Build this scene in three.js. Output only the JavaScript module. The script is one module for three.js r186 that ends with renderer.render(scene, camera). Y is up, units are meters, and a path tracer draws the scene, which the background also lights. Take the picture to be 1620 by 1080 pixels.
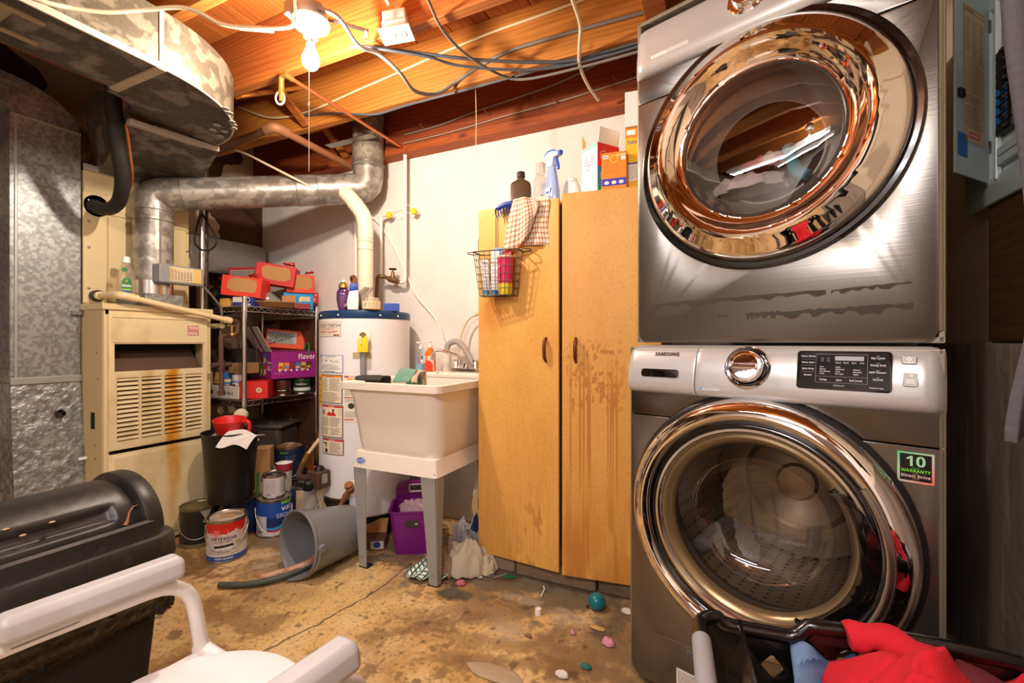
import * as THREE from 'three';
import { RoundedBoxGeometry } from 'three/addons/geometries/RoundedBoxGeometry.js';
import { mergeGeometries, toCreasedNormals, mergeVertices } from 'three/addons/utils/BufferGeometryUtils.js';
import { FontLoader } from 'three/addons/loaders/FontLoader.js';
import { TextGeometry } from 'three/addons/geometries/TextGeometry.js';
import { RectAreaLightUniformsLib } from 'three/addons/lights/RectAreaLightUniformsLib.js';

// ------------------------------------------------------------------ camera, light, exposure
const scene = new THREE.Scene();
scene.background = new THREE.Color(0x000000);
const camera = new THREE.PerspectiveCamera(73.74, 1620 / 1080, 0.02, 30);
camera.position.set(0, 1, 0);
camera.rotation.y = THREE.MathUtils.degToRad(25);
const renderer = new THREE.WebGLRenderer({ antialias: true });
renderer.toneMapping = THREE.LinearToneMapping;
renderer.toneMappingExposure = 0.93;
renderer.shadowMap.enabled = true;
RectAreaLightUniformsLib.init();
const BULB = { pos: [-1.317, 1.965, -1.151], color: 0xffefdc, power: 4.9 };
const UNSEEN_BULB = { pos: [-0.36, 2.175, 0.3], color: 0xfff3e6, power: 4.2 };  // unseen bulb behind the camera, placed to light the right wall
const UNSEEN_STRIPS = [{ pos: [-0.7, 2.07, 0.62], w: 1.5, h: 0.07, power: 48 }, { pos: [-0.42, 2.07, 1.0], w: 1.3, h: 0.07, power: 70 }], UNSEEN_STRIP_COLOR = 0xf3f2ff;  // unseen strips behind the camera, placed to light whatever faces it

// ------------------------------------------------------------------ helpers
const V = (x, y, z) => new THREE.Vector3(x, y, z);
const rad = THREE.MathUtils.degToRad;
function rng(seed) { let a = seed >>> 0; return () => { a = (a + 0x6D2B79F5) | 0; let t = Math.imul(a ^ (a >>> 15), 1 | a); t = (t + Math.imul(t ^ (t >>> 7), 61 | t)) ^ t; return ((t ^ (t >>> 14)) >>> 0) / 4294967296; }; }
const lerp = (a, b, t) => a + (b - a) * t, clamp = (x, a = 0, b = 1) => Math.min(b, Math.max(a, x));
const smooth = (a, b, x) => { const t = clamp((x - a) / (b - a)); return t * t * (3 - 2 * t); };
function hash2(x, y, s) { let h = Math.imul(x, 374761393) ^ Math.imul(y, 668265263) ^ Math.imul(s, 1274126177); h = Math.imul(h ^ (h >>> 13), 1274126177); return ((h ^ (h >>> 16)) >>> 0) / 4294967296; }
function vnoise(x, y, s = 0, px = 0, py = 0) {                        // value noise, optionally periodic
  const xi = Math.floor(x), yi = Math.floor(y), fx = x - xi, fy = y - yi, u = fx * fx * (3 - 2 * fx), v = fy * fy * (3 - 2 * fy);
  const w = (i, p) => p ? ((i % p) + p) % p : i;
  const a = hash2(w(xi, px), w(yi, py), s), b = hash2(w(xi + 1, px), w(yi, py), s), c = hash2(w(xi, px), w(yi + 1, py), s), d = hash2(w(xi + 1, px), w(yi + 1, py), s);
  return a + (b - a) * u + (c - a) * v + (a - b - c + d) * u * v;
}
function fbm(x, y, s = 0, o = 4, px = 0, py = 0) { let a = 0.5, f = 1, t = 0, n = 0; for (let i = 0; i < o; i++) { t += a * vnoise(x * f, y * f, s + i * 17, px * f, py * f); n += a; a *= 0.5; f *= 2; } return t / n; }
const mix3 = (a, b, t) => [lerp(a[0], b[0], t), lerp(a[1], b[1], t), lerp(a[2], b[2], t)];
const hex3 = h => [(h >> 16) & 255, (h >> 8) & 255, h & 255];
function dataTex(w, h, fn, srgb = true, rx = 1, ry = rx) {            // fn(u, v) -> [r, g, b] 0..255
  const d = new Uint8Array(w * h * 4);
  for (let j = 0; j < h; j++) for (let i = 0; i < w; i++) { const c = fn(i / w, j / h), k = (j * w + i) * 4; d[k] = clamp(c[0], 0, 255); d[k + 1] = clamp(c[1], 0, 255); d[k + 2] = clamp(c[2], 0, 255); d[k + 3] = 255; }
  const t = new THREE.DataTexture(d, w, h); t.magFilter = THREE.LinearFilter; t.minFilter = THREE.LinearMipmapLinearFilter; t.generateMipmaps = true;
  t.wrapS = t.wrapT = THREE.RepeatWrapping; if (srgb) t.colorSpace = THREE.SRGBColorSpace; t.repeat.set(rx, ry); t.needsUpdate = true; return t;
}
const pages = [];                                                     // printed sheets share a few large canvases
function cv(w, h, draw) {
  const S = 2048, p = 4; let q = pages.find(c => (c.x + w + p <= S && c.y + h + p <= S) || (c.y + c.row + h + p * 2 <= S && w + p <= S));
  if (!q) { const c = document.createElement('canvas'); c.width = c.height = S; const t = new THREE.CanvasTexture(c); t.colorSpace = THREE.SRGBColorSpace; pages.push(q = { g: c.getContext('2d'), t, x: 0, y: 0, row: 0 }); }
  if (q.x + w + p > S) { q.y += q.row + p; q.x = 0; q.row = 0; }
  const x = q.x, y = q.y; q.x += w + p; q.row = Math.max(q.row, h); const g = q.g; g.save(); g.beginPath(); g.rect(x, y, w, h); g.clip(); g.translate(x, y); draw(g, w, h); g.restore();
  const t = q.t.clone(); t.offset.set((x + 1) / S, 1 - (y + h - 1) / S); t.repeat.set((w - 2) / S, (h - 2) / S); t.needsUpdate = true; return t;
}
function lines(g, x, y, w, n, gap, th, col = '#444', seed = 1) { const r = rng(seed); g.fillStyle = col; for (let i = 0; i < n; i++) { let cx = x; const end = x + w * (0.7 + 0.3 * r()); while (cx < end) { const l = th * (1 + 4 * r()); g.fillRect(cx, y + i * gap, Math.min(l, end - cx), th); cx += l + th * 0.8; } } }
function text(g, s, x, y, size, col = '#000', font = 'bold', align = 'left', maxw) { g.fillStyle = col; g.font = `${font} ${size}px sans-serif`; g.textAlign = align; if (maxw) g.fillText(s, x, y, maxw); else g.fillText(s, x, y); }

// geometry helpers: everything comes out non-indexed with position, normal, uv
function clean(g) { g = g.index ? g.toNonIndexed() : g; for (const k of Object.keys(g.attributes)) if (!['position', 'normal', 'uv'].includes(k)) g.deleteAttribute(k); if (!g.attributes.normal) g.computeVertexNormals(); if (!g.attributes.uv) g.setAttribute('uv', new THREE.BufferAttribute(new Float32Array(g.attributes.position.count * 2), 2)); g.morphAttributes = {}; return g; }
function place(g, x = 0, y = 0, z = 0, rx = 0, ry = 0, rz = 0) { g.applyMatrix4(new THREE.Matrix4().compose(V(x, y, z), new THREE.Quaternion().setFromEuler(new THREE.Euler(rx, ry, rz, 'YXZ')), V(1, 1, 1))); return g; }
function box(w, h, d, x = 0, y = 0, z = 0, r = 0, s = 2) { const g = r > 0 ? new RoundedBoxGeometry(w, h, d, s, Math.min(r, w / 2.01, h / 2.01, d / 2.01)) : new THREE.BoxGeometry(w, h, d); return clean(g).translate(x, y, z); }
function cyl(r0, r1, h, x = 0, y = 0, z = 0, seg = 28, open = false) { return clean(new THREE.CylinderGeometry(r1, r0, h, seg, 1, open)).translate(x, y + h / 2, z); }   // r0 at the bottom
function lathe(p, seg = 48) { return clean(toCreasedNormals(new THREE.LatheGeometry(p.map(q => new THREE.Vector2(Math.max(q[0], 1e-5), q[1])), seg), 0.6)); }
function ball(r, x = 0, y = 0, z = 0, sx = 1, sy = 1, sz = 1, seg = 20) { return clean(new THREE.SphereGeometry(r, seg, Math.ceil(seg * 0.7))).scale(sx, sy, sz).translate(x, y, z); }
function bend(pts, rd = 0.03, n = 5) {                                // round the corners of a polyline
  const P = pts.map(p => V(...p)), out = [P[0]];
  for (let i = 1; i < P.length - 1; i++) {
    const a = P[i - 1], b = P[i], c = P[i + 1], k = Math.min(rd, a.distanceTo(b) * 0.49, b.distanceTo(c) * 0.49);
    const p = b.clone().add(a.clone().sub(b).setLength(k)), q = b.clone().add(c.clone().sub(b).setLength(k));
    for (let j = 0; j <= n; j++) { const t = j / n; out.push(p.clone().multiplyScalar((1 - t) * (1 - t)).add(b.clone().multiplyScalar(2 * t * (1 - t))).add(q.clone().multiplyScalar(t * t))); }
  }
  out.push(P[P.length - 1]); return out;
}
function sweep(P, r, seg = 10, closed = false, caps = true) {         // round tube along the points themselves; r may be a function of t
  P = P.map(p => p.isVector3 ? p : V(...p)); const n = P.length, pos = [], uv = [], idx = [], T = [];
  for (let i = 0; i < n; i++) { const a = P[closed ? (i + n - 1) % n : Math.max(0, i - 1)], b = P[closed ? (i + 1) % n : Math.min(n - 1, i + 1)]; T.push(b.clone().sub(a).normalize()); }
  let N = Math.abs(T[0].y) < 0.9 ? V(0, 1, 0) : V(1, 0, 0); N.sub(T[0].clone().multiplyScalar(N.dot(T[0]))).normalize();
  let len = 0; const m = closed ? n + 1 : n; const nor = [];
  for (let k = 0; k < m; k++) { const i = k % n; if (k) len += P[i].distanceTo(P[(k - 1) % n]);
    N.sub(T[i].clone().multiplyScalar(N.dot(T[i]))).normalize(); const B = T[i].clone().cross(N), R = typeof r === 'function' ? r(k / (m - 1)) : r;
    for (let j = 0; j <= seg; j++) { const a = j / seg * Math.PI * 2, d = N.clone().multiplyScalar(Math.cos(a)).add(B.clone().multiplyScalar(Math.sin(a))); pos.push(P[i].x + d.x * R, P[i].y + d.y * R, P[i].z + d.z * R); nor.push(d.x, d.y, d.z); uv.push(len, j / seg * R * 6.283); } }
  for (let k = 0; k < m - 1; k++) for (let j = 0; j < seg; j++) { const a = k * (seg + 1) + j, b = a + seg + 1; idx.push(a, a + 1, b, b, a + 1, b + 1); }
  if (caps && !closed) for (const [k, s] of [[0, -1], [n - 1, 1]]) { const c = pos.length / 3; const t = T[k].clone().multiplyScalar(s); pos.push(P[k].x, P[k].y, P[k].z); nor.push(t.x, t.y, t.z); uv.push(0, 0); for (let j = 0; j <= seg; j++) { const q = (k * (seg + 1) + j) * 3; pos.push(pos[q], pos[q + 1], pos[q + 2]); nor.push(t.x, t.y, t.z); uv.push(0, 0); } for (let j = 0; j < seg; j++) { if (s < 0) idx.push(c, c + 2 + j, c + 1 + j); else idx.push(c, c + 1 + j, c + 2 + j); } }
  const g = new THREE.BufferGeometry(); g.setAttribute('position', new THREE.Float32BufferAttribute(pos, 3)); g.setAttribute('normal', new THREE.Float32BufferAttribute(nor, 3)); g.setAttribute('uv', new THREE.Float32BufferAttribute(uv, 2)); g.setIndex(idx); return clean(g);
}
const curve = (pts, n = 24, closed = false) => new THREE.CatmullRomCurve3(pts.map(p => V(...p)), closed, 'centripetal').getPoints(n);
const tube = (pts, r, n = 24, seg = 8) => sweep(curve(pts, n), r, seg);
const pipe = (pts, r, rd = 0.04, seg = 14) => sweep(bend(pts, rd), r, seg);
function shape(pts, holes = []) { const s = new THREE.Shape(pts.map(p => new THREE.Vector2(p[0], p[1]))); for (const h of holes) s.holes.push(h); return s; }
function rrect(w, h, r, cx = 0, cy = 0, C = THREE.Shape) { const s = new C(), x = cx - w / 2, y = cy - h / 2; s.moveTo(x + r, y); s.lineTo(x + w - r, y); s.absarc(x + w - r, y + r, r, -Math.PI / 2, 0); s.lineTo(x + w, y + h - r); s.absarc(x + w - r, y + h - r, r, 0, Math.PI / 2); s.lineTo(x + r, y + h); s.absarc(x + r, y + h - r, r, Math.PI / 2, Math.PI); s.lineTo(x, y + r); s.absarc(x + r, y + r, r, Math.PI, Math.PI * 1.5); return s; }
function circ(r, cx = 0, cy = 0, C = THREE.Path) { const s = new C(); s.absarc(cx, cy, r, 0, Math.PI * 2, true); return s; }
function ext(s, depth, b = 0, seg = 24) { return clean(toCreasedNormals(clean(new THREE.ExtrudeGeometry(s, { depth, bevelEnabled: b > 0, bevelThickness: b, bevelSize: b, bevelOffset: -b, bevelSegments: 2, curveSegments: seg })), 0.55)); }
function sheet(fn, nu, nv, th = 0.002) {                               // a surface with thickness; fn(u, v) -> [x, y, z]
  const P = [], N = []; for (let j = 0; j <= nv; j++) for (let i = 0; i <= nu; i++) P.push(V(...fn(i / nu, j / nv)));
  const at = (i, j) => P[clamp(j, 0, nv) * (nu + 1) + clamp(i, 0, nu)];
  for (let j = 0; j <= nv; j++) for (let i = 0; i <= nu; i++) { const n = at(i + 1, j).clone().sub(at(i - 1, j)).cross(at(i, j + 1).clone().sub(at(i, j - 1))); if (n.lengthSq() < 1e-16) n.set(0, 1, 0); N.push(n.normalize()); }
  const pos = [], uv = [], idx = [], S = (nu + 1) * (nv + 1);
  for (const s of [0.5, -0.5]) P.forEach((p, k) => { pos.push(p.x + N[k].x * th * s, p.y + N[k].y * th * s, p.z + N[k].z * th * s); uv.push((k % (nu + 1)) / nu, Math.floor(k / (nu + 1)) / nv); });
  for (let j = 0; j < nv; j++) for (let i = 0; i < nu; i++) { const a = j * (nu + 1) + i, b = a + 1, c = a + nu + 1, d = c + 1; idx.push(a, b, c, b, d, c, S + a, S + c, S + b, S + b, S + c, S + d); }
  const rim = []; for (let i = 0; i < nu; i++) rim.push([i, i + 1]); for (let j = 0; j < nv; j++) rim.push([j * (nu + 1) + nu, (j + 1) * (nu + 1) + nu]); for (let i = nu; i > 0; i--) rim.push([nv * (nu + 1) + i, nv * (nu + 1) + i - 1]); for (let j = nv; j > 0; j--) rim.push([j * (nu + 1), (j - 1) * (nu + 1)]);
  for (const [a, b] of rim) idx.push(a, S + a, b, b, S + a, S + b);
  const g = new THREE.BufferGeometry(); g.setAttribute('position', new THREE.Float32BufferAttribute(pos, 3)); g.setAttribute('uv', new THREE.Float32BufferAttribute(uv, 2)); g.setIndex(idx); g.computeVertexNormals(); return clean(g);
}
function heap(rx, rz, h, seed, folds = 7, n = 44) {                     // a crumpled cloth lying in a heap: a square sheet pushed together
  const r = rng(seed), a1 = r() * 3.14, a2 = a1 + 1 + r(), F = 2.2 + folds * 0.28;
  return sheet((u, v) => { const X = 2 * u - 1, Z = 2 * v - 1; let x = X * Math.sqrt(1 - Z * Z / 2), z = Z * Math.sqrt(1 - X * X / 2); const rr = Math.hypot(x, z), edge = 1 + 0.5 * (fbm(x * 1.4 + 5, z * 1.4 + 5, seed, 3) - 0.5);
    const w = 1.6 * fbm(x * 1.7 + 9, z * 1.7 + 3, seed + 3, 3), p = (x * Math.cos(a1) + z * Math.sin(a1) + w) * F, q = (x * Math.cos(a2) + z * Math.sin(a2) - w * 0.8) * F * 0.8;
    const ridge = 0.6 * Math.pow(1 - Math.abs(Math.sin(p)), 0.8) + 0.4 * Math.pow(1 - Math.abs(Math.sin(q)), 0.8), lump = fbm(x * 1.5 + 4, z * 1.5 + 4, seed + 8, 3), env = Math.pow(Math.max(0, 1 - rr * rr), 0.55);
    const push = 0.06 * Math.sin(p * 1.3); return [(x * edge + push * Math.cos(a1)) * rx, Math.max(0.002, h * (env * (0.25 + 0.75 * lump) * 0.95 + 0.42 * ridge * (0.25 + 0.75 * env)) + 0.002), (z * edge + push * Math.sin(a1)) * rz]; }, n, n, 0.003);
}
function metric(g) {                                                  // uv in metres on the dominant plane of each triangle
  const p = g.attributes.position, uv = new Float32Array(p.count * 2), a = V(), b = V(), c = V();
  for (let i = 0; i < p.count; i += 3) { a.fromBufferAttribute(p, i); b.fromBufferAttribute(p, i + 1); c.fromBufferAttribute(p, i + 2); const n = b.clone().sub(a).cross(c.clone().sub(a)); const ax = Math.abs(n.x), ay = Math.abs(n.y), az = Math.abs(n.z);
    [a, b, c].forEach((q, k) => { const o = (i + k) * 2; if (ax >= ay && ax >= az) { uv[o] = q.z; uv[o + 1] = q.y; } else if (ay >= az) { uv[o] = q.x; uv[o + 1] = q.z; } else { uv[o] = q.x; uv[o + 1] = q.y; } }); }
  g.setAttribute('uv', new THREE.BufferAttribute(uv, 2)); return g;
}
const used = new Map();
function numbered(n) { const k = used.get(n) || 0; used.set(n, k + 1); return k ? `${n}_${String(k).padStart(3, '0')}` : n; }
function mesh(name, geos, mat, parent, o = {}) {                       // merge into ONE named mesh under parent
  const list = Array.isArray(geos) ? geos : [geos]; const g = list.length > 1 ? mergeGeometries(list) : list[0];
  if (!o.uv) metric(g);
  const m = new THREE.Mesh(g, mat); m.name = parent && parent !== scene ? name : numbered(name); m.castShadow = m.receiveShadow = true; (parent || scene).add(m);
  if (o.label) m.userData.label = o.label; if (o.pos) m.position.set(...o.pos); if (o.rot) m.rotation.set(...o.rot, 'YXZ'); return m;
}
const each = (name, list, m, parent, o) => list.map(g => mesh(name, g, m, parent, o));
function thing(name, label, category, pos = [0, 0, 0], turn = 0, group) { const o = new THREE.Group(); o.name = numbered(name); o.position.set(...pos); o.rotation.y = turn; o.userData = { label, category }; if (group) o.userData.group = group; scene.add(o); return o; }
function single(name, geos, mat, label, category, o = {}) {            // a thing that is one mesh, its origin moved to its base
  const m = mesh(name, geos, mat, scene, o); m.geometry.computeBoundingBox(); const b = m.geometry.boundingBox, c = V((b.min.x + b.max.x) / 2, b.min.y, (b.min.z + b.max.z) / 2);
  m.geometry.translate(-c.x, -c.y, -c.z); m.position.add(c); m.userData = { label, category }; if (o.group) m.userData.group = o.group; if (o.kind) m.userData.kind = o.kind; return m;
}
function struct(name, geos, mat, parent) { const m = mesh(name, geos, mat, parent); if (!parent) m.userData.kind = 'structure'; return m; }
function decal(name, w, h, tex, parent, x, y, z, ry = 0, rx = 0, o = {}) { const m = mesh(name, place(box(w, h, 0.0008), x, y, z, rx, ry, o.rz || 0), mat({ map: tex, rough: o.rough ?? 0.6, trans: o.trans }), parent, { uv: 1, label: o.label }); return m; }
function mat(o = {}) {
  const P = { color: o.color !== undefined ? new THREE.Color(o.color) : new THREE.Color(1, 1, 1), roughness: o.rough ?? 0.6, metalness: o.metal ?? 0, side: THREE.DoubleSide };
  for (const k of ['map', 'bumpMap', 'bumpScale', 'roughnessMap', 'transmission', 'thickness', 'ior', 'clearcoat', 'clearcoatRoughness', 'sheen', 'anisotropy', 'anisotropyRotation', 'opacity', 'alphaMap', 'emissive', 'emissiveIntensity', 'sheenRoughness', 'attenuationDistance', 'specularIntensity']) if (o[k] !== undefined) P[k] = o[k];
  if (o.emissive !== undefined) P.emissive = new THREE.Color(o.emissive); if (o.att !== undefined) P.attenuationColor = new THREE.Color(o.att);
  if (o.trans) P.transparent = true; return new THREE.MeshPhysicalMaterial(P);
}
// ------------------------------------------------------------------ materials
function galvTex(lo, hi, sc, thr, soft, seed, fine = 0.25, size = 512) {   // patchy zinc bloom; one tile is one metre
  return dataTex(size, size, (u, v) => { const w = fbm(u * sc * 0.5, v * sc * 0.5, seed + 9, 3, sc * 0.5, sc * 0.5); const n = fbm(u * sc + w * 1.4, v * sc + w * 0.9, seed, 4, sc, sc), f = vnoise(u * sc * 6, v * sc * 6, seed + 31, sc * 6, sc * 6);
    const t = clamp(smooth(thr - soft, thr + soft, n) * (1 - fine) + f * fine); return mix3(lo, hi, t); });
}
const galvBump = dataTex(512, 512, (u, v) => { const n = fbm(u * 24, v * 24, 5, 4, 24, 24) * 255; return [n, n, n]; }, false);
const rep = (t, x, y = x) => { const c = t.clone(); c.repeat.set(x, y); c.needsUpdate = true; return c; };
const T = {
  duct: galvTex([94, 85, 70], [142, 132, 113], 30, 0.52, 0.09, 3, 0.2),
  ductDark: galvTex([76, 72, 66], [148, 142, 134], 18, 0.57, 0.12, 13, 0.3),
  galvFine: galvTex([120, 121, 120], [186, 187, 184], 84, 0.5, 0.16, 23, 0.5),
  flue: galvTex([132, 125, 117], [190, 182, 172], 30, 0.53, 0.12, 43, 0.3),
};
function woodTex(a, b, seed, knots = 3, w = 512, h = 512) {             // grain runs along u
  const r = rng(seed), K = Array.from({ length: knots }, () => [r(), r(), 0.008 + 0.012 * r()]);
  return dataTex(w, h, (u, v) => { let dv = 0, k = 0; for (const [x, y, s] of K) { let du = Math.abs(u - x), d = v - y; du = Math.min(du, 1 - du); const q = Math.hypot(du * 0.55, d); dv += Math.sign(d) * 0.02 * Math.exp(-q * q / (s * s * 7)); k += Math.exp(-q * q / (s * s * 0.6)); }
    const y = v + dv * 1.6 + 0.05 * fbm(u * 3, v * 4, seed, 3, 3, 4); const ring = Math.abs(((y * 34 + 3.2 * fbm(u * 3, v * 6, seed + 5, 4, 3, 6)) % 1 + 1) % 1 - 0.5) * 2;
    const f = fbm(u * 8, v * 180, seed + 7, 3, 8, 180), l = fbm(u * 3, v * 3, seed + 2, 3, 3, 3); const t = clamp(0.34 * Math.pow(ring, 2.2) + 0.42 * f + 0.7 * (l - 0.36)); const c = mix3(a, b, t); return mix3(c, [70, 28, 8], clamp(k) * 0.75); });
}
T.joist = woodTex([198, 126, 50], [136, 74, 20], 4);
T.joist2 = woodTex([184, 108, 42], [120, 60, 17], 9, 2);
T.sub = woodTex([190, 108, 42], [126, 60, 17], 21, 2);
T.dark = woodTex([96, 58, 30], [50, 28, 14], 33, 2);
T.board = dataTex(512, 512, (u, v) => { const n = fbm(u * 128, v * 128, 3, 2, 128, 128), g = fbm(u * 6, v * 3, 8, 3, 6, 3), fib = fbm(u * 160, v * 24, 11, 2, 160, 24); let c = mix3([214, 156, 70], [230, 176, 90], g); c = mix3(c, [172, 112, 44], 0.25 * smooth(0.62, 0.82, n)); return mix3(c, [192, 130, 56], 0.35 * smooth(0.5, 0.8, fib)); });
T.paint = dataTex(512, 512, (u, v) => { const a = fbm(u * 4, v * 4, 2, 4, 4, 4), b = vnoise(u * 90, v * 90, 7, 90, 90); return mix3([238, 233, 227], [226, 219, 211], smooth(0.35, 0.75, a) * 0.7 + b * 0.15); });
T.concrete = dataTex(512, 512, (u, v) => { const a = fbm(u * 5, v * 3, 2, 4, 5, 3), s = fbm(u * 48, v * 3, 7, 3, 48, 3); return mix3(mix3([168, 154, 138], [112, 98, 84], a), [190, 176, 160], 0.5 * smooth(0.55, 0.8, s)); });
T.cloth = dataTex(256, 256, (u, v) => { const a = 255 * (0.5 + 0.25 * Math.sin(u * 6.283 * 64) + 0.25 * Math.sin(v * 6.283 * 64)); return [a, a, a]; }, false);
T.brush = dataTex(256, 1024, (u, v) => { const a = 120 + 110 * fbm(u * 3, v * 380, 3, 2, 3, 380); return [a, a, a]; }, false);
T.grain = dataTex(256, 256, (u, v) => { const a = 255 * fbm(u * 50, v * 50, 3, 3, 50, 50); return [a, a, a]; }, false);
T.grime = dataTex(512, 512, (u, v) => { const n = fbm(u * 5, v * 5, 12, 5, 5, 5), k = fbm(u * 26, v * 26, 4, 3, 26, 26); return mix3([34, 32, 31], [78, 72, 68], clamp(0.75 * smooth(0.42, 0.74, n) + 0.3 * smooth(0.62, 0.75, k))); });
T.plaster = dataTex(512, 512, (u, v) => { const n = fbm(u * 4 + 2, v * 4, 19, 4, 4, 4); return mix3(mix3([96, 58, 28], [72, 42, 20], n * 2), [186, 166, 134], smooth(0.55, 0.57, n)); });
const M = {
  duct: mat({ map: T.duct, metal: 0.55, rough: 0.48, bumpMap: galvBump, bumpScale: 0.0006 }),
  ductDark: mat({ map: T.ductDark, metal: 0.6, rough: 0.45, bumpMap: galvBump, bumpScale: 0.0006 }),
  galv: mat({ map: T.galvFine, metal: 0.6, rough: 0.42, bumpMap: galvBump, bumpScale: 0.0008 }),
  galvRough: mat({ map: rep(T.galvFine, 0.6), metal: 0.55, rough: 0.42, bumpMap: rep(galvBump, 1.4), bumpScale: 0.012 }),
  flue: mat({ map: T.flue, metal: 0.55, rough: 0.38, bumpMap: galvBump, bumpScale: 0.001 }),
  seam: mat({ color: 0x8d8a86, metal: 0.7, rough: 0.4 }),
  joist: mat({ map: T.joist, rough: 0.62 }), joist2: mat({ map: T.joist2, rough: 0.62 }), sub: mat({ map: rep(T.sub, 1, 1), rough: 0.66 }), darkWood: mat({ map: T.dark, rough: 0.7 }),
  board: mat({ map: T.board, rough: 0.5 }), paint: mat({ map: T.paint, rough: 0.75 }), concrete: mat({ map: T.concrete, rough: 0.85, bumpMap: T.grain, bumpScale: 0.002 }), plaster: mat({ map: T.plaster, rough: 0.85 }),
  cream: mat({ color: 0xd9c596, rough: 0.5 }), creamDark: mat({ color: 0xc9b482, rough: 0.5 }), pvc: mat({ color: 0xe6d0a0, rough: 0.42 }),
  black: mat({ color: 0x0d0c0c, rough: 0.42 }), blackGloss: mat({ color: 0x0a0a0b, rough: 0.12, clearcoat: 1, clearcoatRoughness: 0.06 }), blackMatte: mat({ color: 0x100f0f, rough: 0.85 }), rubber: mat({ color: 0x1c1b1b, rough: 0.7 }),
  chrome: mat({ color: 0xf2efec, metal: 1, rough: 0.04 }), chromeDull: mat({ color: 0xd8d6d2, metal: 1, rough: 0.2 }), nickel: mat({ color: 0xb9b6b0, metal: 1, rough: 0.28 }),
  steelWhite: mat({ color: 0xe9e8ea, rough: 0.35 }), white: mat({ color: 0xf0eeea, rough: 0.4 }), whitePl: mat({ color: 0xefe6d8, rough: 0.38 }), grey: mat({ color: 0x8c8d8f, rough: 0.5 }), greyDark: mat({ color: 0x55565a, rough: 0.5 }),
  iron: mat({ color: 0x5b4334, rough: 0.6, metal: 0.4, bumpMap: T.grain, bumpScale: 0.001 }), rust: mat({ color: 0x9a6240, rough: 0.65, metal: 0.25 }), copper: mat({ color: 0xc87648, rough: 0.35, metal: 0.8 }), brass: mat({ color: 0xb98f4a, rough: 0.35, metal: 0.85 }), bronze: mat({ color: 0x8a6c45, rough: 0.45, metal: 0.7 }),
  wireGrey: mat({ color: 0x77706a, rough: 0.6 }), wireDark: mat({ color: 0x4b5058, rough: 0.5 }), wireTan: mat({ color: 0xd6bd94, rough: 0.55 }), wireWhite: mat({ color: 0xf3ece0, rough: 0.45 }), wireBeige: mat({ color: 0xd9c6a8, rough: 0.5 }),
  red: mat({ color: 0xd4201c, rough: 0.42 }), redBox: mat({ color: 0xcf2a22, rough: 0.45 }), card: mat({ color: 0xb98a56, rough: 0.85 }), purple: mat({ color: 0x7d1282, rough: 0.38 }), blue: mat({ color: 0x1d48a8, rough: 0.4 }), navy: mat({ color: 0x16224a, rough: 0.4 }), orange: mat({ color: 0xee7d1c, rough: 0.45 }), yellow: mat({ color: 0xf2d21c, rough: 0.5 }), teal: mat({ color: 0x12707f, rough: 0.25 }), green: mat({ color: 0x18803c, rough: 0.5 }),
  glassClear: mat({ color: 0xffffff, rough: 0.03, transmission: 1, thickness: 0, ior: 1.45 }),
};
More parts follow.
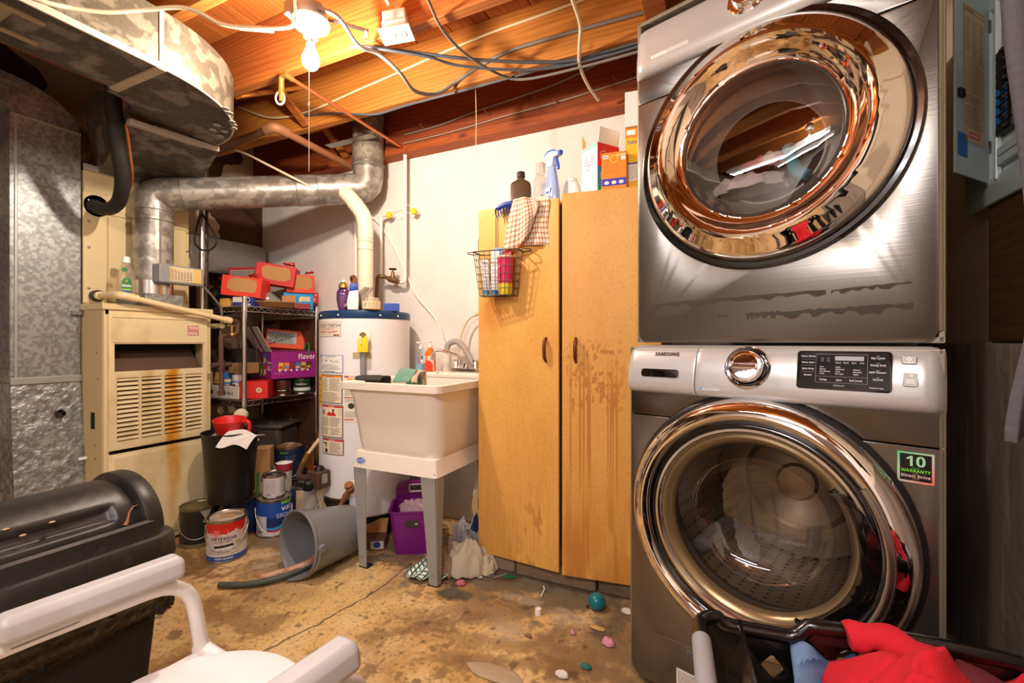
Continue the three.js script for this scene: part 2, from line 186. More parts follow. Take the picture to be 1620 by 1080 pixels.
// ------------------------------------------------------------------ the room
{
  const stains = [ // x, z, rx, rz, turn, colour, strength
    [-0.62, -1.72, 0.5, 0.16, 0.05, [84, 76, 64], 0.75], [-0.3, -1.5, 0.34, 0.22, 0.4, [100, 82, 60], 0.6], [-0.2, -1.2, 0.3, 0.3, 0.2, [112, 88, 60], 0.45], [-0.8, -1.5, 0.3, 0.1, 0.5, [124, 100, 70], 0.5],
    [-0.98, -1.53, 0.07, 0.05, 0, [58, 52, 46], 0.8], [-0.62, -1.28, 0.3, 0.04, 0.35, [124, 94, 56], 0.55], [-0.55, -1.38, 0.34, 0.05, 0.25, [130, 100, 62], 0.5], [-0.95, -1.32, 0.28, 0.035, 0.8, [116, 88, 54], 0.5],
    [-1.62, -1.05, 0.22, 0.1, 0.1, [122, 90, 52], 0.55], [-1.5, -0.85, 0.2, 0.1, 0.5, [120, 84, 46], 0.6], [-2.2, -1.2, 0.3, 0.16, 0.2, [96, 66, 36], 0.7], [-1.75, -1.5, 0.35, 0.2, 0.3, [150, 132, 106], 0.55], [-2.0, -1.8, 0.5, 0.4, 0, [104, 92, 78], 0.7],
    [-1.15, -1.9, 0.5, 0.3, 0, [112, 102, 90], 0.7], [-0.5, -1.58, 0.1, 0.05, 0.2, [196, 182, 160], 0.55], [-0.72, -1.62, 0.09, 0.03, 0, [190, 180, 164], 0.5], [-0.68, -1.42, 0.08, 0.07, 0, [178, 160, 136], 0.5], [-0.38, -1.55, 0.06, 0.05, 0, [72, 66, 60], 0.7], [-0.52, -1.17, 0.1, 0.03, -0.3, [72, 62, 50], 0.6], [-0.45, -1.0, 0.3, 0.18, 0, [134, 98, 56], 0.5], [-1.95, -1.45, 0.08, 0.03, 0.6, [206, 190, 164], 0.6], [-1.86, -1.38, 0.06, 0.025, 0.8, [206, 190, 164], 0.5],
  ];
  const crack = [[-1.284, -1.671], [-1.27, -1.55], [-1.266, -1.406], [-1.29, -1.28], [-1.306, -1.164], [-1.33, -1.08], [-1.352, -0.991], [-1.38, -0.8], [-1.37, -0.5]];
  const X0 = -2.9, Z0 = -2.3, S = 2.9, FS = 4.2, FX = -3.1;
  const floorTex = dataTex(1900, 1900, (u, v) => {
    const x = X0 + u * S, z = Z0 + v * S; const a = fbm(x * 2.1, z * 2.1, 1, 5), b = fbm(x * 9, z * 9, 4, 4), d = fbm(x * 34, z * 34, 9, 5);
    const g = fbm(x * 150, z * 150, 19, 2); let c = mix3([220, 182, 118], [200, 158, 94], smooth(0.32, 0.68, a)); c = mix3(c, [226, 194, 142], 0.6 * smooth(0.52, 0.7, b)); c = mix3(c, [134, 100, 60], 0.38 * smooth(0.54, 0.72, fbm(x * 4 + 9, z * 4, 14, 6))); c = mix3(c, [92, 68, 42], 0.45 * smooth(0.56, 0.72, d) * smooth(0.45, 0.6, a + 0.15)); c = mix3(c, [96, 74, 48], 0.35 * smooth(0.55, 0.8, g));
    for (const [sx, sz, rx, rz, t, col, k] of stains) { const dx = x - sx, dz = z - sz; if (Math.abs(dx) > 0.8 || Math.abs(dz) > 0.8) continue; const p = dx * Math.cos(t) - dz * Math.sin(t), q = dx * Math.sin(t) + dz * Math.cos(t); const r = Math.hypot(p / rx, q / rz) + (b - 0.5) * 1.6 + (d - 0.5) * 1.5; if (r < 1.25) c = mix3(c, col, k * smooth(1.2, 0.45, r)); }
    const sp = fbm(x * 22, z * 22, 77, 4); c = mix3(c, [66, 48, 32], 0.45 * smooth(0.72, 0.8, sp));
    if (x > -1.55 && x < -1.1 && z < -0.4) { const wob = (fbm(x * 30, z * 30, 3, 3) - 0.5) * 0.02; let best = 9; for (let i = 0; i < crack.length - 1; i++) { const [ax, az] = crack[i], [bx, bz] = crack[i + 1]; const t = clamp(((x - ax) * (bx - ax) + (z - az) * (bz - az)) / ((bx - ax) ** 2 + (bz - az) ** 2)); best = Math.min(best, Math.hypot(x + wob - ax - t * (bx - ax), z - az - t * (bz - az))); } c = mix3(c, [66, 54, 42], 0.75 * smooth(0.006, 0.0015, best)); }
    return c;
  });
  floorTex.wrapS = floorTex.wrapT = THREE.MirroredRepeatWrapping;
  const fg = box(FS, 0.1, FS, FX + FS / 2, -0.05, Z0 + FS / 2); { const p = fg.attributes.position, uv = fg.attributes.uv; for (let i = 0; i < p.count; i++) uv.setXY(i, (p.getX(i) - X0) / S, (p.getZ(i) - Z0) / S); }
  const fl = mesh('floor', fg, mat({ map: floorTex, rough: 0.62, bumpMap: T.grain, bumpScale: 0.0006 }), scene, { uv: 1 }); fl.userData.kind = 'structure';

  struct('wall_back', box(4.0, 2.6, 0.1, -1.1, 1.2, -2.25), M.paint);
  struct('wall_left', box(0.1, 2.6, 4.0, -3.05, 1.2, -0.25), M.plaster);
  struct('wall_right', box(0.1, 2.6, 4.0, 0.75, 1.2, -0.25), mat({ map: T.paint, color: 0xe0d2ba, rough: 0.8 }));
  struct('wall_front', box(4.0, 2.6, 0.1, -1.1, 1.2, 1.7), M.paint);
  struct('wall_right_lower', box(0.06, 0.995, 3.85, 0.69, 0.4975, -0.27, 0.004), M.concrete);
  struct('trim_1', box(0.03, 0.42, 0.5, 0.685, 1.21, -1.47, 0.003), M.darkWood);
  // dark plywood lining on the lower back wall beside the heater, with its diagonal brace
  const ply = struct('wall_back_lining', box(1.15, 1.15, 0.02, -2.42, 0.575, -2.185), mat({ map: T.dark, color: 0xffe2c4, rough: 0.75 }));
  mesh('brace', place(box(0.09, 1.1, 0.02, 0, 0, 0), -2.2, 0.62, -2.166, 0, 0, -0.6), mat({ map: T.joist2, rough: 0.7 }), ply);
  const door = new THREE.Group(); door.name = 'door_1'; door.userData.kind = 'structure'; scene.add(door);
  mesh('door_leaf', box(0.8, 2.0, 0.03, -0.2, 1.0, 1.635, 0.004), M.darkWood, door); mesh('door_knob', ball(0.03, -0.53, 0.98, 1.59), M.brass, door);
  // ceiling: floorboards overhead, joists, header, rim and sill
  const c = new THREE.Group(); c.name = 'ceiling'; c.userData.kind = 'structure'; c.position.set(-1.1, 2.385, -0.25); scene.add(c);
  const P = (g) => g.translate(1.1, -2.385, 0.25); const r = rng(5);
  for (let i = 0; i < 21; i++) { const w = 0.186, x = -3.0 + 0.19 * i + 0.09; const g = P(place(box(3.96, 0.02, w, 0, 0, 0, 0.002, 1), x, 2.398, -0.25, 0, Math.PI / 2, 0)); const m = mesh('floorboard', g, M.sub, c, { uv: 1 }); const uv = g.attributes.uv, p = g.attributes.position, o = r(); for (let k = 0; k < uv.count; k++) uv.setXY(k, p.getZ(k) * 0.8 + o, p.getX(k) + o * 3); }
  mesh('deck', P(box(4.1, 0.06, 4.1, -1.1, 2.44, -0.25)), M.darkWood, c);
  const joist = (x0, x1, zb, h = 0.255, m = M.joist, y0 = 2.13) => { const g = P(box(x1 - x0, h, 0.04, (x0 + x1) / 2, y0 + h / 2, zb + 0.02, 0.003, 1)); const q = mesh('joist', g, m, c); const uv = q.geometry.attributes.uv, o = r(); for (let k = 0; k < uv.count; k++) uv.setXY(k, uv.getX(k) * 0.55 + o, uv.getY(k) * 1.5 + o * 7); };
  joist(-3.0, 0.7, -1.77, 0.255, M.joist); joist(-3.0, 0.7, -1.37, 0.255, M.joist2);
  for (const z of [-0.97, -0.57, -0.17, 0.23, 0.63, 1.03, 1.43]) joist(z < 0 ? -2.45 : -3.0, 0.7, z, 0.255, z % 2 ? M.joist : M.joist2);
  mesh('header', P(box(0.04, 0.25, 1.5, -2.47, 2.257, -0.6, 0.003, 1)), M.joist2, c);
  mesh('rim_joist', P(box(3.7, 0.26, 0.04, -1.15, 2.26, -2.15, 0.003, 1)), mat({ map: T.joist2, color: 0xe0b8a0, rough: 0.7 }), c);
  mesh('sill_plate', P(box(3.7, 0.045, 0.09, -1.15, 2.1085, -2.155, 0.004, 1)), mat({ map: T.joist2, color: 0xffd8b8, rough: 0.7 }), c);
  for (const x of [-0.215]) mesh('blocking', P(box(0.075, 0.25, 0.36, x, 2.257, -1.55, 0.003, 1)), mat({ map: T.joist, color: 0xf0d8b8, rough: 0.7 }), c);
  mesh('blocking', P(box(0.1, 0.25, 0.33, 0.08, 2.257, -1.95, 0.003, 1)), M.joist2, c);
  const strip = (a, b, w = 0.045, t = 0.018) => { const A = V(...a), B = V(...b), l = A.distanceTo(B); const g = box(w, t, l, 0, 0, 0, 0.002, 1); const q = new THREE.Quaternion().setFromUnitVectors(V(0, 0, 1), B.clone().sub(A).normalize()); g.applyQuaternion(q); const m = A.add(B).multiplyScalar(0.5); return P(g.translate(m.x, m.y, m.z)); };
  mesh('bridging', strip([-2.05, 2.36, -1.74], [-2.05, 2.14, -1.38]), M.joist, c); mesh('bridging', strip([-2.0, 2.14, -1.72], [-2.0, 2.36, -1.38]), M.joist2, c);
  mesh('bridging', strip([-2.1, 2.13, -2.1], [-2.1, 2.34, -1.78]), M.joist2, c); mesh('bridging', strip([-2.05, 2.34, -2.1], [-2.05, 2.14, -1.78]), M.joist2, c);
  for (const [x, y] of [[-1.53, 2.2], [-1.12, 2.19], [-0.74, 2.17], [-0.45, 2.2]]) mesh('nail', P(place(cyl(0.0025, 0.0025, 0.04, 0, 0, 0, 6), x, y, -2.12, 1.2, 0, 0.3)), M.nickel, c);
}
// ------------------------------------------------------------------ lamps
{
  for (const [B, label] of [[BULB, 'lit bare bulb in a white porcelain holder under the joists'], [UNSEEN_BULB, 'unseen bare bulb behind the camera, placed to light the right wall and the machine fronts']]) {
  const t = thing('bulb_lamp', label, 'lamp', [B.pos[0], 2.175, B.pos[2]]);
  mesh('junction_box', [cyl(0.052, 0.05, 0.05, 0, -0.052, 0, 8), box(0.05, 0.035, 0.03, -0.05, -0.02, -0.03, 0.004), box(0.045, 0.05, 0.05, -0.08, 0.01, 0.005, 0.006)], M.grey, t);
  mesh('lamp_holder', lathe([[0.001, -0.05], [0.062, -0.052], [0.064, -0.058], [0.06, -0.066], [0.032, -0.072], [0.026, -0.078], [0.024, -0.108], [0.018, -0.108], [0.001, -0.1]], 36), M.white, t);
  mesh('screw_base', cyl(0.0135, 0.0135, 0.024, 0, -0.128, 0), M.nickel, t);
  mesh('bulb', lathe([[0.0001, -0.222], [0.012, -0.22], [0.022, -0.212], [0.0285, -0.2], [0.03, -0.188], [0.0275, -0.174], [0.021, -0.158], [0.0155, -0.142], [0.0135, -0.128], [0.001, -0.127]], 32), mat({ color: 0xfff4e0, rough: 0.4, emissive: 0xffe0b0, emissiveIntensity: 9 }), t);
  mesh('bracket', [place(box(0.13, 0.006, 0.014, 0.065, 0, 0), 0.03, -0.02, -0.05, 0, 0.75, -0.1), box(0.016, 0.035, 0.004, 0.125, -0.045, -0.14)], M.nickel, t);
  const L = new THREE.PointLight(B.color, B.power, 0, 2); L.position.set(B.pos[0], 2.175 - 0.192, B.pos[2]); L.castShadow = true; L.shadow.radius = 1.5; scene.add(L);
  }
  single('pull_chain', [sweep([[BULB.pos[0] + 0.02, 2.1, BULB.pos[2] + 0.025], [BULB.pos[0] + 0.021, 1.7, BULB.pos[2] + 0.026], [BULB.pos[0] + 0.021, 1.585, BULB.pos[2] + 0.026]], 0.0012, 6), cyl(0.003, 0.003, 0.012, BULB.pos[0] + 0.021, 1.81, BULB.pos[2] + 0.026, 8)], M.wireWhite, 'thin pull chain hanging straight down beside the bulb', 'pull chain');
  UNSEEN_STRIPS.forEach((q, i) => {
    const s = thing('unseen_strip_lamp', ['unseen strip lamp behind the camera nearer the middle of the ceiling, lighting the sides that face the camera', 'unseen strip lamp behind the camera nearer the door, lighting the right side of the room'][i], 'lamp', q.pos);
    mesh('housing', box(q.w + 0.08, 0.05, q.h + 0.05, 0, 0.03, 0, 0.008), M.white, s);
    mesh('tube', box(q.w, 0.012, q.h, 0, -0.001, 0, 0.004), mat({ color: 0xffffff, rough: 0.5, emissive: UNSEEN_STRIP_COLOR, emissiveIntensity: 2.5 }), s);
    const R = new THREE.RectAreaLight(UNSEEN_STRIP_COLOR, q.power, q.w, q.h); R.position.set(q.pos[0], q.pos[1] - 0.012, q.pos[2]); R.lookAt(q.pos[0], 0, q.pos[2]); scene.add(R);
  });
}
// ------------------------------------------------------------------ washing machine and dryer
const font = await new FontLoader().loadAsync('fonts/droid/droid_sans_bold.typeface.json');
const word = (s, size, depth = 0.0008) => { const g = new TextGeometry(s, { font, size, depth, curveSegments: 4 }); g.computeBoundingBox(); g.translate(-g.boundingBox.max.x / 2, 0, 0); return clean(g); };
const steel = mat({ color: 0x7d7973, metal: 0.9, rough: 0.3, bumpMap: T.brush, bumpScale: 0.00012, anisotropy: 0.6, anisotropyRotation: 0 });
const steelDark = mat({ color: 0x676461, metal: 1, rough: 0.27, bumpMap: T.brush, bumpScale: 0.0001, anisotropy: 0.5 });
const panelSilver = mat({ color: 0xc9c9c9, metal: 0.35, rough: 0.32 });
const sideSteel = mat({ color: 0x9a9482, metal: 0.5, rough: 0.4 });
const W2 = 0.343;
function bodyShell(parent, y0, y1, dep) {                              // sides, top, back and base of the cabinet, open at the front
  mesh('cabinet', [box(0.012, y1 - y0, dep, -W2 + 0.008, (y0 + y1) / 2, -dep / 2 - 0.012, 0.003), box(0.012, y1 - y0, dep, W2 - 0.008, (y0 + y1) / 2, -dep / 2 - 0.012, 0.003), box(0.68, 0.012, dep, 0, y1 - 0.006, -dep / 2 - 0.012, 0.003), box(0.68, y1 - y0, 0.01, 0, (y0 + y1) / 2, -dep - 0.005), box(0.68, 0.012, dep, 0, y0 + 0.006, -dep / 2 - 0.012)], sideSteel, parent);
}
const frontWithHole = (y0, y1, hole, hy, r0, r1) => {                  // front sheet, rounded at its outer corners, cut by the round door opening
  const s = new THREE.Shape(), a = W2 - 0.012;
  s.moveTo(-a + r0, y0); s.lineTo(a - r0, y0); s.absarc(a - r0, y0 + r0, r0, -Math.PI / 2, 0); s.lineTo(a, y1 - r1); s.absarc(a - r1, y1 - r1, r1, 0, Math.PI / 2);
  if (hy + hole > y1 + 1e-4) { const h = Math.sqrt(hole * hole - (y1 - hy) ** 2), t = Math.acos(h / hole); s.lineTo(h, y1); s.absarc(0, hy, hole, t, Math.PI - t, true); s.lineTo(-h, y1); }
  else if (hy - hole < y0 - 1e-4) { /* closed below */ }
  s.lineTo(-a + r1, y1); s.absarc(-a + r1, y1 - r1, r1, Math.PI / 2, Math.PI); s.lineTo(-a, y0 + r0); s.absarc(-a + r0, y0 + r0, r0, Math.PI, Math.PI * 1.5);
  if (!(hy + hole > y1 + 1e-4)) s.holes.push(circ(hole, 0, hy)); return s;
};
const upperFascia = (y0, y1, hole, hy) => {                            // the band above the seam: left and right pieces around the door ring
  const h0 = Math.sqrt(Math.max(0, hole * hole - (y0 - hy) ** 2)), t0 = Math.asin(clamp((y0 - hy) / hole, -1, 1)), t1 = Math.asin(clamp((y1 - hy) / hole, -1, 1)), h1 = hole * Math.cos(t1);
  return [1, -1].map(k => { const s = new THREE.Shape(); if (k > 0) { s.moveTo(h0, y0); s.lineTo(W2 - 0.012, y0); s.lineTo(W2 - 0.012, y1); s.lineTo(h1, y1); s.absarc(0, hy, hole, t1, t0, true); } else { s.moveTo(-W2 + 0.012, y0); s.lineTo(-h0, y0); s.absarc(0, hy, hole, Math.PI - t0, Math.PI - t1, true); s.lineTo(-W2 + 0.012, y1); } return s; });
};
const panelProfile = (yl, yt) => shape([[-0.16, yl], [-0.004, yl], [0.010, yl + 0.004], [0.02, yl + 0.014], [0.024, yl + 0.03], [0.020, yl + 0.06], [0.011, yl + (yt - yl) * 0.7], [-0.002, yt - 0.016], [-0.016, yt - 0.005], [-0.035, yt], [-0.16, yt]]);
const panelZ = (t) => t < 0.23 ? 0.023 : t < 0.5 ? lerp(0.024, 0.020, (t - 0.23) / 0.27) : t < 0.72 ? lerp(0.020, 0.011, (t - 0.5) / 0.22) : lerp(0.011, -0.006, (t - 0.72) / 0.2);
function controlPanel(name, parent, x0, x1, yl, yt, rl, rr) {          // swept along the width; rounded where it meets the machine's sides
  const P = [[-0.004, yl], [0.012, yl + 0.004], [0.021, yl + 0.014], [0.024, yl + 0.03], [0.0225, yl + 0.045], [0.020, yl + 0.062], [0.0155, yl + (yt - yl) * 0.6], [0.010, yl + (yt - yl) * 0.72], [0.001, yt - 0.018], [-0.010, yt - 0.009], [-0.022, yt - 0.003], [-0.04, yt], [-0.16, yt]];
  const N = 40; const f = (u, v) => { const x = lerp(x0, x1, u); const k = v * (P.length - 1), i = Math.min(P.length - 2, Math.floor(k)), t = k - i; let z = lerp(P[i][0], P[i + 1][0], t), y = lerp(P[i][1], P[i + 1][1], t);
    let e = 0; if (rl) e = Math.max(e, 1 - (x - x0) / rl); if (rr) e = Math.max(e, 1 - (x1 - x) / rr); e = clamp(e); const c = 1 - Math.sqrt(1 - e * e); return [x, y - c * 0.012 * smooth(yl + 0.03, yt, y), z > -0.1 ? z - c * 0.035 : z]; };
  const g = sheet(f, N, (P.length - 1) * 2, 0.003);
  const caps = []; for (const [x, k] of [[x0 + 0.001, rl], [x1 - 0.001, rr]]) { const pts = []; for (let j = 0; j <= 24; j++) { const q = f(x < (x0 + x1) / 2 ? 0 : 1, j / 24); pts.push([q[2], q[1]]); } pts.push([-0.16, yl]); caps.push(place(ext(shape(pts), 0.001), x, 0, 0, 0, -Math.PI / 2, 0)); }
  return mesh(name, [g, ...caps], panelSilver, parent);
}
const cornerBand = (y0, y1, sgn, r_, r = 0.022) => sheet((u, v) => { const a = u * Math.PI / 2; return [sgn * (W2 - 0.002 - r + r * Math.sin(a)), lerp(y0, y1, v), -0.002 - r + r * Math.cos(a)]; }, 8, 1, 0.002);
const sector = (r0, r1, a0, a1, n = 40) => { const p = []; for (let i = 0; i <= n; i++) { const t = i / n, a = lerp(a0, a1, t), r = typeof r1 === 'function' ? r1(t) : r1; p.push([r * Math.cos(a), r * Math.sin(a)]); } for (let i = n; i >= 0; i--) { const t = i / n, a = lerp(a0, a1, t), r = typeof r0 === 'function' ? r0(t) : r0; p.push([r * Math.cos(a), r * Math.sin(a)]); } return shape(p); };
const ringFront = (p, seg = 96) => { const g = lathe(p.map(([r, z]) => [r, z]), seg); return g.rotateX(Math.PI / 2); };   // profile (radius, out of the front)
const drumTex = dataTex(512, 256, (u, v) => { const x = (u * 48) % 1 - 0.5, y = (v * 20) % 1 - 0.5; const d = Math.hypot(x * 1.3, y) < 0.17 ? 0 : 1; const c = d ? 190 : 84; return [c, c - 6, c - 14]; });
const drumMat = mat({ map: drumTex, metal: 0.85, rough: 0.28 });

// ---- washer
{
  const t = thing('washing_machine', 'front loading washing machine under the dryer with a big chrome porthole and black display', 'washing machine', [0.0662, 0, -1.262], rad(-18));
  bodyShell(t, 0.03, 0.985, 0.77);
  const HY = 0.551, R = 0.311;
  mesh('lower_front', [ext(frontWithHole(0.03, 0.788, R - 0.03, HY, 0.04, 0.001), 0.012, 0.002, 48).translate(0, 0, -0.014)], steel, t);
  mesh('upper_front', upperFascia(0.791, 0.866, R - 0.004, HY).map(s => ext(s, 0.011, 0.0015, 40).translate(0, 0, -0.0135)), steelDark, t);
  each('edge_trim', [cornerBand(0.07, 0.787, 1, 0.016), cornerBand(0.07, 0.787, -1, 0.016), cornerBand(0.792, 0.864, 1, 0.016), cornerBand(0.792, 0.864, -1, 0.016)], sideSteel, t);
  each('foot', [[-0.28, -0.08], [0.28, -0.08], [-0.28, -0.7], [0.28, -0.7]].map(([x, z]) => cyl(0.025, 0.02, 0.03, x, 0.001, z, 14)), M.rubber, t);
  const dr = controlPanel('detergent_drawer', t, -W2 + 0.002, -0.137, 0.856, 0.988, 0.03, 0);
  controlPanel('control_panel', t, -0.1345, W2 - 0.002, 0.856, 0.988, 0, 0.03);
  mesh('handle_slot', place(ext(rrect(0.108, 0.023, 0.008), 0.004, 0.0015), -0.233, 0.912, 0.0188, -0.2), M.blackGloss, dr);
  mesh('logo', place(word('SAMSUNG', 0.0105), -0.219, 0.961, 0.0085, -0.5), mat({ color: 0x3c3128, metal: 0.6, rough: 0.35 }), t);
  decal('slot_print', 0.06, 0.006, cv(256, 26, (g, w, h) => { g.fillStyle = '#c9c7c4'; g.fillRect(0, 0, w, h); text(g, 'steam      vrt       ✿', 6, 19, 19, '#ffffff'); }), t, -0.235, 0.889, 0.0235, 0, 0.05);
  decal('cycle_print', 0.05, 0.008, cv(256, 42, (g, w, h) => { g.fillStyle = '#cbc9c7'; g.fillRect(0, 0, w, h); g.fillStyle = '#3a8ad0'; g.fillRect(4, 6, 26, 28); text(g, 'Smart Care', 40, 30, 26, '#8fb4d8'); }), t, -0.098, 0.8785, 0.0242, 0, 0.0);
  // dial
  const d = new THREE.Group(); d.name = 'dial'; d.position.set(-0.011, 0.937, 0.0165); d.rotation.x = -0.24; t.add(d);
  mesh('dial_ring', ringFront([[0.0001, -0.004], [0.05, -0.004], [0.05, 0.002], [0.047, 0.004], [0.042, 0.003], [0.040, 0.0]], 64), M.blackGloss, d);
  mesh('dial_rim', ringFront([[0.051, -0.003], [0.052, 0.002], [0.049, 0.004], [0.047, 0.002]], 64), M.chrome, d);
  mesh('knob', ringFront([[0.04, 0.0], [0.0385, 0.018], [0.036, 0.022], [0.03, 0.0225], [0.0295, 0.019], [0.0001, 0.0175]], 64), M.chrome, d);
  mesh('grip', box(0.058, 0.016, 0.01, 0, 0, 0.018, 0.004), M.chrome, d);
  // display
  const ds = mesh('display', place(ext(rrect(0.168, 0.086, 0.008), 0.004, 0.002), 0.178, 0.936, 0.0128, -0.2), M.blackGloss, t);
  const disp = cv(1024, 520, (g, w, h) => { g.fillStyle = '#0b0c0e'; g.fillRect(0, 0, w, h); g.strokeStyle = '#8a8a8a'; g.lineWidth = 5; g.strokeRect(205, 28, 590, 410); g.beginPath(); g.moveTo(205, 350); g.lineTo(795, 350); g.stroke();
    g.fillStyle = '#aeb4ba'; g.fillRect(430, 55, 325, 62);
    ['Extra Rinse', 'Extra Spin', 'Spin Only', 'Steam'].forEach((s, i) => { text(g, s, 110, 72 + i * 92, 33, '#e6e6e6', 'bold', 'center'); g.fillStyle = '#999'; if (i < 3) g.fillRect(30, 104 + i * 92, 160, 4); });
    ['My Cycle', 'Delay End', 'Self Clean+', 'Sound'].forEach((s, i) => { text(g, s, 905, 86 + i * 98, 35, '#e6e6e6', 'bold', 'center'); g.fillStyle = '#bbb'; g.fillRect(890, 44 + i * 98, 30, 6); });
    ['Wash', 'Rinse', 'Spin', 'End'].forEach((s, i) => text(g, s, 470 + i * 88, 158, 26, '#ddd', 'bold', 'center'));
    ['Hot', 'Warm', 'Eco Warm', 'Cold'].forEach((s, i) => text(g, '▪ ' + s, 235, 222 + i * 32, 26, '#ddd')); ['High', 'Medium', 'Low', 'No Spin'].forEach((s, i) => text(g, '▪ ' + s, 420, 222 + i * 32, 26, '#ddd')); ['Heavy', 'Normal', 'Light'].forEach((s, i) => text(g, '▪ ' + s, 620, 254 + i * 32, 26, '#ddd'));
    ['Temp.', 'Spin', 'Soil Level'].forEach((s, i) => text(g, s, [300, 480, 670][i], 408, 32, '#eee', 'bold', 'center')); for (const [x, y] of [[270, 80], [340, 80], [270, 115], [340, 115]]) { g.strokeStyle = '#bbb'; g.lineWidth = 3; g.strokeRect(x, y, 26, 18); } text(g, 'Child Lock', 480, 486, 26, '#ccc', 'bold', 'center'); text(g, '*Smart Care', 890, 494, 26, '#ddd', 'bold', 'center'); });
  decal('display_print', 0.158, 0.079, disp, ds, 0.178, 0.9372, 0.0190, 0, -0.2, { rough: 0.08 });
  for (const [n, x, y, w, h, z, draw] of [['power_button', 0.287, 0.962, 0.024, 0.018, 0.006, g => { g.strokeStyle = '#f4f4f4'; g.lineWidth = 7; g.beginPath(); g.arc(64, 40, 17, -1.1, 4.2); g.stroke(); g.fillStyle = '#f4f4f4'; g.fillRect(61, 14, 6, 24); text(g, 'POWER', 64, 88, 24, '#f4f4f4', 'bold', 'center'); }], ['start_button', 0.2895, 0.923, 0.024, 0.029, 0.0163, g => { text(g, '▷ll', 64, 44, 36, '#f4f4f4', 'bold', 'center'); text(g, 'START', 64, 92, 26, '#f4f4f4', 'bold', 'center'); text(g, 'PAUSE', 64, 118, 26, '#f4f4f4', 'bold', 'center'); }]]) {
    const b = mesh(n, place(ext(rrect(w, h, 0.004), 0.003, 0.001), x, y, z, -0.28), M.greyDark, t); const hh = Math.round(128 * h / w * 0.98);
    decal('button_face', w - 0.002, h - 0.002, cv(128, hh, (g, cw, ch) => { g.fillStyle = '#a9a7a4'; g.fillRect(0, 0, cw, ch); draw(g); }), b, x, y + 0.0012, z + 0.0042, 0, -0.28, { rough: 0.4 }); }
  decal('warranty_sticker', 0.056, 0.061, cv(512, 560, (g, w, h) => { const gr = g.createLinearGradient(0, 0, w, h); gr.addColorStop(0, '#59d08a'); gr.addColorStop(0.3, '#a9dfae'); gr.addColorStop(0.6, '#cfc6b8'); gr.addColorStop(1, '#ee6a5a'); g.fillStyle = gr; g.fillRect(0, 0, w, h); g.fillStyle = '#0a0a0a'; g.fillRect(36, 32, w - 72, h - 70); text(g, '10', 256, 255, 260, '#a6dfae', 'bold', 'center'); text(g, 'Y E A R', 256, 300, 34, '#49c060', 'bold', 'center'); text(g, 'WARRANTY', 256, 366, 76, '#7ae03a', 'bold', 'center', 410); text(g, 'on the', 256, 400, 26, '#c89a60', 'bold', 'center'); text(g, 'Direct Drive', 256, 462, 74, '#e8cfc6', 'bold', 'center', 410); text(g, 'MOTOR', 256, 494, 26, '#b08078', 'bold', 'center'); }), t, 0.2965, 0.7465, 0.0006, 0, 0, { rough: 0.25 });
  const fc = mesh('filter_cover', ext(rrect(0.15, 0.13, 0.012), 0.003, 0.001).translate(-0.187, 0.115, -0.0005), steel, t); mesh('latch', box(0.03, 0.016, 0.004, -0.15, 0.163, 0.004, 0.003), M.greyDark, fc);
  decal('notice_label', 0.075, 0.05, cv(300, 200, (g, w, h) => { g.fillStyle = '#e9e2d6'; g.fillRect(0, 0, w, h); lines(g, 16, 20, 260, 11, 15, 7, '#6a6258', 4); }), t, -0.155, 0.085, 0.0045);
  // door
  const dg = new THREE.Group(); dg.name = 'door'; dg.position.set(0, HY, 0); t.add(dg);
  mesh('door_gasket', ringFront([[0.318, -0.004], [0.318, 0.004], [0.312, 0.009], [0.304, 0.006], [0.300, -0.004]]), M.black, dg);
  mesh('door_ring', ringFront([[0.310, 0.004], [0.310, 0.018], [0.306, 0.032], [0.297, 0.045], [0.285, 0.053], [0.272, 0.055], [0.262, 0.050], [0.257, 0.042], [0.256, 0.034]]), M.chrome, dg);
  mesh('inner_band', ringFront([[0.257, 0.040], [0.252, 0.041], [0.246, 0.037], [0.243, 0.03], [0.242, 0.022]]), M.blackGloss, dg);
  mesh('inner_ring', ringFront([[0.2425, 0.03], [0.238, 0.036], [0.232, 0.036], [0.226, 0.03], [0.222, 0.022]]), M.chromeDull, dg);
  mesh('glass_rim', ringFront([[0.223, 0.026], [0.216, 0.028], [0.206, 0.022], [0.199, 0.010], [0.196, -0.004]]), mat({ color: 0x8f7a58, metal: 0.6, rough: 0.28 }), dg);
  mesh('door_glass', ringFront([[0.197, 0.004], [0.192, -0.02], [0.182, -0.05], [0.16, -0.08], [0.12, -0.1], [0.06, -0.112], [0.0001, -0.115]]), mat({ color: 0xcfc8c0, rough: 0.02, transmission: 1, thickness: 0, ior: 1.75 }), dg);
  mesh('handle_recess', ext(sector(t2 => lerp(0.205, 0.212, t2), t2 => 0.2 + 0.052 * Math.pow(Math.sin(Math.PI * t2), 0.45), rad(-62), rad(38)), 0.006, 0.002).translate(0, 0, 0.03), M.blackGloss, dg);
  mesh('door_handle', sweep(Array.from({ length: 20 }, (_, i) => { const a = rad(lerp(-62, 34, i / 19)); return V(0.262 * Math.cos(a), 0.262 * Math.sin(a), 0.052); }), u => 0.006 + 0.003 * Math.sin(Math.PI * u), 10), M.nickel, dg);
  // drum
  const dm = new THREE.Group(); dm.name = 'drum'; dm.position.set(0, HY, -0.02); t.add(dm);
  mesh('door_boot', ringFront([[0.285, -0.006], [0.25, 0.0], [0.232, -0.02], [0.222, -0.05], [0.23, -0.075]]), mat({ color: 0x6e6c69, rough: 0.6 }), dm);
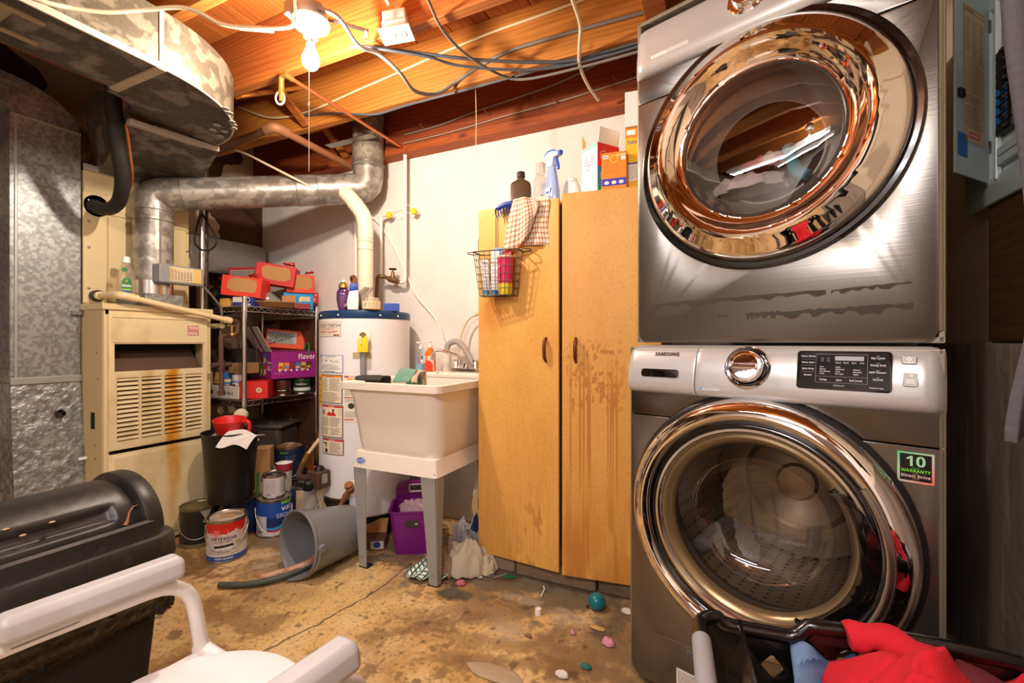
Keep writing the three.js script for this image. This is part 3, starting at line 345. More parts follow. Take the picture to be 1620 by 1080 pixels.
  const dg2 = ringFront([[0.245, -0.06], [0.25, -0.1], [0.25, -0.45], [0.24, -0.47]], 96); { const p = dg2.attributes.position, uv = dg2.attributes.uv; for (let i = 0; i < p.count; i++) uv.setXY(i, (Math.atan2(p.getY(i), p.getX(i)) / 6.283 + 0.5), -p.getZ(i) / 0.5); } mesh('drum_wall', dg2, drumMat, dm, { uv: 1 });
  mesh('drum_back', ringFront([[0.242, -0.47], [0.16, -0.475], [0.14, -0.455], [0.06, -0.45], [0.05, -0.44], [0.0001, -0.438]]), mat({ color: 0xc9beb2, metal: 0.8, rough: 0.3 }), dm);
  for (let k = 0; k < 3; k++) { const a = rad(100 + k * 120); mesh('baffle', place(box(0.05, 0.05, 0.3, 0, 0, 0, 0.02, 3), 0.232 * Math.cos(a), 0.232 * Math.sin(a), -0.26, 0, 0, a), M.grey, dm); }
  for (let k = 0; k < 18; k++) { const r = rng(k + 3), x = -0.06 + 0.15 * r(), y = -0.13 + 0.06 * r(); const zz = -0.1 + (Math.hypot(x, y) / 0.12) ** 2 * 0.02; if (k < 1) mesh('water_drop', Array.from({ length: 26 }, () => ball(0.0022 + 0.0016 * r(), -0.07 + 0.16 * r(), -0.08 - 0.05 * r(), 0, 1, 1, 0.5, 8)).map(g => { const q = g.attributes.position; let mx = 0, my = 0; for (let i = 0; i < q.count; i++) { mx += q.getX(i) / q.count; my += q.getY(i) / q.count; } const rr = Math.hypot(mx, my); return g.translate(0, 0, rr < 0.12 ? -0.1 : -0.082); }), M.glassClear, dg); }
}
// ---- dryer
{
  const t = thing('tumble_dryer', 'stainless tumble dryer stacked on the washing machine, scraped by two torn tape strips', 'dryer', [0.0801, 0.992, -1.3048], rad(-18));
  bodyShell(t, 0.005, 0.975, 0.73);
  const HY = 0.507, R = 0.298;
  mesh('lower_front', ext(frontWithHole(0.006, 0.718, R - 0.035, HY, 0.03, 0.001), 0.012, 0.002, 48).translate(0, 0, -0.014), steel, t);
  mesh('upper_front', upperFascia(0.721, 0.806, R + 0.001, HY).map(s => ext(s, 0.011, 0.0015, 40).translate(0, 0, -0.0135)), steelDark, t);
  each('edge_trim', [cornerBand(0.03, 0.717, 1, 0.02), cornerBand(0.03, 0.717, -1, 0.016), cornerBand(0.722, 0.804, 1, 0.016), cornerBand(0.722, 0.804, -1, 0.016)], sideSteel, t);
  controlPanel('control_panel', t, -W2 + 0.002, W2 - 0.002, 0.792, 0.95, 0.03, 0.03);
  const d = new THREE.Group(); d.name = 'dial'; d.position.set(-0.02, 0.885, 0.014); d.rotation.x = -0.24; t.add(d);
  mesh('dial_rim', ringFront([[0.052, -0.004], [0.052, 0.002], [0.049, 0.004], [0.0001, 0.003]], 64), M.chrome, d); mesh('knob', ringFront([[0.04, 0.0], [0.0385, 0.018], [0.036, 0.022], [0.0001, 0.0215]], 64), M.chrome, d);
  decal('panel_print', 0.05, 0.035, cv(256, 180, (g, w, h) => { g.fillStyle = '#c6c5c3'; g.fillRect(0, 0, w, h); for (let i = 0; i < 5; i++) { g.fillStyle = '#fff'; g.fillRect(140 - i * 8, 10 + i * 24, 90, 9); } g.fillStyle = '#e8a030'; g.fillRect(20, 150, 80, 10); }), t, -0.1, 0.868, 0.0175, 0, -0.14);
  decal('logo', 0.11, 0.012, cv(440, 48, (g, w, h) => { g.fillStyle = '#c8c7c4'; g.fillRect(0, 0, w, h); text(g, 'SAMSUNG', 8, 38, 38, '#fdfdfd', 'bold', 'left', 250); }), t, -0.225, 0.83, 0.0248, 0, 0.0);
  // torn tape left on the steel
  const tape = (x0, y0, x1, y1, w, seed, th = 0.006) => { const n = 60, a = [], b = []; for (let i = 0; i <= n; i++) { const u = i / n, x = lerp(x0, x1, u), y = lerp(y0, y1, u); a.push([x, y + w * (0.15 + 0.25 * vnoise(u * 25, 2, seed))]); b.unshift([x, y - w * (0.1 + 0.9 * Math.pow(vnoise(u * 22, 5, seed + 4), 1.6))]); } return ext(shape([...a, ...b]), 0.0008).translate(0, 0, 0.0001); };
  const tm = mat({ color: 0x3a342e, rough: 0.75 });
  mesh('torn_tape', [tape(-0.29, 0.115, 0.14, 0.124, 0.014, 3), tape(0.15, 0.124, 0.29, 0.131, 0.01, 7)], tm, t);
  mesh('torn_tape', [tape(-0.291, 0.074, -0.185, 0.074, 0.016, 11), tape(-0.1, 0.077, -0.075, 0.077, 0.006, 12), tape(-0.03, 0.076, 0.05, 0.077, 0.018, 13), tape(0.05, 0.077, 0.292, 0.084, 0.017, 14)], tm, t);
  const dg = new THREE.Group(); dg.name = 'door'; dg.position.set(0, HY, 0); t.add(dg);
  mesh('door_gasket', ringFront([[0.314, -0.004], [0.314, 0.006], [0.309, 0.012], [0.3, 0.012], [0.292, 0.004]]), M.blackGloss, dg);
  mesh('door_ring', ringFront([[0.296, 0.003], [0.294, 0.016], [0.288, 0.026], [0.278, 0.034], [0.262, 0.044], [0.25, 0.054], [0.242, 0.060], [0.236, 0.061], [0.231, 0.058]]), M.chrome, dg);
  mesh('inner_ring', ringFront([[0.232, 0.059], [0.227, 0.056], [0.218, 0.046], [0.208, 0.034], [0.198, 0.026], [0.190, 0.022], [0.186, 0.0225], [0.184, 0.02]]), mat({ color: 0xf2e2d6, metal: 1, rough: 0.05 }), dg);
  mesh('glass_rim', ringFront([[0.186, 0.024], [0.182, 0.027], [0.178, 0.024]]), mat({ color: 0x55504c, metal: 0.6, rough: 0.2 }), dg);
  mesh('door_glass', ringFront([[0.18, 0.024], [0.17, 0.028], [0.14, 0.033], [0.09, 0.036], [0.0001, 0.037]]), mat({ color: 0xdedad8, rough: 0.015, transmission: 1, thickness: 0, ior: 2.1 }), dg);
  mesh('inner_bowl', ringFront([[0.18, 0.02], [0.172, -0.02], [0.15, -0.06], [0.132, -0.075], [0.128, -0.075]]), mat({ color: 0x8d8782, metal: 0.2, rough: 0.15 }), dg);
  const dm = new THREE.Group(); dm.name = 'drum'; dm.position.set(0, HY, -0.03); t.add(dm);
  const g2 = ringFront([[0.2, -0.03], [0.27, -0.06], [0.28, -0.1], [0.28, -0.5], [0.0001, -0.52]], 72); mesh('drum_wall', g2, mat({ color: 0x8f8a88, metal: 0.3, rough: 0.4 }), dm);
  // a few clothes left in the drum
  const at = (x, y, z) => { const v = V(x, y, z).applyAxisAngle(V(0, 1, 0), rad(-18)).add(t.position); return [v.x, v.y, v.z]; };
  const put = (m, p) => { m.position.set(...p); m.rotation.y = rad(-18); return m; };
  put(single('pale_cloth', heap(0.09, 0.05, 0.06, 121, 9, 30), mat({ color: 0xd4ccd0, rough: 0.9 }), 'pale crumpled cloth seen through the dryer window', 'cloth'), at(-0.05, HY - 0.1, -0.06));
  put(single('patterned_cloth', heap(0.05, 0.04, 0.05, 122, 9, 24), mat({ map: dataTex(64, 64, (u, v) => [[214, 176, 60], [60, 120, 190], [190, 60, 60], [220, 214, 206]][Math.floor(vnoise(u * 14, v * 14, 4) * 3.99)]), rough: 0.9 }), 'small colourful patterned cloth beside the pale cloth in the dryer', 'cloth'), at(-0.01, HY - 0.045, -0.08));
  put(single('teal_sock', tube([[0, 0.1, 0], [0.008, 0.06, 0], [0.02, 0.03, 0.005], [0.045, 0.01, 0.01]], 0.014, 16, 10), mat({ color: 0x3a8fa8, rough: 0.8 }), 'teal sock hanging at the right inside the dryer window', 'sock'), at(0.07, HY - 0.1, -0.06));
}
// ------------------------------------------------------------------ furnace, ducts and flues
const screw = (x, y, z) => ball(0.006, x, y, z, 0.5, 1, 1, 8);
{
  const X = -2.52, Z0 = -1.54, Z1 = -1.07, Y = 1.172;
  const f = thing('furnace', 'beige upright furnace with louvred door and a rusty streak running down it', 'furnace', [-2.76, 0, (Z0 + Z1) / 2]);
  const L = g => g.translate(2.76, 0, -(Z0 + Z1) / 2);
  mesh('side_panel', L(box(0.48, 1.16, 0.012, -2.76, 0.58, Z1 - 0.006, 0.003)), M.creamDark, f); mesh('side_panel', L(box(0.48, 1.16, 0.012, -2.76, 0.58, Z0 + 0.006, 0.003)), M.creamDark, f);
  mesh('back_panel', L(box(0.012, 1.16, 0.47, -2.98, 0.58, -1.305)), M.creamDark, f);
  mesh('top_panel', L(box(0.5, 0.028, 0.484, -2.752, Y - 0.014, -1.305, 0.004)), M.cream, f);
  mesh('front_frame', [box(0.012, 1.14, 0.02, X + 0.002, 0.575, Z1 - 0.012, 0.002), box(0.012, 1.14, 0.03, X + 0.002, 0.575, Z0 + 0.016, 0.002), box(0.012, 0.03, 0.46, X + 0.002, 1.135, -1.305, 0.002), box(0.012, 0.03, 0.46, X + 0.002, 0.035, -1.305, 0.002)].map(L), M.cream, f);
  // upper door: wooden-panel style sheet with a letterbox opening and four louvre bays; in its own plane (z along, y up)
  const hole = (a, b, y0, y1) => { const p = new THREE.Path(); p.moveTo(a, y0); p.lineTo(b, y0); p.lineTo(b, y1); p.lineTo(a, y1); p.closePath(); return p; };
  const bays = [[-1.203, -1.117], [-1.299, -1.214], [-1.395, -1.312], [-1.488, -1.408]];
  const rustTex = dataTex(512, 768, (u, v) => { const z = lerp(-1.52, -1.09, u), y = lerp(0.02, 1.13, v); let c = mix3([222, 204, 160], [204, 184, 136], smooth(0.4, 0.8, fbm(u * 6, v * 10, 3, 4))); const w = 0.03 * (fbm(u * 9, v * 7, 5, 3) - 0.5); const d = Math.abs(z + 1.352 + w);
    if (y < 0.87) { const k = smooth(0.045, 0.004, d) * (0.45 + 0.75 * fbm(u * 20, v * 40, 8, 3)) * (y > 0.5 ? 1 : 0.7 * smooth(-0.1, 0.5, y)); c = mix3(c, [196, 122, 24], clamp(k)); c = mix3(c, [190, 140, 60], 0.35 * smooth(0.03, 0.0, Math.abs(z + 1.25 + w)) * smooth(0.5, 0.8, y)); }
    return c; });
  const doorUV = g => { const p = g.attributes.position, uv = g.attributes.uv; for (let i = 0; i < p.count; i++) uv.setXY(i, (p.getZ(i) - 1.305 + 1.52) / 0.43, (p.getY(i) - 0.02) / 1.11); return g; };
  const rust = mat({ map: rustTex, rough: 0.5 });
  const ud = mesh('upper_door', doorUV(L(place(ext(shape([[-1.516, 0.505], [-1.085, 0.505], [-1.085, 1.125], [-1.516, 1.125]].map(([z, y]) => [-z, y]), [hole(1.108, 1.496, 0.862, 0.988), ...bays.map(([a, b]) => hole(-b, -a, 0.542, 0.832))]), 0.012, 0.003), X + 0.004, 0, 0, 0, Math.PI / 2, 0))), rust, f, { uv: 1 });
  mesh('panel_ridge', doorUV(L([box(0.004, 0.006, 0.405, X + 0.021, 1.112, -1.302, 0.002), box(0.004, 0.006, 0.405, X + 0.021, 0.998, -1.302, 0.002)].reduce((a, b) => mergeGeometries([a, b])))), rust, ud, { uv: 1 });
  bays.forEach(([a, b]) => { for (let k = 0; k < 14; k++) { const y = 0.546 + k * 0.0209; const g = doorUV(L(place(box(0.0035, 0.0205, b - a + 0.004, 0, 0, 0, 0.001, 1), X + 0.010, y + 0.008, (a + b) / 2, 0, 0, 0.85))); mesh('louvre', g, rust, ud, { uv: 1 }); } });
  mesh('burner_baffle', L(place(box(0.004, 0.13, 0.385, 0, 0, 0), X - 0.055, 0.905, -1.302, 0, 0, 0.7)), mat({ color: 0x6a5140, rough: 0.5, metal: 0.4 }), f);
  mesh('dark_backing', L(box(0.01, 0.62, 0.43, X - 0.1, 0.82, -1.302)), M.blackMatte, f);  // flat black plate behind the openings, standing in for the dark recess
  const ld = mesh('lower_door', doorUV(L(place(ext(shape([[1.085, 0.05], [1.505, 0.05], [1.505, 0.487], [1.085, 0.487]]), 0.01, 0.003), X + 0.004, 0, 0, 0, Math.PI / 2, 0))), rust, f, { uv: 1 });
  mesh('panel_ridge', doorUV(L(box(0.004, 0.4, 0.39, X + 0.0165, 0.27, -1.3, 0.002))), rust, ld, { uv: 1 });
  decal('badge', 0.053, 0.05, cv(160, 150, (g, w, h) => { g.fillStyle = '#c9a49a'; g.fillRect(0, 0, w, h); g.fillStyle = '#e0d0c8'; for (let i = 0; i < 8; i++) { g.beginPath(); g.moveTo(80, 75); g.lineTo(80 + 140 * Math.cos(i * 0.785), 75 + 140 * Math.sin(i * 0.785)); g.lineTo(80 + 140 * Math.cos(i * 0.785 + 0.3), 75 + 140 * Math.sin(i * 0.785 + 0.3)); g.fill(); } g.strokeStyle = '#b03028'; g.lineWidth = 8; g.strokeRect(6, 6, w - 12, h - 12); g.fillStyle = '#b82820'; g.fillRect(24, 58, 112, 34); text(g, 'BRYANT', 80, 84, 24, '#f0d8cc', 'bold', 'center'); }), f, X + 0.0195 + 2.76, 1.056, -1.443 + 1.305, Math.PI / 2, 0, { rough: 0.3 });
  mesh('hand_hole', L(box(0.03, 0.075, 0.004, -2.6, 0.64, Z1 + 0.001, 0.012)), M.blackMatte, f);
  each('screw', [[-2.56, 0.83], [-2.58, 0.53], [-2.58, 0.47], [-2.57, 0.95]].map(([x, y]) => L(ball(0.006, x, y, Z1, 1, 1, 0.5, 8))), M.brass, f);
  mesh('flue_collar', L(box(0.2, 0.06, 0.17, -2.6, Y + 0.03, -1.312, 0.004)), M.galv, f);

  const c = thing('coil_cabinet', 'beige sheet metal coil box set back on top of the furnace', 'cabinet', [-2.84, 1.173, -1.305]);
  const K = g => g.translate(2.84, -1.173, 1.305);
  mesh('body', K(box(0.28, 0.628, 0.46, -2.835, 1.487, -1.305, 0.006)), M.cream, c);
  mesh('access_panel', K(box(0.008, 0.42, 0.35, -2.692, 1.39, -1.34, 0.003)), M.cream, c); mesh('pipe_panel', K(box(0.008, 0.52, 0.09, -2.692, 1.44, -1.115, 0.003)), M.cream, c); mesh('top_panel', K(box(0.008, 0.1, 0.36, -2.692, 1.66, -1.34, 0.003)), M.cream, c);
  each('screw', [[1.66, -1.09], [1.56, -1.09], [1.44, -1.09], [1.25, -1.09], [1.6, -1.52], [1.5, -1.52], [1.22, -1.52]].map(([y, z]) => K(screw(-2.686, y, z))), M.nickel, c);
  mesh('pipe_stain', K(place(cyl(0.05, 0.05, 0.002, 0, 0, 0, 20), -2.688, 1.64, -1.12, 0, 0, Math.PI / 2)), mat({ color: 0x8a7556, rough: 0.8 }), c);
  decal('sticker', 0.014, 0.028, cv(32, 64, (g) => { g.fillStyle = '#eee8dc'; g.fillRect(0, 0, 32, 64); g.fillStyle = '#444'; g.fillRect(8, 8, 12, 36); }), c, 0.1515, 0.36, -0.13, Math.PI / 2);
}
{ // supply plenum: a hopper from the coil box out to the trunk elbow
  const t = thing('supply_plenum', 'galvanised hopper shaped plenum between coil box and overhead duct', 'duct', [-2.5, 1.8, -1.28]);
  const P = (a, b, c, d, n = 1) => sheet((u, v) => { const p = [0, 1, 2].map(k => lerp(lerp(a[k], b[k], u), lerp(d[k], c[k], u), v)); return [p[0] + 2.5, p[1] - 1.8, p[2] + 1.28]; }, 1, 1, 0.003);
  const A = [-2.69, 1.8, -1.13], B = [-2.69, 1.8, -1.54], C = [-2.13, 1.872, -1.335], D = [-2.13, 1.89, -0.99], A2 = [-2.69, 2.09, -1.06], B2 = [-2.69, 2.09, -1.56], C2 = [-2.13, 2.09, -1.335], D2 = [-2.13, 2.09, -0.99];
  mesh('underside', P(A, B, C, D), M.ductDark, t); mesh('side', P(B, B2, C2, C), M.ductDark, t); mesh('side', P(A, D, D2, A2), M.ductDark, t); mesh('back', P([-2.97, 1.8, -1.0], [-2.97, 1.8, -1.56], [-2.97, 2.09, -1.56], [-2.97, 2.09, -1.0]), M.ductDark, t);
  mesh('lower_box', [P([-2.97, 1.8, -1.54], A.map((q, i) => i === 2 ? -1.54 : q), B2, [-2.97, 2.09, -1.54]), P([-2.97, 1.803, -1.075], [-2.69, 1.803, -1.075], [-2.69, 1.803, -1.54], [-2.97, 1.803, -1.54])], M.ductDark, t);
  each('flange', [box(0.012, 0.03, 0.47, -2.69 + 2.5, 0.012, -0.027, 0.002), place(box(0.03, 0.022, 0.35, 0, 0, 0, 0.003), -2.13 + 2.5, 0.078, 0.118, 0.06)], mat({ color: 0xb6aea4, metal: 0.3, rough: 0.5 }), t);
}
{ // overhead trunk with its rounded elbow
  const t = thing('supply_duct', 'big mottled galvanised duct running overhead and ending in a rounded elbow', 'duct', [-1.82, 1.9, -0.4]);
  const L = g => g.translate(1.82, -1.9, 0.4); const xi = -1.963, xo = -1.678, z1 = -0.868, cx = -2.13, ro = 0.452, ri = 0.12;
  const side = (x, z, z2) => L(box(0.003, 0.19, z2 - z, x, 1.995, (z + z2) / 2));
  mesh('trunk_side', side(xo, z1, 0.9), M.duct, t); mesh('trunk_side', side(xi, z1, 0.9), M.duct, t);
  mesh('trunk_bottom', L(box(xo - xi, 0.003, 0.9 - z1, (xi + xo) / 2, 1.9, (0.9 + z1) / 2)), M.ductDark, t); mesh('trunk_top', L(box(xo - xi, 0.003, 0.9 - z1, (xi + xo) / 2, 2.09, (0.9 + z1) / 2)), M.ductDark, t);
  const arc = (r, n = 40) => sheet((u, v) => { const a = u * Math.PI / 2; return [cx + r * Math.cos(a) + 1.82, lerp(1.9, 2.09, v) - 1.9, z1 - r * Math.sin(a) + 0.4]; }, n, 1, 0.003);
  mesh('elbow_cheek', arc(ro), M.duct, t); mesh('elbow_throat', arc(ri), M.ductDark, t);
  const pl = y => { const p = []; for (let i = 0; i <= 32; i++) { const a = i / 32 * Math.PI / 2; p.push([cx + ro * Math.cos(a), -(z1 - ro * Math.sin(a))]); } for (let i = 16; i >= 0; i--) { const a = i / 16 * Math.PI / 2; p.push([cx + ri * Math.cos(a), -(z1 - ri * Math.sin(a))]); } return L(ext(shape(p), 0.003).rotateX(-Math.PI / 2).translate(0, y, 0)); };
  mesh('elbow_bottom', pl(1.898), M.ductDark, t); mesh('elbow_top', pl(2.088), M.ductDark, t);
  mesh('joint_seam', L(mergeGeometries([box(0.012, 0.195, 0.014, xo, 1.995, z1, 0.003), box(xo - xi + 0.01, 0.01, 0.03, (xi + xo) / 2, 1.897, z1, 0.003), box(0.008, 0.022, 0.9 - z1, xo + 0.001, 1.905, (0.9 + z1) / 2, 0.002)])), mat({ color: 0xc8bdac, metal: 0.4, rough: 0.5 }), t);
  mesh('rim_seam', L(sweep(Array.from({ length: 33 }, (_, i) => { const a = i / 32 * Math.PI / 2; return V(cx + ro * Math.cos(a), 1.9, z1 - ro * Math.sin(a)); }), 0.004, 6)), mat({ color: 0xb9b0a2, metal: 0.4, rough: 0.5 }), t);
  mesh('patch', L(box(0.13, 0.004, 0.42, -1.81, 1.897, -0.34, 0.001)), mat({ color: 0x97917e, rough: 0.7 }), t);
  each('foil_tape', [box(0.02, 0.005, 0.5, -1.745, 1.896, -0.36), box(0.02, 0.005, 0.56, -1.88, 1.896, -0.36)].map(L), mat({ color: 0xa8977c, rough: 0.7 }), t);
  each('grey_patch', [[-1.74, -1.12], [-1.76, -1.15], [-1.82, -1.2], [-1.84, -1.22], [-1.87, -1.24], [-1.9, -1.19], [-1.93, -1.24], [-1.96, -1.21], [-1.99, -1.26]].map(([x, z]) => L(cyl(0.014, 0.014, 0.002, x, 1.894, z, 12))), mat({ color: 0xa8a8a8, rough: 0.6, metal: 0.3 }), t);
}
{ // return drop with its goose-neck top
  const t = thing('return_duct', 'tall grey galvanised return duct with a curved top beside the furnace', 'duct', [-2.82, 0, -0.95]);
  const L = g => g.translate(2.82, 0, 0.95); const X = -2.7;
  mesh('upper_shaft', L(mergeGeometries([box(0.003, 1.13, 0.228, X, 1.392, -0.95), box(0.27, 1.13, 0.003, -2.835, 1.392, -0.836), box(0.27, 1.13, 0.003, -2.835, 1.392, -1.064)])), M.galv, t);
  mesh('standing_seam', L(mergeGeometries([box(0.008, 1.13, 0.01, X + 0.003, 1.39, -0.852, 0.002), box(0.012, 0.03, 0.236, X + 0.004, 0.832, -0.952, 0.003), box(0.01, 0.012, 0.23, X + 0.003, 1.955, -0.95, 0.003)])), mat({ color: 0xaaa9a4, metal: 0.5, rough: 0.45 }), t);
  mesh('lower_shaft', [sheet((u, v) => [lerp(X, X + 0.06, 1 - v) + 2.82, lerp(0.0, 0.825, v), lerp(-0.836, lerp(-1.1, -1.064, v), u) + 0.95], 1, 1, 0.003), sheet((u, v) => [lerp(lerp(X, X + 0.06, 1 - v), -2.97, u) + 2.82, lerp(0.0, 0.825, v), -0.836 + 0.95], 1, 1, 0.003)], M.galvRough, t);
  const cz = -0.79, r0 = 0.274, r1 = 0.05; const p = []; for (let i = 0; i <= 20; i++) { const a = Math.PI - i / 20 * Math.PI / 2; p.push([cz + r0 * Math.cos(a), 1.955 + 0.165 * Math.sin(a)]); } p.push([-0.4, 2.12], [-0.4, 1.99]); for (let i = 0; i <= 10; i++) { const a = Math.PI / 2 + i / 10 * Math.PI / 2; p.push([cz + r1 * Math.cos(a), 1.955 + 0.035 * Math.sin(a)]); }
  mesh('gooseneck', L(place(ext(shape(p.map(([z, y]) => [-z, y])), 0.26), -2.96, 0, 0, 0, Math.PI / 2, 0)), mat({ map: rep(T.galvFine, 1), color: 0xd8dae4, metal: 0.6, rough: 0.42 }), t);
  mesh('grommet', L(place(lathe([[0.0001, 0.004], [0.012, 0.004], [0.018, 0.006], [0.02, 0.0]], 24), X + 0.036, 0.68, -0.98, 0, 0, -Math.PI / 2)), M.blackGloss, t);
  mesh('clip', L(box(0.02, 0.02, 0.06, X + 0.01, 1.13, -1.06, 0.003)), M.seam, t);
  mesh('paper_tag', L(box(0.002, 0.012, 0.03, X + 0.06, 0.47, -1.05)), M.white, t);
}
const seg = (a, b, r, seg_ = 28) => sweep([V(...a), V(...b)], r, seg_);
const elbowPipe = (pts, r, rd, n = 4) => sweep(bend(pts, rd, n), r, 32);
{ // galvanised flue from the furnace to the chimney pipe
  const A = [-2.6, 1.23, -1.312], A1 = [-2.6, 1.735, -1.312], B = [-1.872, 1.885, -2.04], B2 = [-1.872, 2.385, -2.04];
  const t = thing('furnace_flue', 'mottled galvanised flue pipe rising from the furnace and crossing to the chimney pipe', 'flue pipe', [-2.6, 1.22, -1.312]);
  const L = g => g.translate(2.6, -1.22, 1.312); const at = k => A1.map((q, i) => lerp(q, B[i], k));
  mesh('damper_section', L(seg(A, [-2.6, 1.3, -1.312], 0.0815)), M.chromeDull, t);
  mesh('riser', L(seg([-2.6, 1.3, -1.312], [-2.6, 1.65, -1.312], 0.0825)), M.flue, t);
  mesh('elbow', L(elbowPipe([[-2.6, 1.64, -1.312], A1, at(0.14)], 0.083, 0.12, 3)), M.flue, t);
  mesh('cross_pipe', L(seg(at(0.12), at(0.66), 0.081)), M.flue, t); mesh('cross_pipe', L(seg(at(0.64), at(0.9), 0.083)), M.flue, t);
  const rings = [[[-2.6, 1.6, -1.312], V(0, 1, 0)], [[-2.6, 1.65, -1.312], V(0, 1, 0)], [at(0.13), null], [at(0.64), null], [at(0.74), null]];
  const dir = V(...B).sub(V(...A1)).normalize();
  each('crimp_ring', rings.map(([p, d]) => { const D = d || dir; const g = clean(new THREE.TorusGeometry(0.083, 0.0028, 6, 32)); g.applyQuaternion(new THREE.Quaternion().setFromUnitVectors(V(0, 0, 1), D)); return L(g.translate(...p)); }), M.seam, t);
  mesh('seam', L(box(0.004, 0.34, 0.008, -2.52, 1.47, -1.3)), M.seam, t);
  const s = thing('chimney_pipe', 'wide grey pipe with an elbow going up through the joists against the wall', 'flue pipe', [-1.872, 1.8, -2.04]);
  const Q = g => g.translate(1.872, -1.8, 2.04);
  mesh('elbow', Q(elbowPipe([at(0.88), B, [-1.872, 2.03, -2.04]], 0.0845, 0.13, 3)), M.flue, s); mesh('stack', Q(seg([-1.872, 2.0, -2.04], [-1.872, 2.38, -2.04], 0.087)), mat({ map: T.flue, color: 0xd8cfc4, rough: 0.6, metal: 0.35 }), s);
  each('crimp_ring', [2.0, 2.02].map(y => Q(place(clean(new THREE.TorusGeometry(0.088, 0.003, 6, 32)), -1.872, y, -2.04, Math.PI / 2))), M.seam, s);
  mesh('hanger', Q(box(0.34, 0.004, 0.05, -1.9, 2.125, -1.93)), M.nickel, s);
  const v = thing('heater_flue', 'cream coloured narrow vent pipe rising from the water heater', 'flue pipe', [-1.78, 1.2, -1.92]);
  const H = g => g.translate(1.78, -1.2, 1.92); const cream = mat({ color: 0xe9dcc4, rough: 0.5 });
  mesh('riser', H(seg([-1.78, 1.215, -1.92], [-1.78, 1.56, -1.92], 0.041)), cream, v); mesh('elbow', H(elbowPipe([[-1.78, 1.54, -1.92], [-1.78, 1.68, -1.92], [-1.86, 1.77, -1.915]], 0.042, 0.07, 3)), cream, v); mesh('branch', H(seg([-1.84, 1.752, -1.917], [-1.95, 1.86, -1.915], 0.041)), cream, v);
  each('crimp_ring', [1.5, 1.545, 1.56].map(y => H(place(clean(new THREE.TorusGeometry(0.042, 0.0018, 6, 28)), -1.78, y, -1.92, Math.PI / 2))), mat({ color: 0xcfc2a8, rough: 0.5 }), v);
  mesh('draft_hood', H(lathe([[0.0001, 0.062], [0.044, 0.06], [0.05, 0.05], [0.075, 0.036], [0.08, 0.02], [0.078, 0.016]], 32).translate(-1.78, 1.172, -1.92)), M.grey, v); each('hood_leg', [-1, 1].map(k => H(box(0.012, 0.03, 0.004, -1.78 + 0.05 * k + 0.02, 1.173, -1.85))), M.grey, v);
}
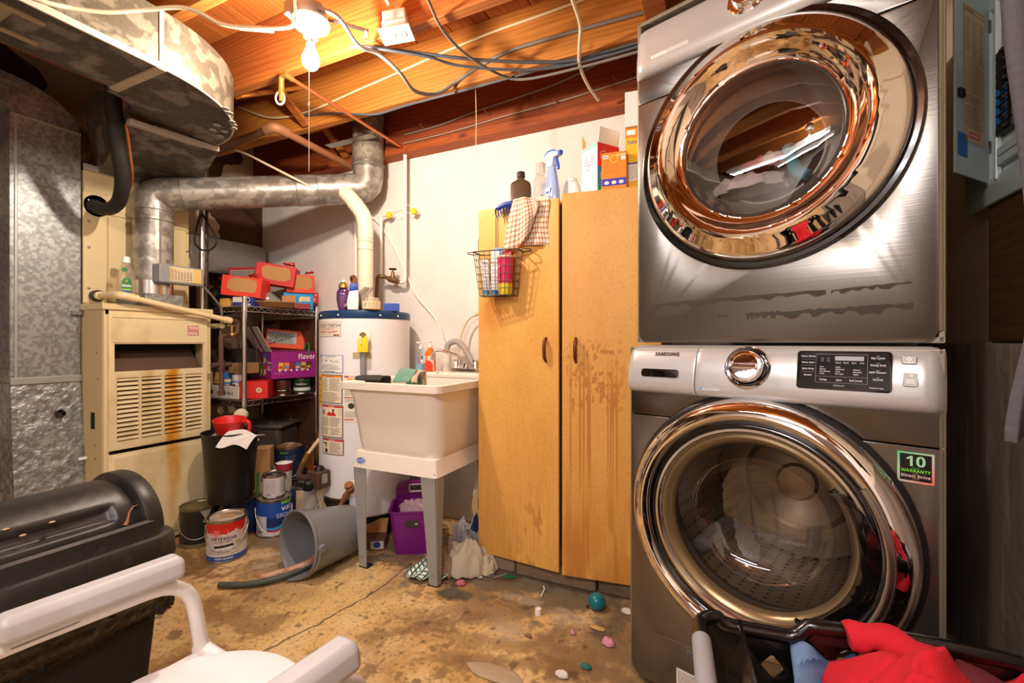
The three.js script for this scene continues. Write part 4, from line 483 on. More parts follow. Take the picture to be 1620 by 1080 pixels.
{ // vent damper box, pipes around the furnace
  const t = thing('damper_control', 'grey control box with a printed label strapped to the furnace flue', 'control box', [-2.475, 1.285, -1.36]);
  mesh('housing', place(box(0.06, 0.09, 0.21, 0, 0.045, 0, 0.006), 0, 0, 0, 0, 0.04), M.grey, t);
  decal('printed_label', 0.18, 0.07, cv(512, 200, (g, w, h) => { g.fillStyle = '#d9c7a2'; g.fillRect(0, 0, w, h); g.fillStyle = '#d6b86a'; g.fillRect(80, 0, 40, h); g.fillRect(400, 0, 112, h); for (let i = 0; i < 9; i++) { g.save(); g.translate(34 + i * 40, 186); g.rotate(-Math.PI / 2); lines(g, 0, 0, 170, 3, 10, 6, '#5a4c3c', i + 2); g.restore(); } }), t, 0.032, 0.046, 0, Math.PI / 2);
  mesh('cable_gland', place(cyl(0.012, 0.012, 0.03, 0, 0, 0, 12), 0, 0.0, -0.08, 0.6), M.black, t);
  single('damper_cable', tube([[-2.475, 1.3, -1.46], [-2.48, 1.27, -1.5], [-2.5, 1.22, -1.56], [-2.52, 1.18, -1.6], [-2.53, 1.0, -1.6]], 0.006), M.wireGrey, 'short grey flexible cable drooping from the flue control box', 'cable');
  single('insulated_pipe', [tube([[-2.2, 2.06, -0.965], [-2.205, 1.95, -0.972], [-2.24, 1.81, -1.0], [-2.31, 1.69, -1.05], [-2.4, 1.62, -1.08], [-2.5, 1.6, -1.095], [-2.6, 1.61, -1.105], [-2.675, 1.632, -1.11]], 0.027, 40, 18), place(cyl(0.032, 0.032, 0.03, 0, 0, 0), -2.66, 1.626, -1.11, 0, 0, 1.2)], M.rubber, 'thick black foam insulated pipe curving down into the coil box', 'pipe');
  single('copper_line', tube([[-2.175, 2.06, -0.988], [-2.18, 1.95, -0.996], [-2.215, 1.8, -1.03], [-2.3, 1.69, -1.08], [-2.5, 1.645, -1.13], [-2.684, 1.66, -1.145]], 0.005), M.copper, 'thin copper line beside the black insulated pipe', 'pipe');
  const p = thing('condensate_pipe', 'cream plastic drain pipe sloping across the top front of the furnace', 'pipe', [-2.47, 1.1, -1.36]); const L = g => g.translate(2.47, -1.1, 1.36);
  mesh('run', L(pipe([[-2.684, 1.215, -1.115], [-2.47, 1.21, -1.112], [-2.455, 1.114, -1.608]], 0.0135, 0.03)), M.pvc, p);
  mesh('elbow_fitting', L(pipe([[-2.53, 1.2115, -1.113], [-2.472, 1.21, -1.113], [-2.468, 1.198, -1.18]], 0.018, 0.03)), M.pvc, p); each('collar', [seg([-2.68, 1.215, -1.115], [-2.64, 1.214, -1.114], 0.019).translate(2.47, -1.1, 1.36), seg([-2.456, 1.12, -1.578], [-2.455, 1.113, -1.612], 0.018).translate(2.47, -1.1, 1.36)], M.pvc, p); mesh('black_boot', seg([-2.686, 1.215, -1.115], [-2.66, 1.2145, -1.115], 0.026).translate(2.47, -1.1, 1.36), M.black, p); mesh('return_leg', L(seg([-2.49, 1.085, -1.59], [-2.62, 1.085, -1.585], 0.0135)), M.pvc, p);
  const g = thing('gas_pipe', 'rusty iron gas pipe with a brass valve standing beside the furnace', 'pipe', [-2.45, 0.7, -1.575]); const G = q => q.translate(2.45, -0.7, 1.575);
  mesh('drop', G(pipe([[-2.455, 1.03, -1.585], [-2.45, 1.03, -1.555], [-2.44, 0.72, -1.552]], 0.0125, 0.02)), M.iron, g); mesh('upper_elbow', G(pipe([[-2.45, 1.112, -1.612], [-2.45, 1.11, -1.648], [-2.45, 1.04, -1.646], [-2.452, 1.035, -1.6]], 0.0145, 0.025)), M.iron, g);
  mesh('tee', G(mergeGeometries([cyl(0.018, 0.018, 0.05, -2.443, 0.85, -1.552), place(cyl(0.014, 0.014, 0.1, 0, -0.05, 0), -2.443, 0.875, -1.552, Math.PI / 2)])), M.iron, g); mesh('end_cap', G(cyl(0.017, 0.017, 0.025, -2.44, 0.712, -1.552)), M.iron, g); mesh('valve', G(mergeGeometries([ball(0.018, -2.45, 1.036, -1.615), cyl(0.007, 0.007, 0.035, -2.45, 1.05, -1.615), box(0.008, 0.008, 0.04, -2.45, 1.086, -1.612, 0.002)])), M.brass, g);
  const k = thing('dish_soap_bottle', 'clear dish soap bottle with a green label standing on the furnace', 'bottle', [-2.575, 1.173, -1.185], 1.2);
  mesh('bottle', lathe([[0.0001, 0.001], [0.03, 0.002], [0.034, 0.012], [0.034, 0.08], [0.031, 0.13], [0.026, 0.16], [0.018, 0.185], [0.014, 0.195], [0.014, 0.203], [0.0001, 0.203]]).scale(1.1, 1, 0.75), mat({ color: 0xf2ece0, rough: 0.08, transmission: 0.85, thickness: 0, ior: 1.35 }), k); mesh('cap', lathe([[0.0001, 0.23], [0.013, 0.229], [0.016, 0.222], [0.016, 0.2], [0.0001, 0.2]]), M.white, k);
  mesh('liquid', lathe([[0.0001, 0.003], [0.028, 0.004], [0.0325, 0.014], [0.0325, 0.04], [0.0001, 0.04]]).scale(1.1, 1, 0.75), mat({ color: 0x1f2638, rough: 0.2 }), k);
  const lab = (w, h, y, tex, col) => sheet((u, v) => { const a = (u - 0.5) * w * 2, s = Math.sqrt(Math.max(0, 1 - (2 * v - 1) ** 2)); return [0.0377 * Math.sin(a * (0.3 + 0.7 * s)), y + (v - 0.5) * h, 0.0262 * Math.cos(a * (0.3 + 0.7 * s))]; }, 12, 12, 0.0006);
  mesh('label', lab(0.5, 0.085, 0.085), mat({ map: cv(128, 128, (g2) => { g2.fillStyle = '#1f7a35'; g2.fillRect(0, 0, 128, 128); g2.fillStyle = '#2d4d9a'; g2.fillRect(0, 88, 128, 40); g2.fillStyle = '#9ac43a'; g2.fillRect(0, 78, 128, 12); text(g2, 'Palmolive', 64, 66, 26, '#ffffff', 'bold', 'center'); g2.fillStyle = '#e8c830'; g2.fillRect(56, 16, 16, 16); }), rough: 0.4 }), k, { uv: 1 });
  mesh('neck_label', cyl(0.011, 0.011, 0.002, 0, 0, 0).rotateX(Math.PI / 2).translate(-0.008, 0.165, 0.02), M.green, k);
}
// ------------------------------------------------------------------ water heater
{
  const CX = -1.78, CZ = -1.92, R = 0.236;
  const t = thing('water_heater', 'white cylindrical water heater with blue top rim and many printed labels', 'water heater', [CX, 0, CZ]);
  mesh('tank', lathe([[0.0001, 0.12], [R - 0.006, 0.12], [R, 0.128], [R, 1.115], [R - 0.004, 1.12], [0.0001, 1.12]], 72), M.steelWhite, t);
  mesh('top_cap', lathe([[R + 0.001, 1.115], [R + 0.003, 1.12], [R + 0.003, 1.146], [R - 0.004, 1.156], [0.0001, 1.158]], 72), mat({ color: 0x22426b, rough: 0.35, metal: 0.3 }), t);
  mesh('base_ring', cyl(R - 0.03, R - 0.03, 0.1, 0, 0.02, 0, 40), M.blackMatte, t); each('foot', [0.6, 2.7, 4.8].map(a => cyl(0.02, 0.02, 0.03, 0.18 * Math.cos(a), 0.0, 0.18 * Math.sin(a), 12)), M.iron, t);
  each('rim_screw', [-22, 10, 60, 85].map(a => ball(0.005, (R + 0.003) * Math.sin(rad(a)), 1.132, (R + 0.003) * Math.cos(rad(a)), 1, 1, 1, 8)), M.white, t);
  const wrap = (name, a0, a1, y0, y1, tex, off = 0.0012) => mesh(name, sheet((u, v) => { const a = rad(lerp(a0, a1, u)); return [(R + off) * Math.sin(a), lerp(y0, y1, v), (R + off) * Math.cos(a)]; }, 14, 1, 0.0006), mat({ map: tex, rough: 0.45 }), t, { uv: 1 });
  wrap('brand_label', -28.4, 13.3, 1.025, 1.101, cv(512, 260, (g, w, h) => { g.fillStyle = '#e6dac6'; g.fillRect(0, 0, w, h); g.strokeStyle = '#8c7c66'; g.lineWidth = 6; g.strokeRect(3, 3, w - 6, h - 6); g.fillStyle = '#6a7ac0'; g.fillRect(0, 60, w, 14); g.fillRect(0, 80, w, 8); g.fillStyle = '#e6dac6'; g.fillRect(36, 38, 400, 70); g.strokeStyle = '#2c3460'; g.lineWidth = 6; g.strokeRect(36, 38, 400, 70); text(g, 'MARO·TEMP', 236, 95, 62, '#3a4068', 'bold', 'center', 380); text(g, '6 YEAR WARRANTY*', 240, 146, 34, '#b83434', 'bold', 'center', 360); text(g, 'ENERGY SAVER*', 244, 200, 54, '#b02424', 'bold', 'center', 440); lines(g, 110, 214, 260, 1, 10, 5, '#777'); g.fillStyle = '#44507a'; g.fillRect(380, 224, 60, 24); g.fillStyle = '#b03030'; g.fillRect(444, 224, 40, 24); }));
  wrap('info_label', -24.4, 16.2, 0.843, 0.932, cv(400, 340, (g, w, h) => { g.fillStyle = '#efece6'; g.fillRect(0, 0, w, h); g.strokeStyle = '#4a68b8'; g.lineWidth = 12; g.strokeRect(4, 4, w - 8, h - 8); g.fillStyle = '#2a5cc0'; g.fillRect(8, 8, 34, 40); lines(g, 110, 20, 220, 2, 14, 6, '#555'); lines(g, 110, 62, 110, 1, 10, 6, '#555'); g.fillStyle = '#2a60c8'; g.fillRect(120, 98, 44, 20); g.fillRect(210, 98, 24, 20); lines(g, 16, 60, 60, 7, 14, 5, '#777', 4); lines(g, 240, 100, 130, 4, 14, 5, '#888', 9); lines(g, 16, 180, 360, 8, 14, 6, '#666', 7); g.fillStyle = '#333'; for (let i = 0; i < 24; i++) g.fillRect(100 + i * 8, 304, 4 + (i % 3), 22); }));
  wrap('caution_label', -22.2, 15.4, 0.69, 0.834, cv(400, 540, (g, w, h) => { g.fillStyle = '#e8dcc4'; g.fillRect(0, 0, w, h); g.strokeStyle = '#141414'; g.lineWidth = 14; g.strokeRect(6, 6, w - 12, h - 12); g.fillStyle = '#e8861e'; g.fillRect(14, 16, w - 28, 34); text(g, '⚠ CAUTION', 200, 44, 28, '#222', 'bold', 'center'); lines(g, 24, 70, 150, 16, 15, 7, '#555', 3); lines(g, 196, 70, 180, 16, 15, 7, '#555', 5); lines(g, 24, 330, 350, 13, 15, 7, '#555', 8); }));
  wrap('danger_label', -20.2, 16.2, 0.52, 0.683, cv(400, 620, (g, w, h) => { g.fillStyle = '#e8dcc4'; g.fillRect(0, 0, w, h); g.strokeStyle = '#141414'; g.lineWidth = 14; g.strokeRect(6, 6, w - 12, h - 12); g.fillStyle = '#c01c1c'; g.fillRect(14, 18, w - 28, 34); text(g, '⚠ DANGER', 200, 46, 28, '#f0dcc8', 'bold', 'center'); g.strokeStyle = '#c02020'; g.lineWidth = 8; g.beginPath(); g.ellipse(54, 150, 34, 66, 0, 0, 7); g.stroke(); g.fillStyle = '#1a1a1a'; g.fillRect(42, 108, 26, 86); g.fillStyle = '#c81c1c'; g.beginPath(); g.moveTo(120, 210); g.lineTo(160, 130); g.lineTo(210, 160); g.lineTo(250, 120); g.lineTo(300, 210); g.fill(); g.fillStyle = '#222'; g.beginPath(); g.arc(246, 104, 20, 0, 7); g.fill(); g.strokeStyle = '#333'; g.lineWidth = 4; g.strokeRect(336, 80, 30, 110); lines(g, 24, 240, 150, 12, 15, 7, '#555', 2); lines(g, 190, 240, 180, 12, 15, 7, '#555', 6); lines(g, 24, 440, 160, 9, 15, 7, '#555', 12); lines(g, 200, 440, 170, 9, 15, 7, '#555', 13); }));
  wrap('tap_label', -18.3, 17.0, 0.434, 0.515, cv(400, 310, (g, w, h) => { g.fillStyle = '#e8dcc4'; g.fillRect(0, 0, w, h); g.strokeStyle = '#141414'; g.lineWidth = 14; g.strokeRect(6, 6, w - 12, h - 12); g.fillStyle = '#c01c1c'; g.fillRect(14, 18, w - 28, 34); text(g, '⚠ DANGER', 200, 46, 28, '#f0dcc8', 'bold', 'center'); g.fillStyle = '#222'; g.fillRect(30, 90, 80, 24); g.fillRect(80, 100, 26, 70); g.fillRect(70, 210, 56, 70); g.fillStyle = '#c81c1c'; g.fillRect(86, 180, 18, 36); lines(g, 160, 76, 210, 14, 15, 7, '#555', 3); }));
  wrap('yellow_label', -33, -22.6, 0.668, 0.83, cv(96, 256, (g, w, h) => { g.fillStyle = '#e8c410'; g.fillRect(0, 0, w, h); text(g, 'EN', 40, 46, 40, '#111'); for (let i = 0; i < 4; i++) { g.fillStyle = '#222'; g.fillRect(10, 80 + i * 46, 80, 4); } }));
  wrap('safety_label', 17.6, 56, 0.6, 0.834, cv(400, 640, (g, w, h) => { g.fillStyle = '#e8e0cc'; g.fillRect(0, 0, w, h); g.fillStyle = '#c02020'; g.fillRect(0, 16, 60, 20); g.fillRect(330, 16, 70, 20); text(g, 'FOR YOUR SAFETY READ', 70, 34, 20, '#555'); g.fillStyle = '#e8861e'; g.fillRect(40, 50, 330, 24); lines(g, 10, 90, 380, 14, 14, 6, '#666', 5); g.fillStyle = '#c02020'; g.fillRect(0, 300, 130, 14); lines(g, 10, 330, 150, 3, 14, 6, '#666'); g.fillStyle = '#333'; g.beginPath(); g.arc(90, 420, 40, 0, 7); g.fill(); lines(g, 10, 500, 380, 6, 14, 6, '#666', 8); g.fillStyle = '#c02020'; g.fillRect(0, 598, 120, 14); }));
  wrap('small_label', 27.9, 50, 0.914, 0.947, cv(200, 70, (g, w, h) => { g.fillStyle = '#c8b890'; g.fillRect(0, 0, w, h); lines(g, 8, 8, 184, 5, 12, 6, '#8a7a5a', 3); }));
  wrap('scorched_opening', -15, 24, 0.14, 0.218, cv(64, 64, (g) => { g.fillStyle = '#16110d'; g.fillRect(0, 0, 64, 64); g.fillStyle = '#4a3520'; g.fillRect(0, 0, 64, 8); }), 0.002);
  // relief valve, its drain tube and yellow tag
  const A = rad(40), px = (r, a = A) => [r * Math.sin(a), r * Math.cos(a)];
  { const [x, z] = px(R + 0.002); mesh('rosette', place(lathe([[0.0001, 0.006], [0.03, 0.006], [0.044, 0.0]], 32), x, 1.02, z, Math.PI / 2, 0, 0).applyMatrix4(new THREE.Matrix4()), M.whitePl, t).geometry.computeVertexNormals(); }
  { const [x, z] = px(R + 0.025); const v = mesh('relief_valve', [ball(0.016, x, 1.03, z), place(cyl(0.009, 0.009, 0.05, 0, -0.025, 0), x, 1.03, z, Math.PI / 2, A)], M.bronze, t); mesh('relief_tube', cyl(0.0125, 0.0125, 0.42, x, 0.6, z), M.grey, t);
    mesh('test_lever', place(box(0.006, 0.04, 0.004, 0, 0, 0, 0.001), x + 0.012, 1.005, z + 0.024, -0.1, A), M.chromeDull, v);
    const tag = ext(shape([[-0.024, -0.05], [0.026, -0.05], [0.026, 0.01], [0.016, 0.03], [-0.014, 0.03], [-0.024, 0.01]]), 0.003, 0.001); mesh('warning_tag', place(tag, x + 0.012, 0.998, z + 0.015, -0.06, A), M.yellow, t); }
  // thermostat and gas valve near the base, with feed pipe
  { const a = rad(-8), c = px(R + 0.05, a); const v = thing('gas_valve', 'dark metal gas control box with black dial near the heater base', 'valve', [CX + c[0], 0.28, CZ + c[1]], a + 0.1);
    mesh('housing', box(0.085, 0.085, 0.075, 0, 0.043, 0, 0.008), M.iron, v); mesh('dial', [place(lathe([[0.0001, 0.026], [0.022, 0.026], [0.026, 0.018], [0.03, 0.0]], 20), -0.018, 0.018, 0.04, Math.PI / 2), box(0.008, 0.04, 0.012, -0.018, 0.018, 0.066, 0.003)], M.black, v); mesh('top_knob', lathe([[0.0001, 0.02], [0.018, 0.02], [0.024, 0.01], [0.026, 0]], 16).translate(0.005, 0.085, 0), M.black, v); mesh('red_button', cyl(0.008, 0.008, 0.014, -0.028, 0.085, 0, 12), M.red, v);
    decal('label', 0.03, 0.045, cv(64, 96, g => { g.fillStyle = '#b8b0a4'; g.fillRect(0, 0, 64, 96); lines(g, 6, 8, 52, 8, 11, 5, '#555'); }), v, 0.0435, 0.048, 0.0, Math.PI / 2);
    each('burner_tube', [[[-0.01, 0.0, 0.0], [-0.012, -0.06, -0.01], [0.005, -0.12, -0.035]], [[0.01, 0.0, 0.0], [0.012, -0.06, -0.01], [0.02, -0.12, -0.035]]].map(p => tube(p, 0.004, 12, 8)), M.wireTan, v);
    const p = thing('gas_feed_pipe', 'iron pipe with elbow feeding the heater gas box from a pale flexible hose', 'pipe', [CX - 0.22, 0.3, CZ + 0.3]); const L = g => g.translate(-(CX - 0.22), -0.3, -(CZ + 0.3));
    mesh('iron_pipe', L(pipe([[CX - 0.08, 0.315, CZ + 0.285], [-2.0, 0.3, -1.665], [-1.985, 0.37, -1.685]], 0.016, 0.03)), M.iron, p); mesh('brass_fitting', L(sweep([V(-1.985, 0.37, -1.685), V(-1.965, 0.42, -1.7)], 0.013, 8)), M.brass, p); mesh('flexible_hose', L(tube([[-1.966, 0.415, -1.7], [-1.93, 0.5, -1.76], [-1.98, 0.58, -2.0], [-2.1, 0.6, -2.13]], 0.009)), M.wireTan, p); }
  { const c = px(R + 0.002, rad(27)); const d = thing('drain_valve', 'brown drain valve and pipe slanting down from the heater', 'valve', [CX + c[0], 0.0, CZ + c[1]]);
    mesh('rosette', place(lathe([[0.0001, 0.006], [0.03, 0.006], [0.042, 0.0]], 28), 0, 0.27, 0, Math.PI / 2, rad(27)), M.whitePl, d); mesh('valve_body', [place(cyl(0.018, 0.018, 0.04, 0, 0, 0, 8), 0.005, 0.27, 0.01, 1.0, 0.5), place(cyl(0.022, 0.022, 0.018, 0, 0, 0, 8), 0.012, 0.29, 0.03, 0.5, 0.5)], M.rust, d); mesh('drain_pipe', sweep([V(0.01, 0.275, 0.03), V(-0.03, 0.19, 0.05), V(-0.09, 0.03, 0.075)], 0.011, 12), M.rust, d); mesh('coupling', sweep([V(0.0, 0.255, 0.036), V(-0.012, 0.228, 0.041)], 0.0145, 12), M.rust, d); }
  // things standing on the heater
  const top = 1.158;
  { const b = thing('shampoo_bottle', 'white flat shampoo bottle with blue cap on the heater top', 'bottle', [-1.69, top, -1.735], 0.72); mesh('bottle', ext(shape([[-0.026, 0], [0.026, 0], [0.028, 0.05], [0.025, 0.1], [-0.018, 0.092], [-0.028, 0.045]]), 0.026, 0.006).translate(0, 0, -0.013), M.white, b); mesh('cap', ext(shape([[-0.019, 0.094], [0.025, 0.102], [0.023, 0.132], [-0.014, 0.132]]), 0.024, 0.004).translate(0, 0, -0.012), M.blue, b); decal('print', 0.034, 0.07, cv(128, 256, g => { g.fillStyle = '#f0eeea'; g.fillRect(0, 0, 128, 256); g.fillStyle = '#3a5ab0'; g.beginPath(); g.arc(44, 52, 12, 0, 7); g.fill(); text(g, 'head &', 30, 84, 22, '#3a5ab0'); text(g, 'shoulders', 20, 104, 20, '#3a5ab0'); g.fillStyle = '#2d5cc0'; g.fillRect(14, 140, 100, 28); lines(g, 30, 180, 70, 4, 12, 5, '#88a'); }), b, 0, 0.046, 0.0185); }
  { const b = thing('purple_shampoo_bottle', 'purple shampoo bottle with gold cap behind the white shampoo bottle', 'bottle', [-1.775, top, -1.755], 0.5); mesh('bottle', lathe([[0.0001, 0.001], [0.02, 0.002], [0.026, 0.02], [0.032, 0.06], [0.031, 0.095], [0.022, 0.112], [0.014, 0.118], [0.0001, 0.118]]).scale(1.1, 1, 0.7), mat({ color: 0x5a2f62, rough: 0.12, clearcoat: 0.8 }), b); mesh('cap', lathe([[0.0001, 0.148], [0.01, 0.147], [0.022, 0.134], [0.025, 0.117], [0.0001, 0.117]]), M.brass, b); mesh('nozzle', cyl(0.009, 0.006, 0.012, 0, 0.146, 0, 12), M.white, b); }
  { const b = thing('work_glove', 'stiff grey work glove propped against the heater vent hood', 'glove', [-1.715, top, -1.79], 0.6); mesh('glove', sheet((u, v) => { const w = 0.03 + 0.012 * Math.sin(v * 5); return [(u - 0.5) * 2 * w + 0.05 * v * v + 0.015 * Math.sin(u * 3), 0.006 + 0.12 * v, 0.02 * Math.sin(v * 4) + 0.014 * Math.cos(u * 6) - 0.03 * v]; }, 16, 20, 0.012), mat({ color: 0x8f867c, rough: 0.9 }), b); each('finger', [[-0.045, 0.02, 0.012], [-0.05, 0.01, 0.0], [-0.04, 0.03, -0.005]].map(([x, y, z], i) => tube([[0, 0.02 + y, z], [x * 0.6, 0.03 + y * 0.6, z + 0.01], [x - 0.01, 0.01 + y * 0.5, z + 0.02]], 0.008, 10, 8)), mat({ color: 0x8f867c, rough: 0.9 }), b); }
  { const b = thing('cream_jar', 'round tan jar with clear lid on the heater top', 'jar', [-1.62, top, -1.79], 0.7); mesh('jar', lathe([[0.0001, 0.001], [0.042, 0.002], [0.046, 0.008], [0.046, 0.042], [0.044, 0.046], [0.0001, 0.046]]), mat({ color: 0xe0a850, rough: 0.4 }), b); mesh('lid', lathe([[0.0001, 0.062], [0.036, 0.062], [0.038, 0.058], [0.038, 0.045]]), mat({ color: 0xd8d0c0, rough: 0.2, transmission: 0.5, thickness: 0 }), b); mesh('label', sheet((u, v) => { const a = rad(lerp(-65, 65, u)); return [0.0468 * Math.sin(a), 0.006 + 0.036 * v, 0.0468 * Math.cos(a)]; }, 12, 1, 0.0004), mat({ map: cv(200, 80, g => { g.fillStyle = '#e0d4b4'; g.fillRect(0, 0, 200, 80); g.fillStyle = '#444'; for (let i = 0; i < 8; i++) g.fillRect(30, 14 + i * 6, 24, 3); lines(g, 74, 10, 110, 6, 11, 5, '#7a6a4a'); }), rough: 0.5 }), b, { uv: 1 }); }
  { const b = thing('blue_bin', 'small blue plastic parts bin at the right of the heater top', 'bin', [-1.575, top, -1.89], 0.6); mesh('bin', [box(0.075, 0.003, 0.05, 0, 0.002, 0), box(0.075, 0.038, 0.003, 0, 0.02, -0.025), box(0.075, 0.038, 0.003, 0, 0.02, 0.025), box(0.003, 0.038, 0.05, -0.037, 0.02, 0), box(0.003, 0.038, 0.05, 0.037, 0.02, 0)], M.blue, b); }
}
// ------------------------------------------------------------------ water pipes on the back wall
{
  const Z = -2.14;
  const p = thing('water_pipe', 'long white painted water pipe dropping down the wall to a bronze gate valve', 'pipe', [-1.69, 1.33, Z]); const L = g => g.translate(1.69, -1.33, -Z);
  mesh('riser', L(pipe([[-1.685, 2.13, Z], [-1.687, 1.345, Z], [-1.72, 1.347, Z + 0.005]], 0.0105, 0.02)), M.wireWhite, p);
  mesh('valve_run', L(pipe([[-1.715, 1.347, Z + 0.005], [-1.83, 1.385, Z + 0.02], [-1.855, 1.385, Z + 0.04], [-1.855, 1.165, Z + 0.05]], 0.0115, 0.03)), M.bronze, p);
  mesh('gate_valve', L(mergeGeometries([sweep([V(-1.74, 1.353, Z + 0.008), V(-1.79, 1.37, Z + 0.015)], 0.0175, 12), cyl(0.013, 0.009, 0.04, -1.765, 1.37, Z + 0.012, 10), cyl(0.004, 0.004, 0.03, -1.765, 1.4, Z + 0.012, 8)])), M.bronze, p); mesh('handwheel', L(mergeGeometries([place(clean(new THREE.TorusGeometry(0.02, 0.004, 8, 20)), -1.765, 1.425, Z + 0.012, Math.PI / 2), box(0.04, 0.004, 0.006, -1.765, 1.425, Z + 0.012)])), M.black, p);
  const b = (n, label, pts, x) => single(n, [pipe(pts, 0.0105, 0.03)], M.wireWhite, label, 'pipe');
  b('water_pipe', 'short white painted pipe bending into the wall tap above the heater', [[-1.868, 1.4, Z], [-1.865, 1.752, Z], [-1.82, 1.755, Z]]);
  b('water_pipe', 'white painted pipe half hidden behind the cream heater vent', [[-2.073, 1.39, -2.15], [-2.073, 1.83, -2.15]]);
  const cop = single('heater_nipple', [pipe([[-2.06, 1.35, -2.12], [-2.06, 1.39, -2.1], [-1.98, 1.385, -2.05], [-1.95, 1.3, -2.0], [-1.9, 1.165, -1.98]], 0.012, 0.04)], M.rust, 'rusty curved pipe behind the heater vent', 'pipe');
  for (const [x, y, lab] of [[-1.805, 1.752, 'yellow tap handle nearer the vent on the back wall'], [-1.625, 1.752, 'yellow tap handle on the wall right of the long white pipe']]) { const v = thing('wall_tap', lab, 'tap', [x, y - 0.025, -2.185]);
    mesh('spout', [place(cyl(0.01, 0.01, 0.05, 0, 0, 0), 0, 0.025, -0.012, Math.PI / 2), place(cyl(0.014, 0.014, 0.012, 0, 0, 0, 8), 0, 0.025, 0.025, Math.PI / 2)], M.wireWhite, v); const s = new THREE.Shape(); for (let i = 0; i <= 48; i++) { const a = i / 48 * 6.2832, r = 0.018 + 0.0025 * Math.cos(a * 8); i ? s.lineTo(r * Math.cos(a), r * Math.sin(a)) : s.moveTo(r, 0); } mesh('handle', ext(s, 0.012, 0.003).translate(0, 0.025, 0.036), M.yellow, v); }
  single('wire_loop', [tube([[-1.8, 1.79, -2.15], [-1.74, 1.8, -2.13], [-1.66, 1.79, -2.14], [-1.63, 1.77, -2.15]], 0.0015), tube([[-1.8, 1.74, -2.15], [-1.72, 1.755, -2.13], [-1.63, 1.74, -2.15]], 0.0015)], M.wireWhite, 'thin wire strung between the two yellow taps', 'wire');
  single('wall_cable', tube([[-2.33, 1.93, -2.18], [-2.106, 1.853, -2.185], [-1.923, 1.726, -2.185], [-1.807, 1.569, -2.185], [-1.713, 1.411, -2.185], [-1.644, 1.277, -2.185], [-1.489, 1.108, -2.185], [-1.434, 0.95, -2.18], [-1.43, 0.85, -2.17]], 0.006, 48), M.wireWhite, 'long white cable swooping down the wall to the sink', 'cable');
}
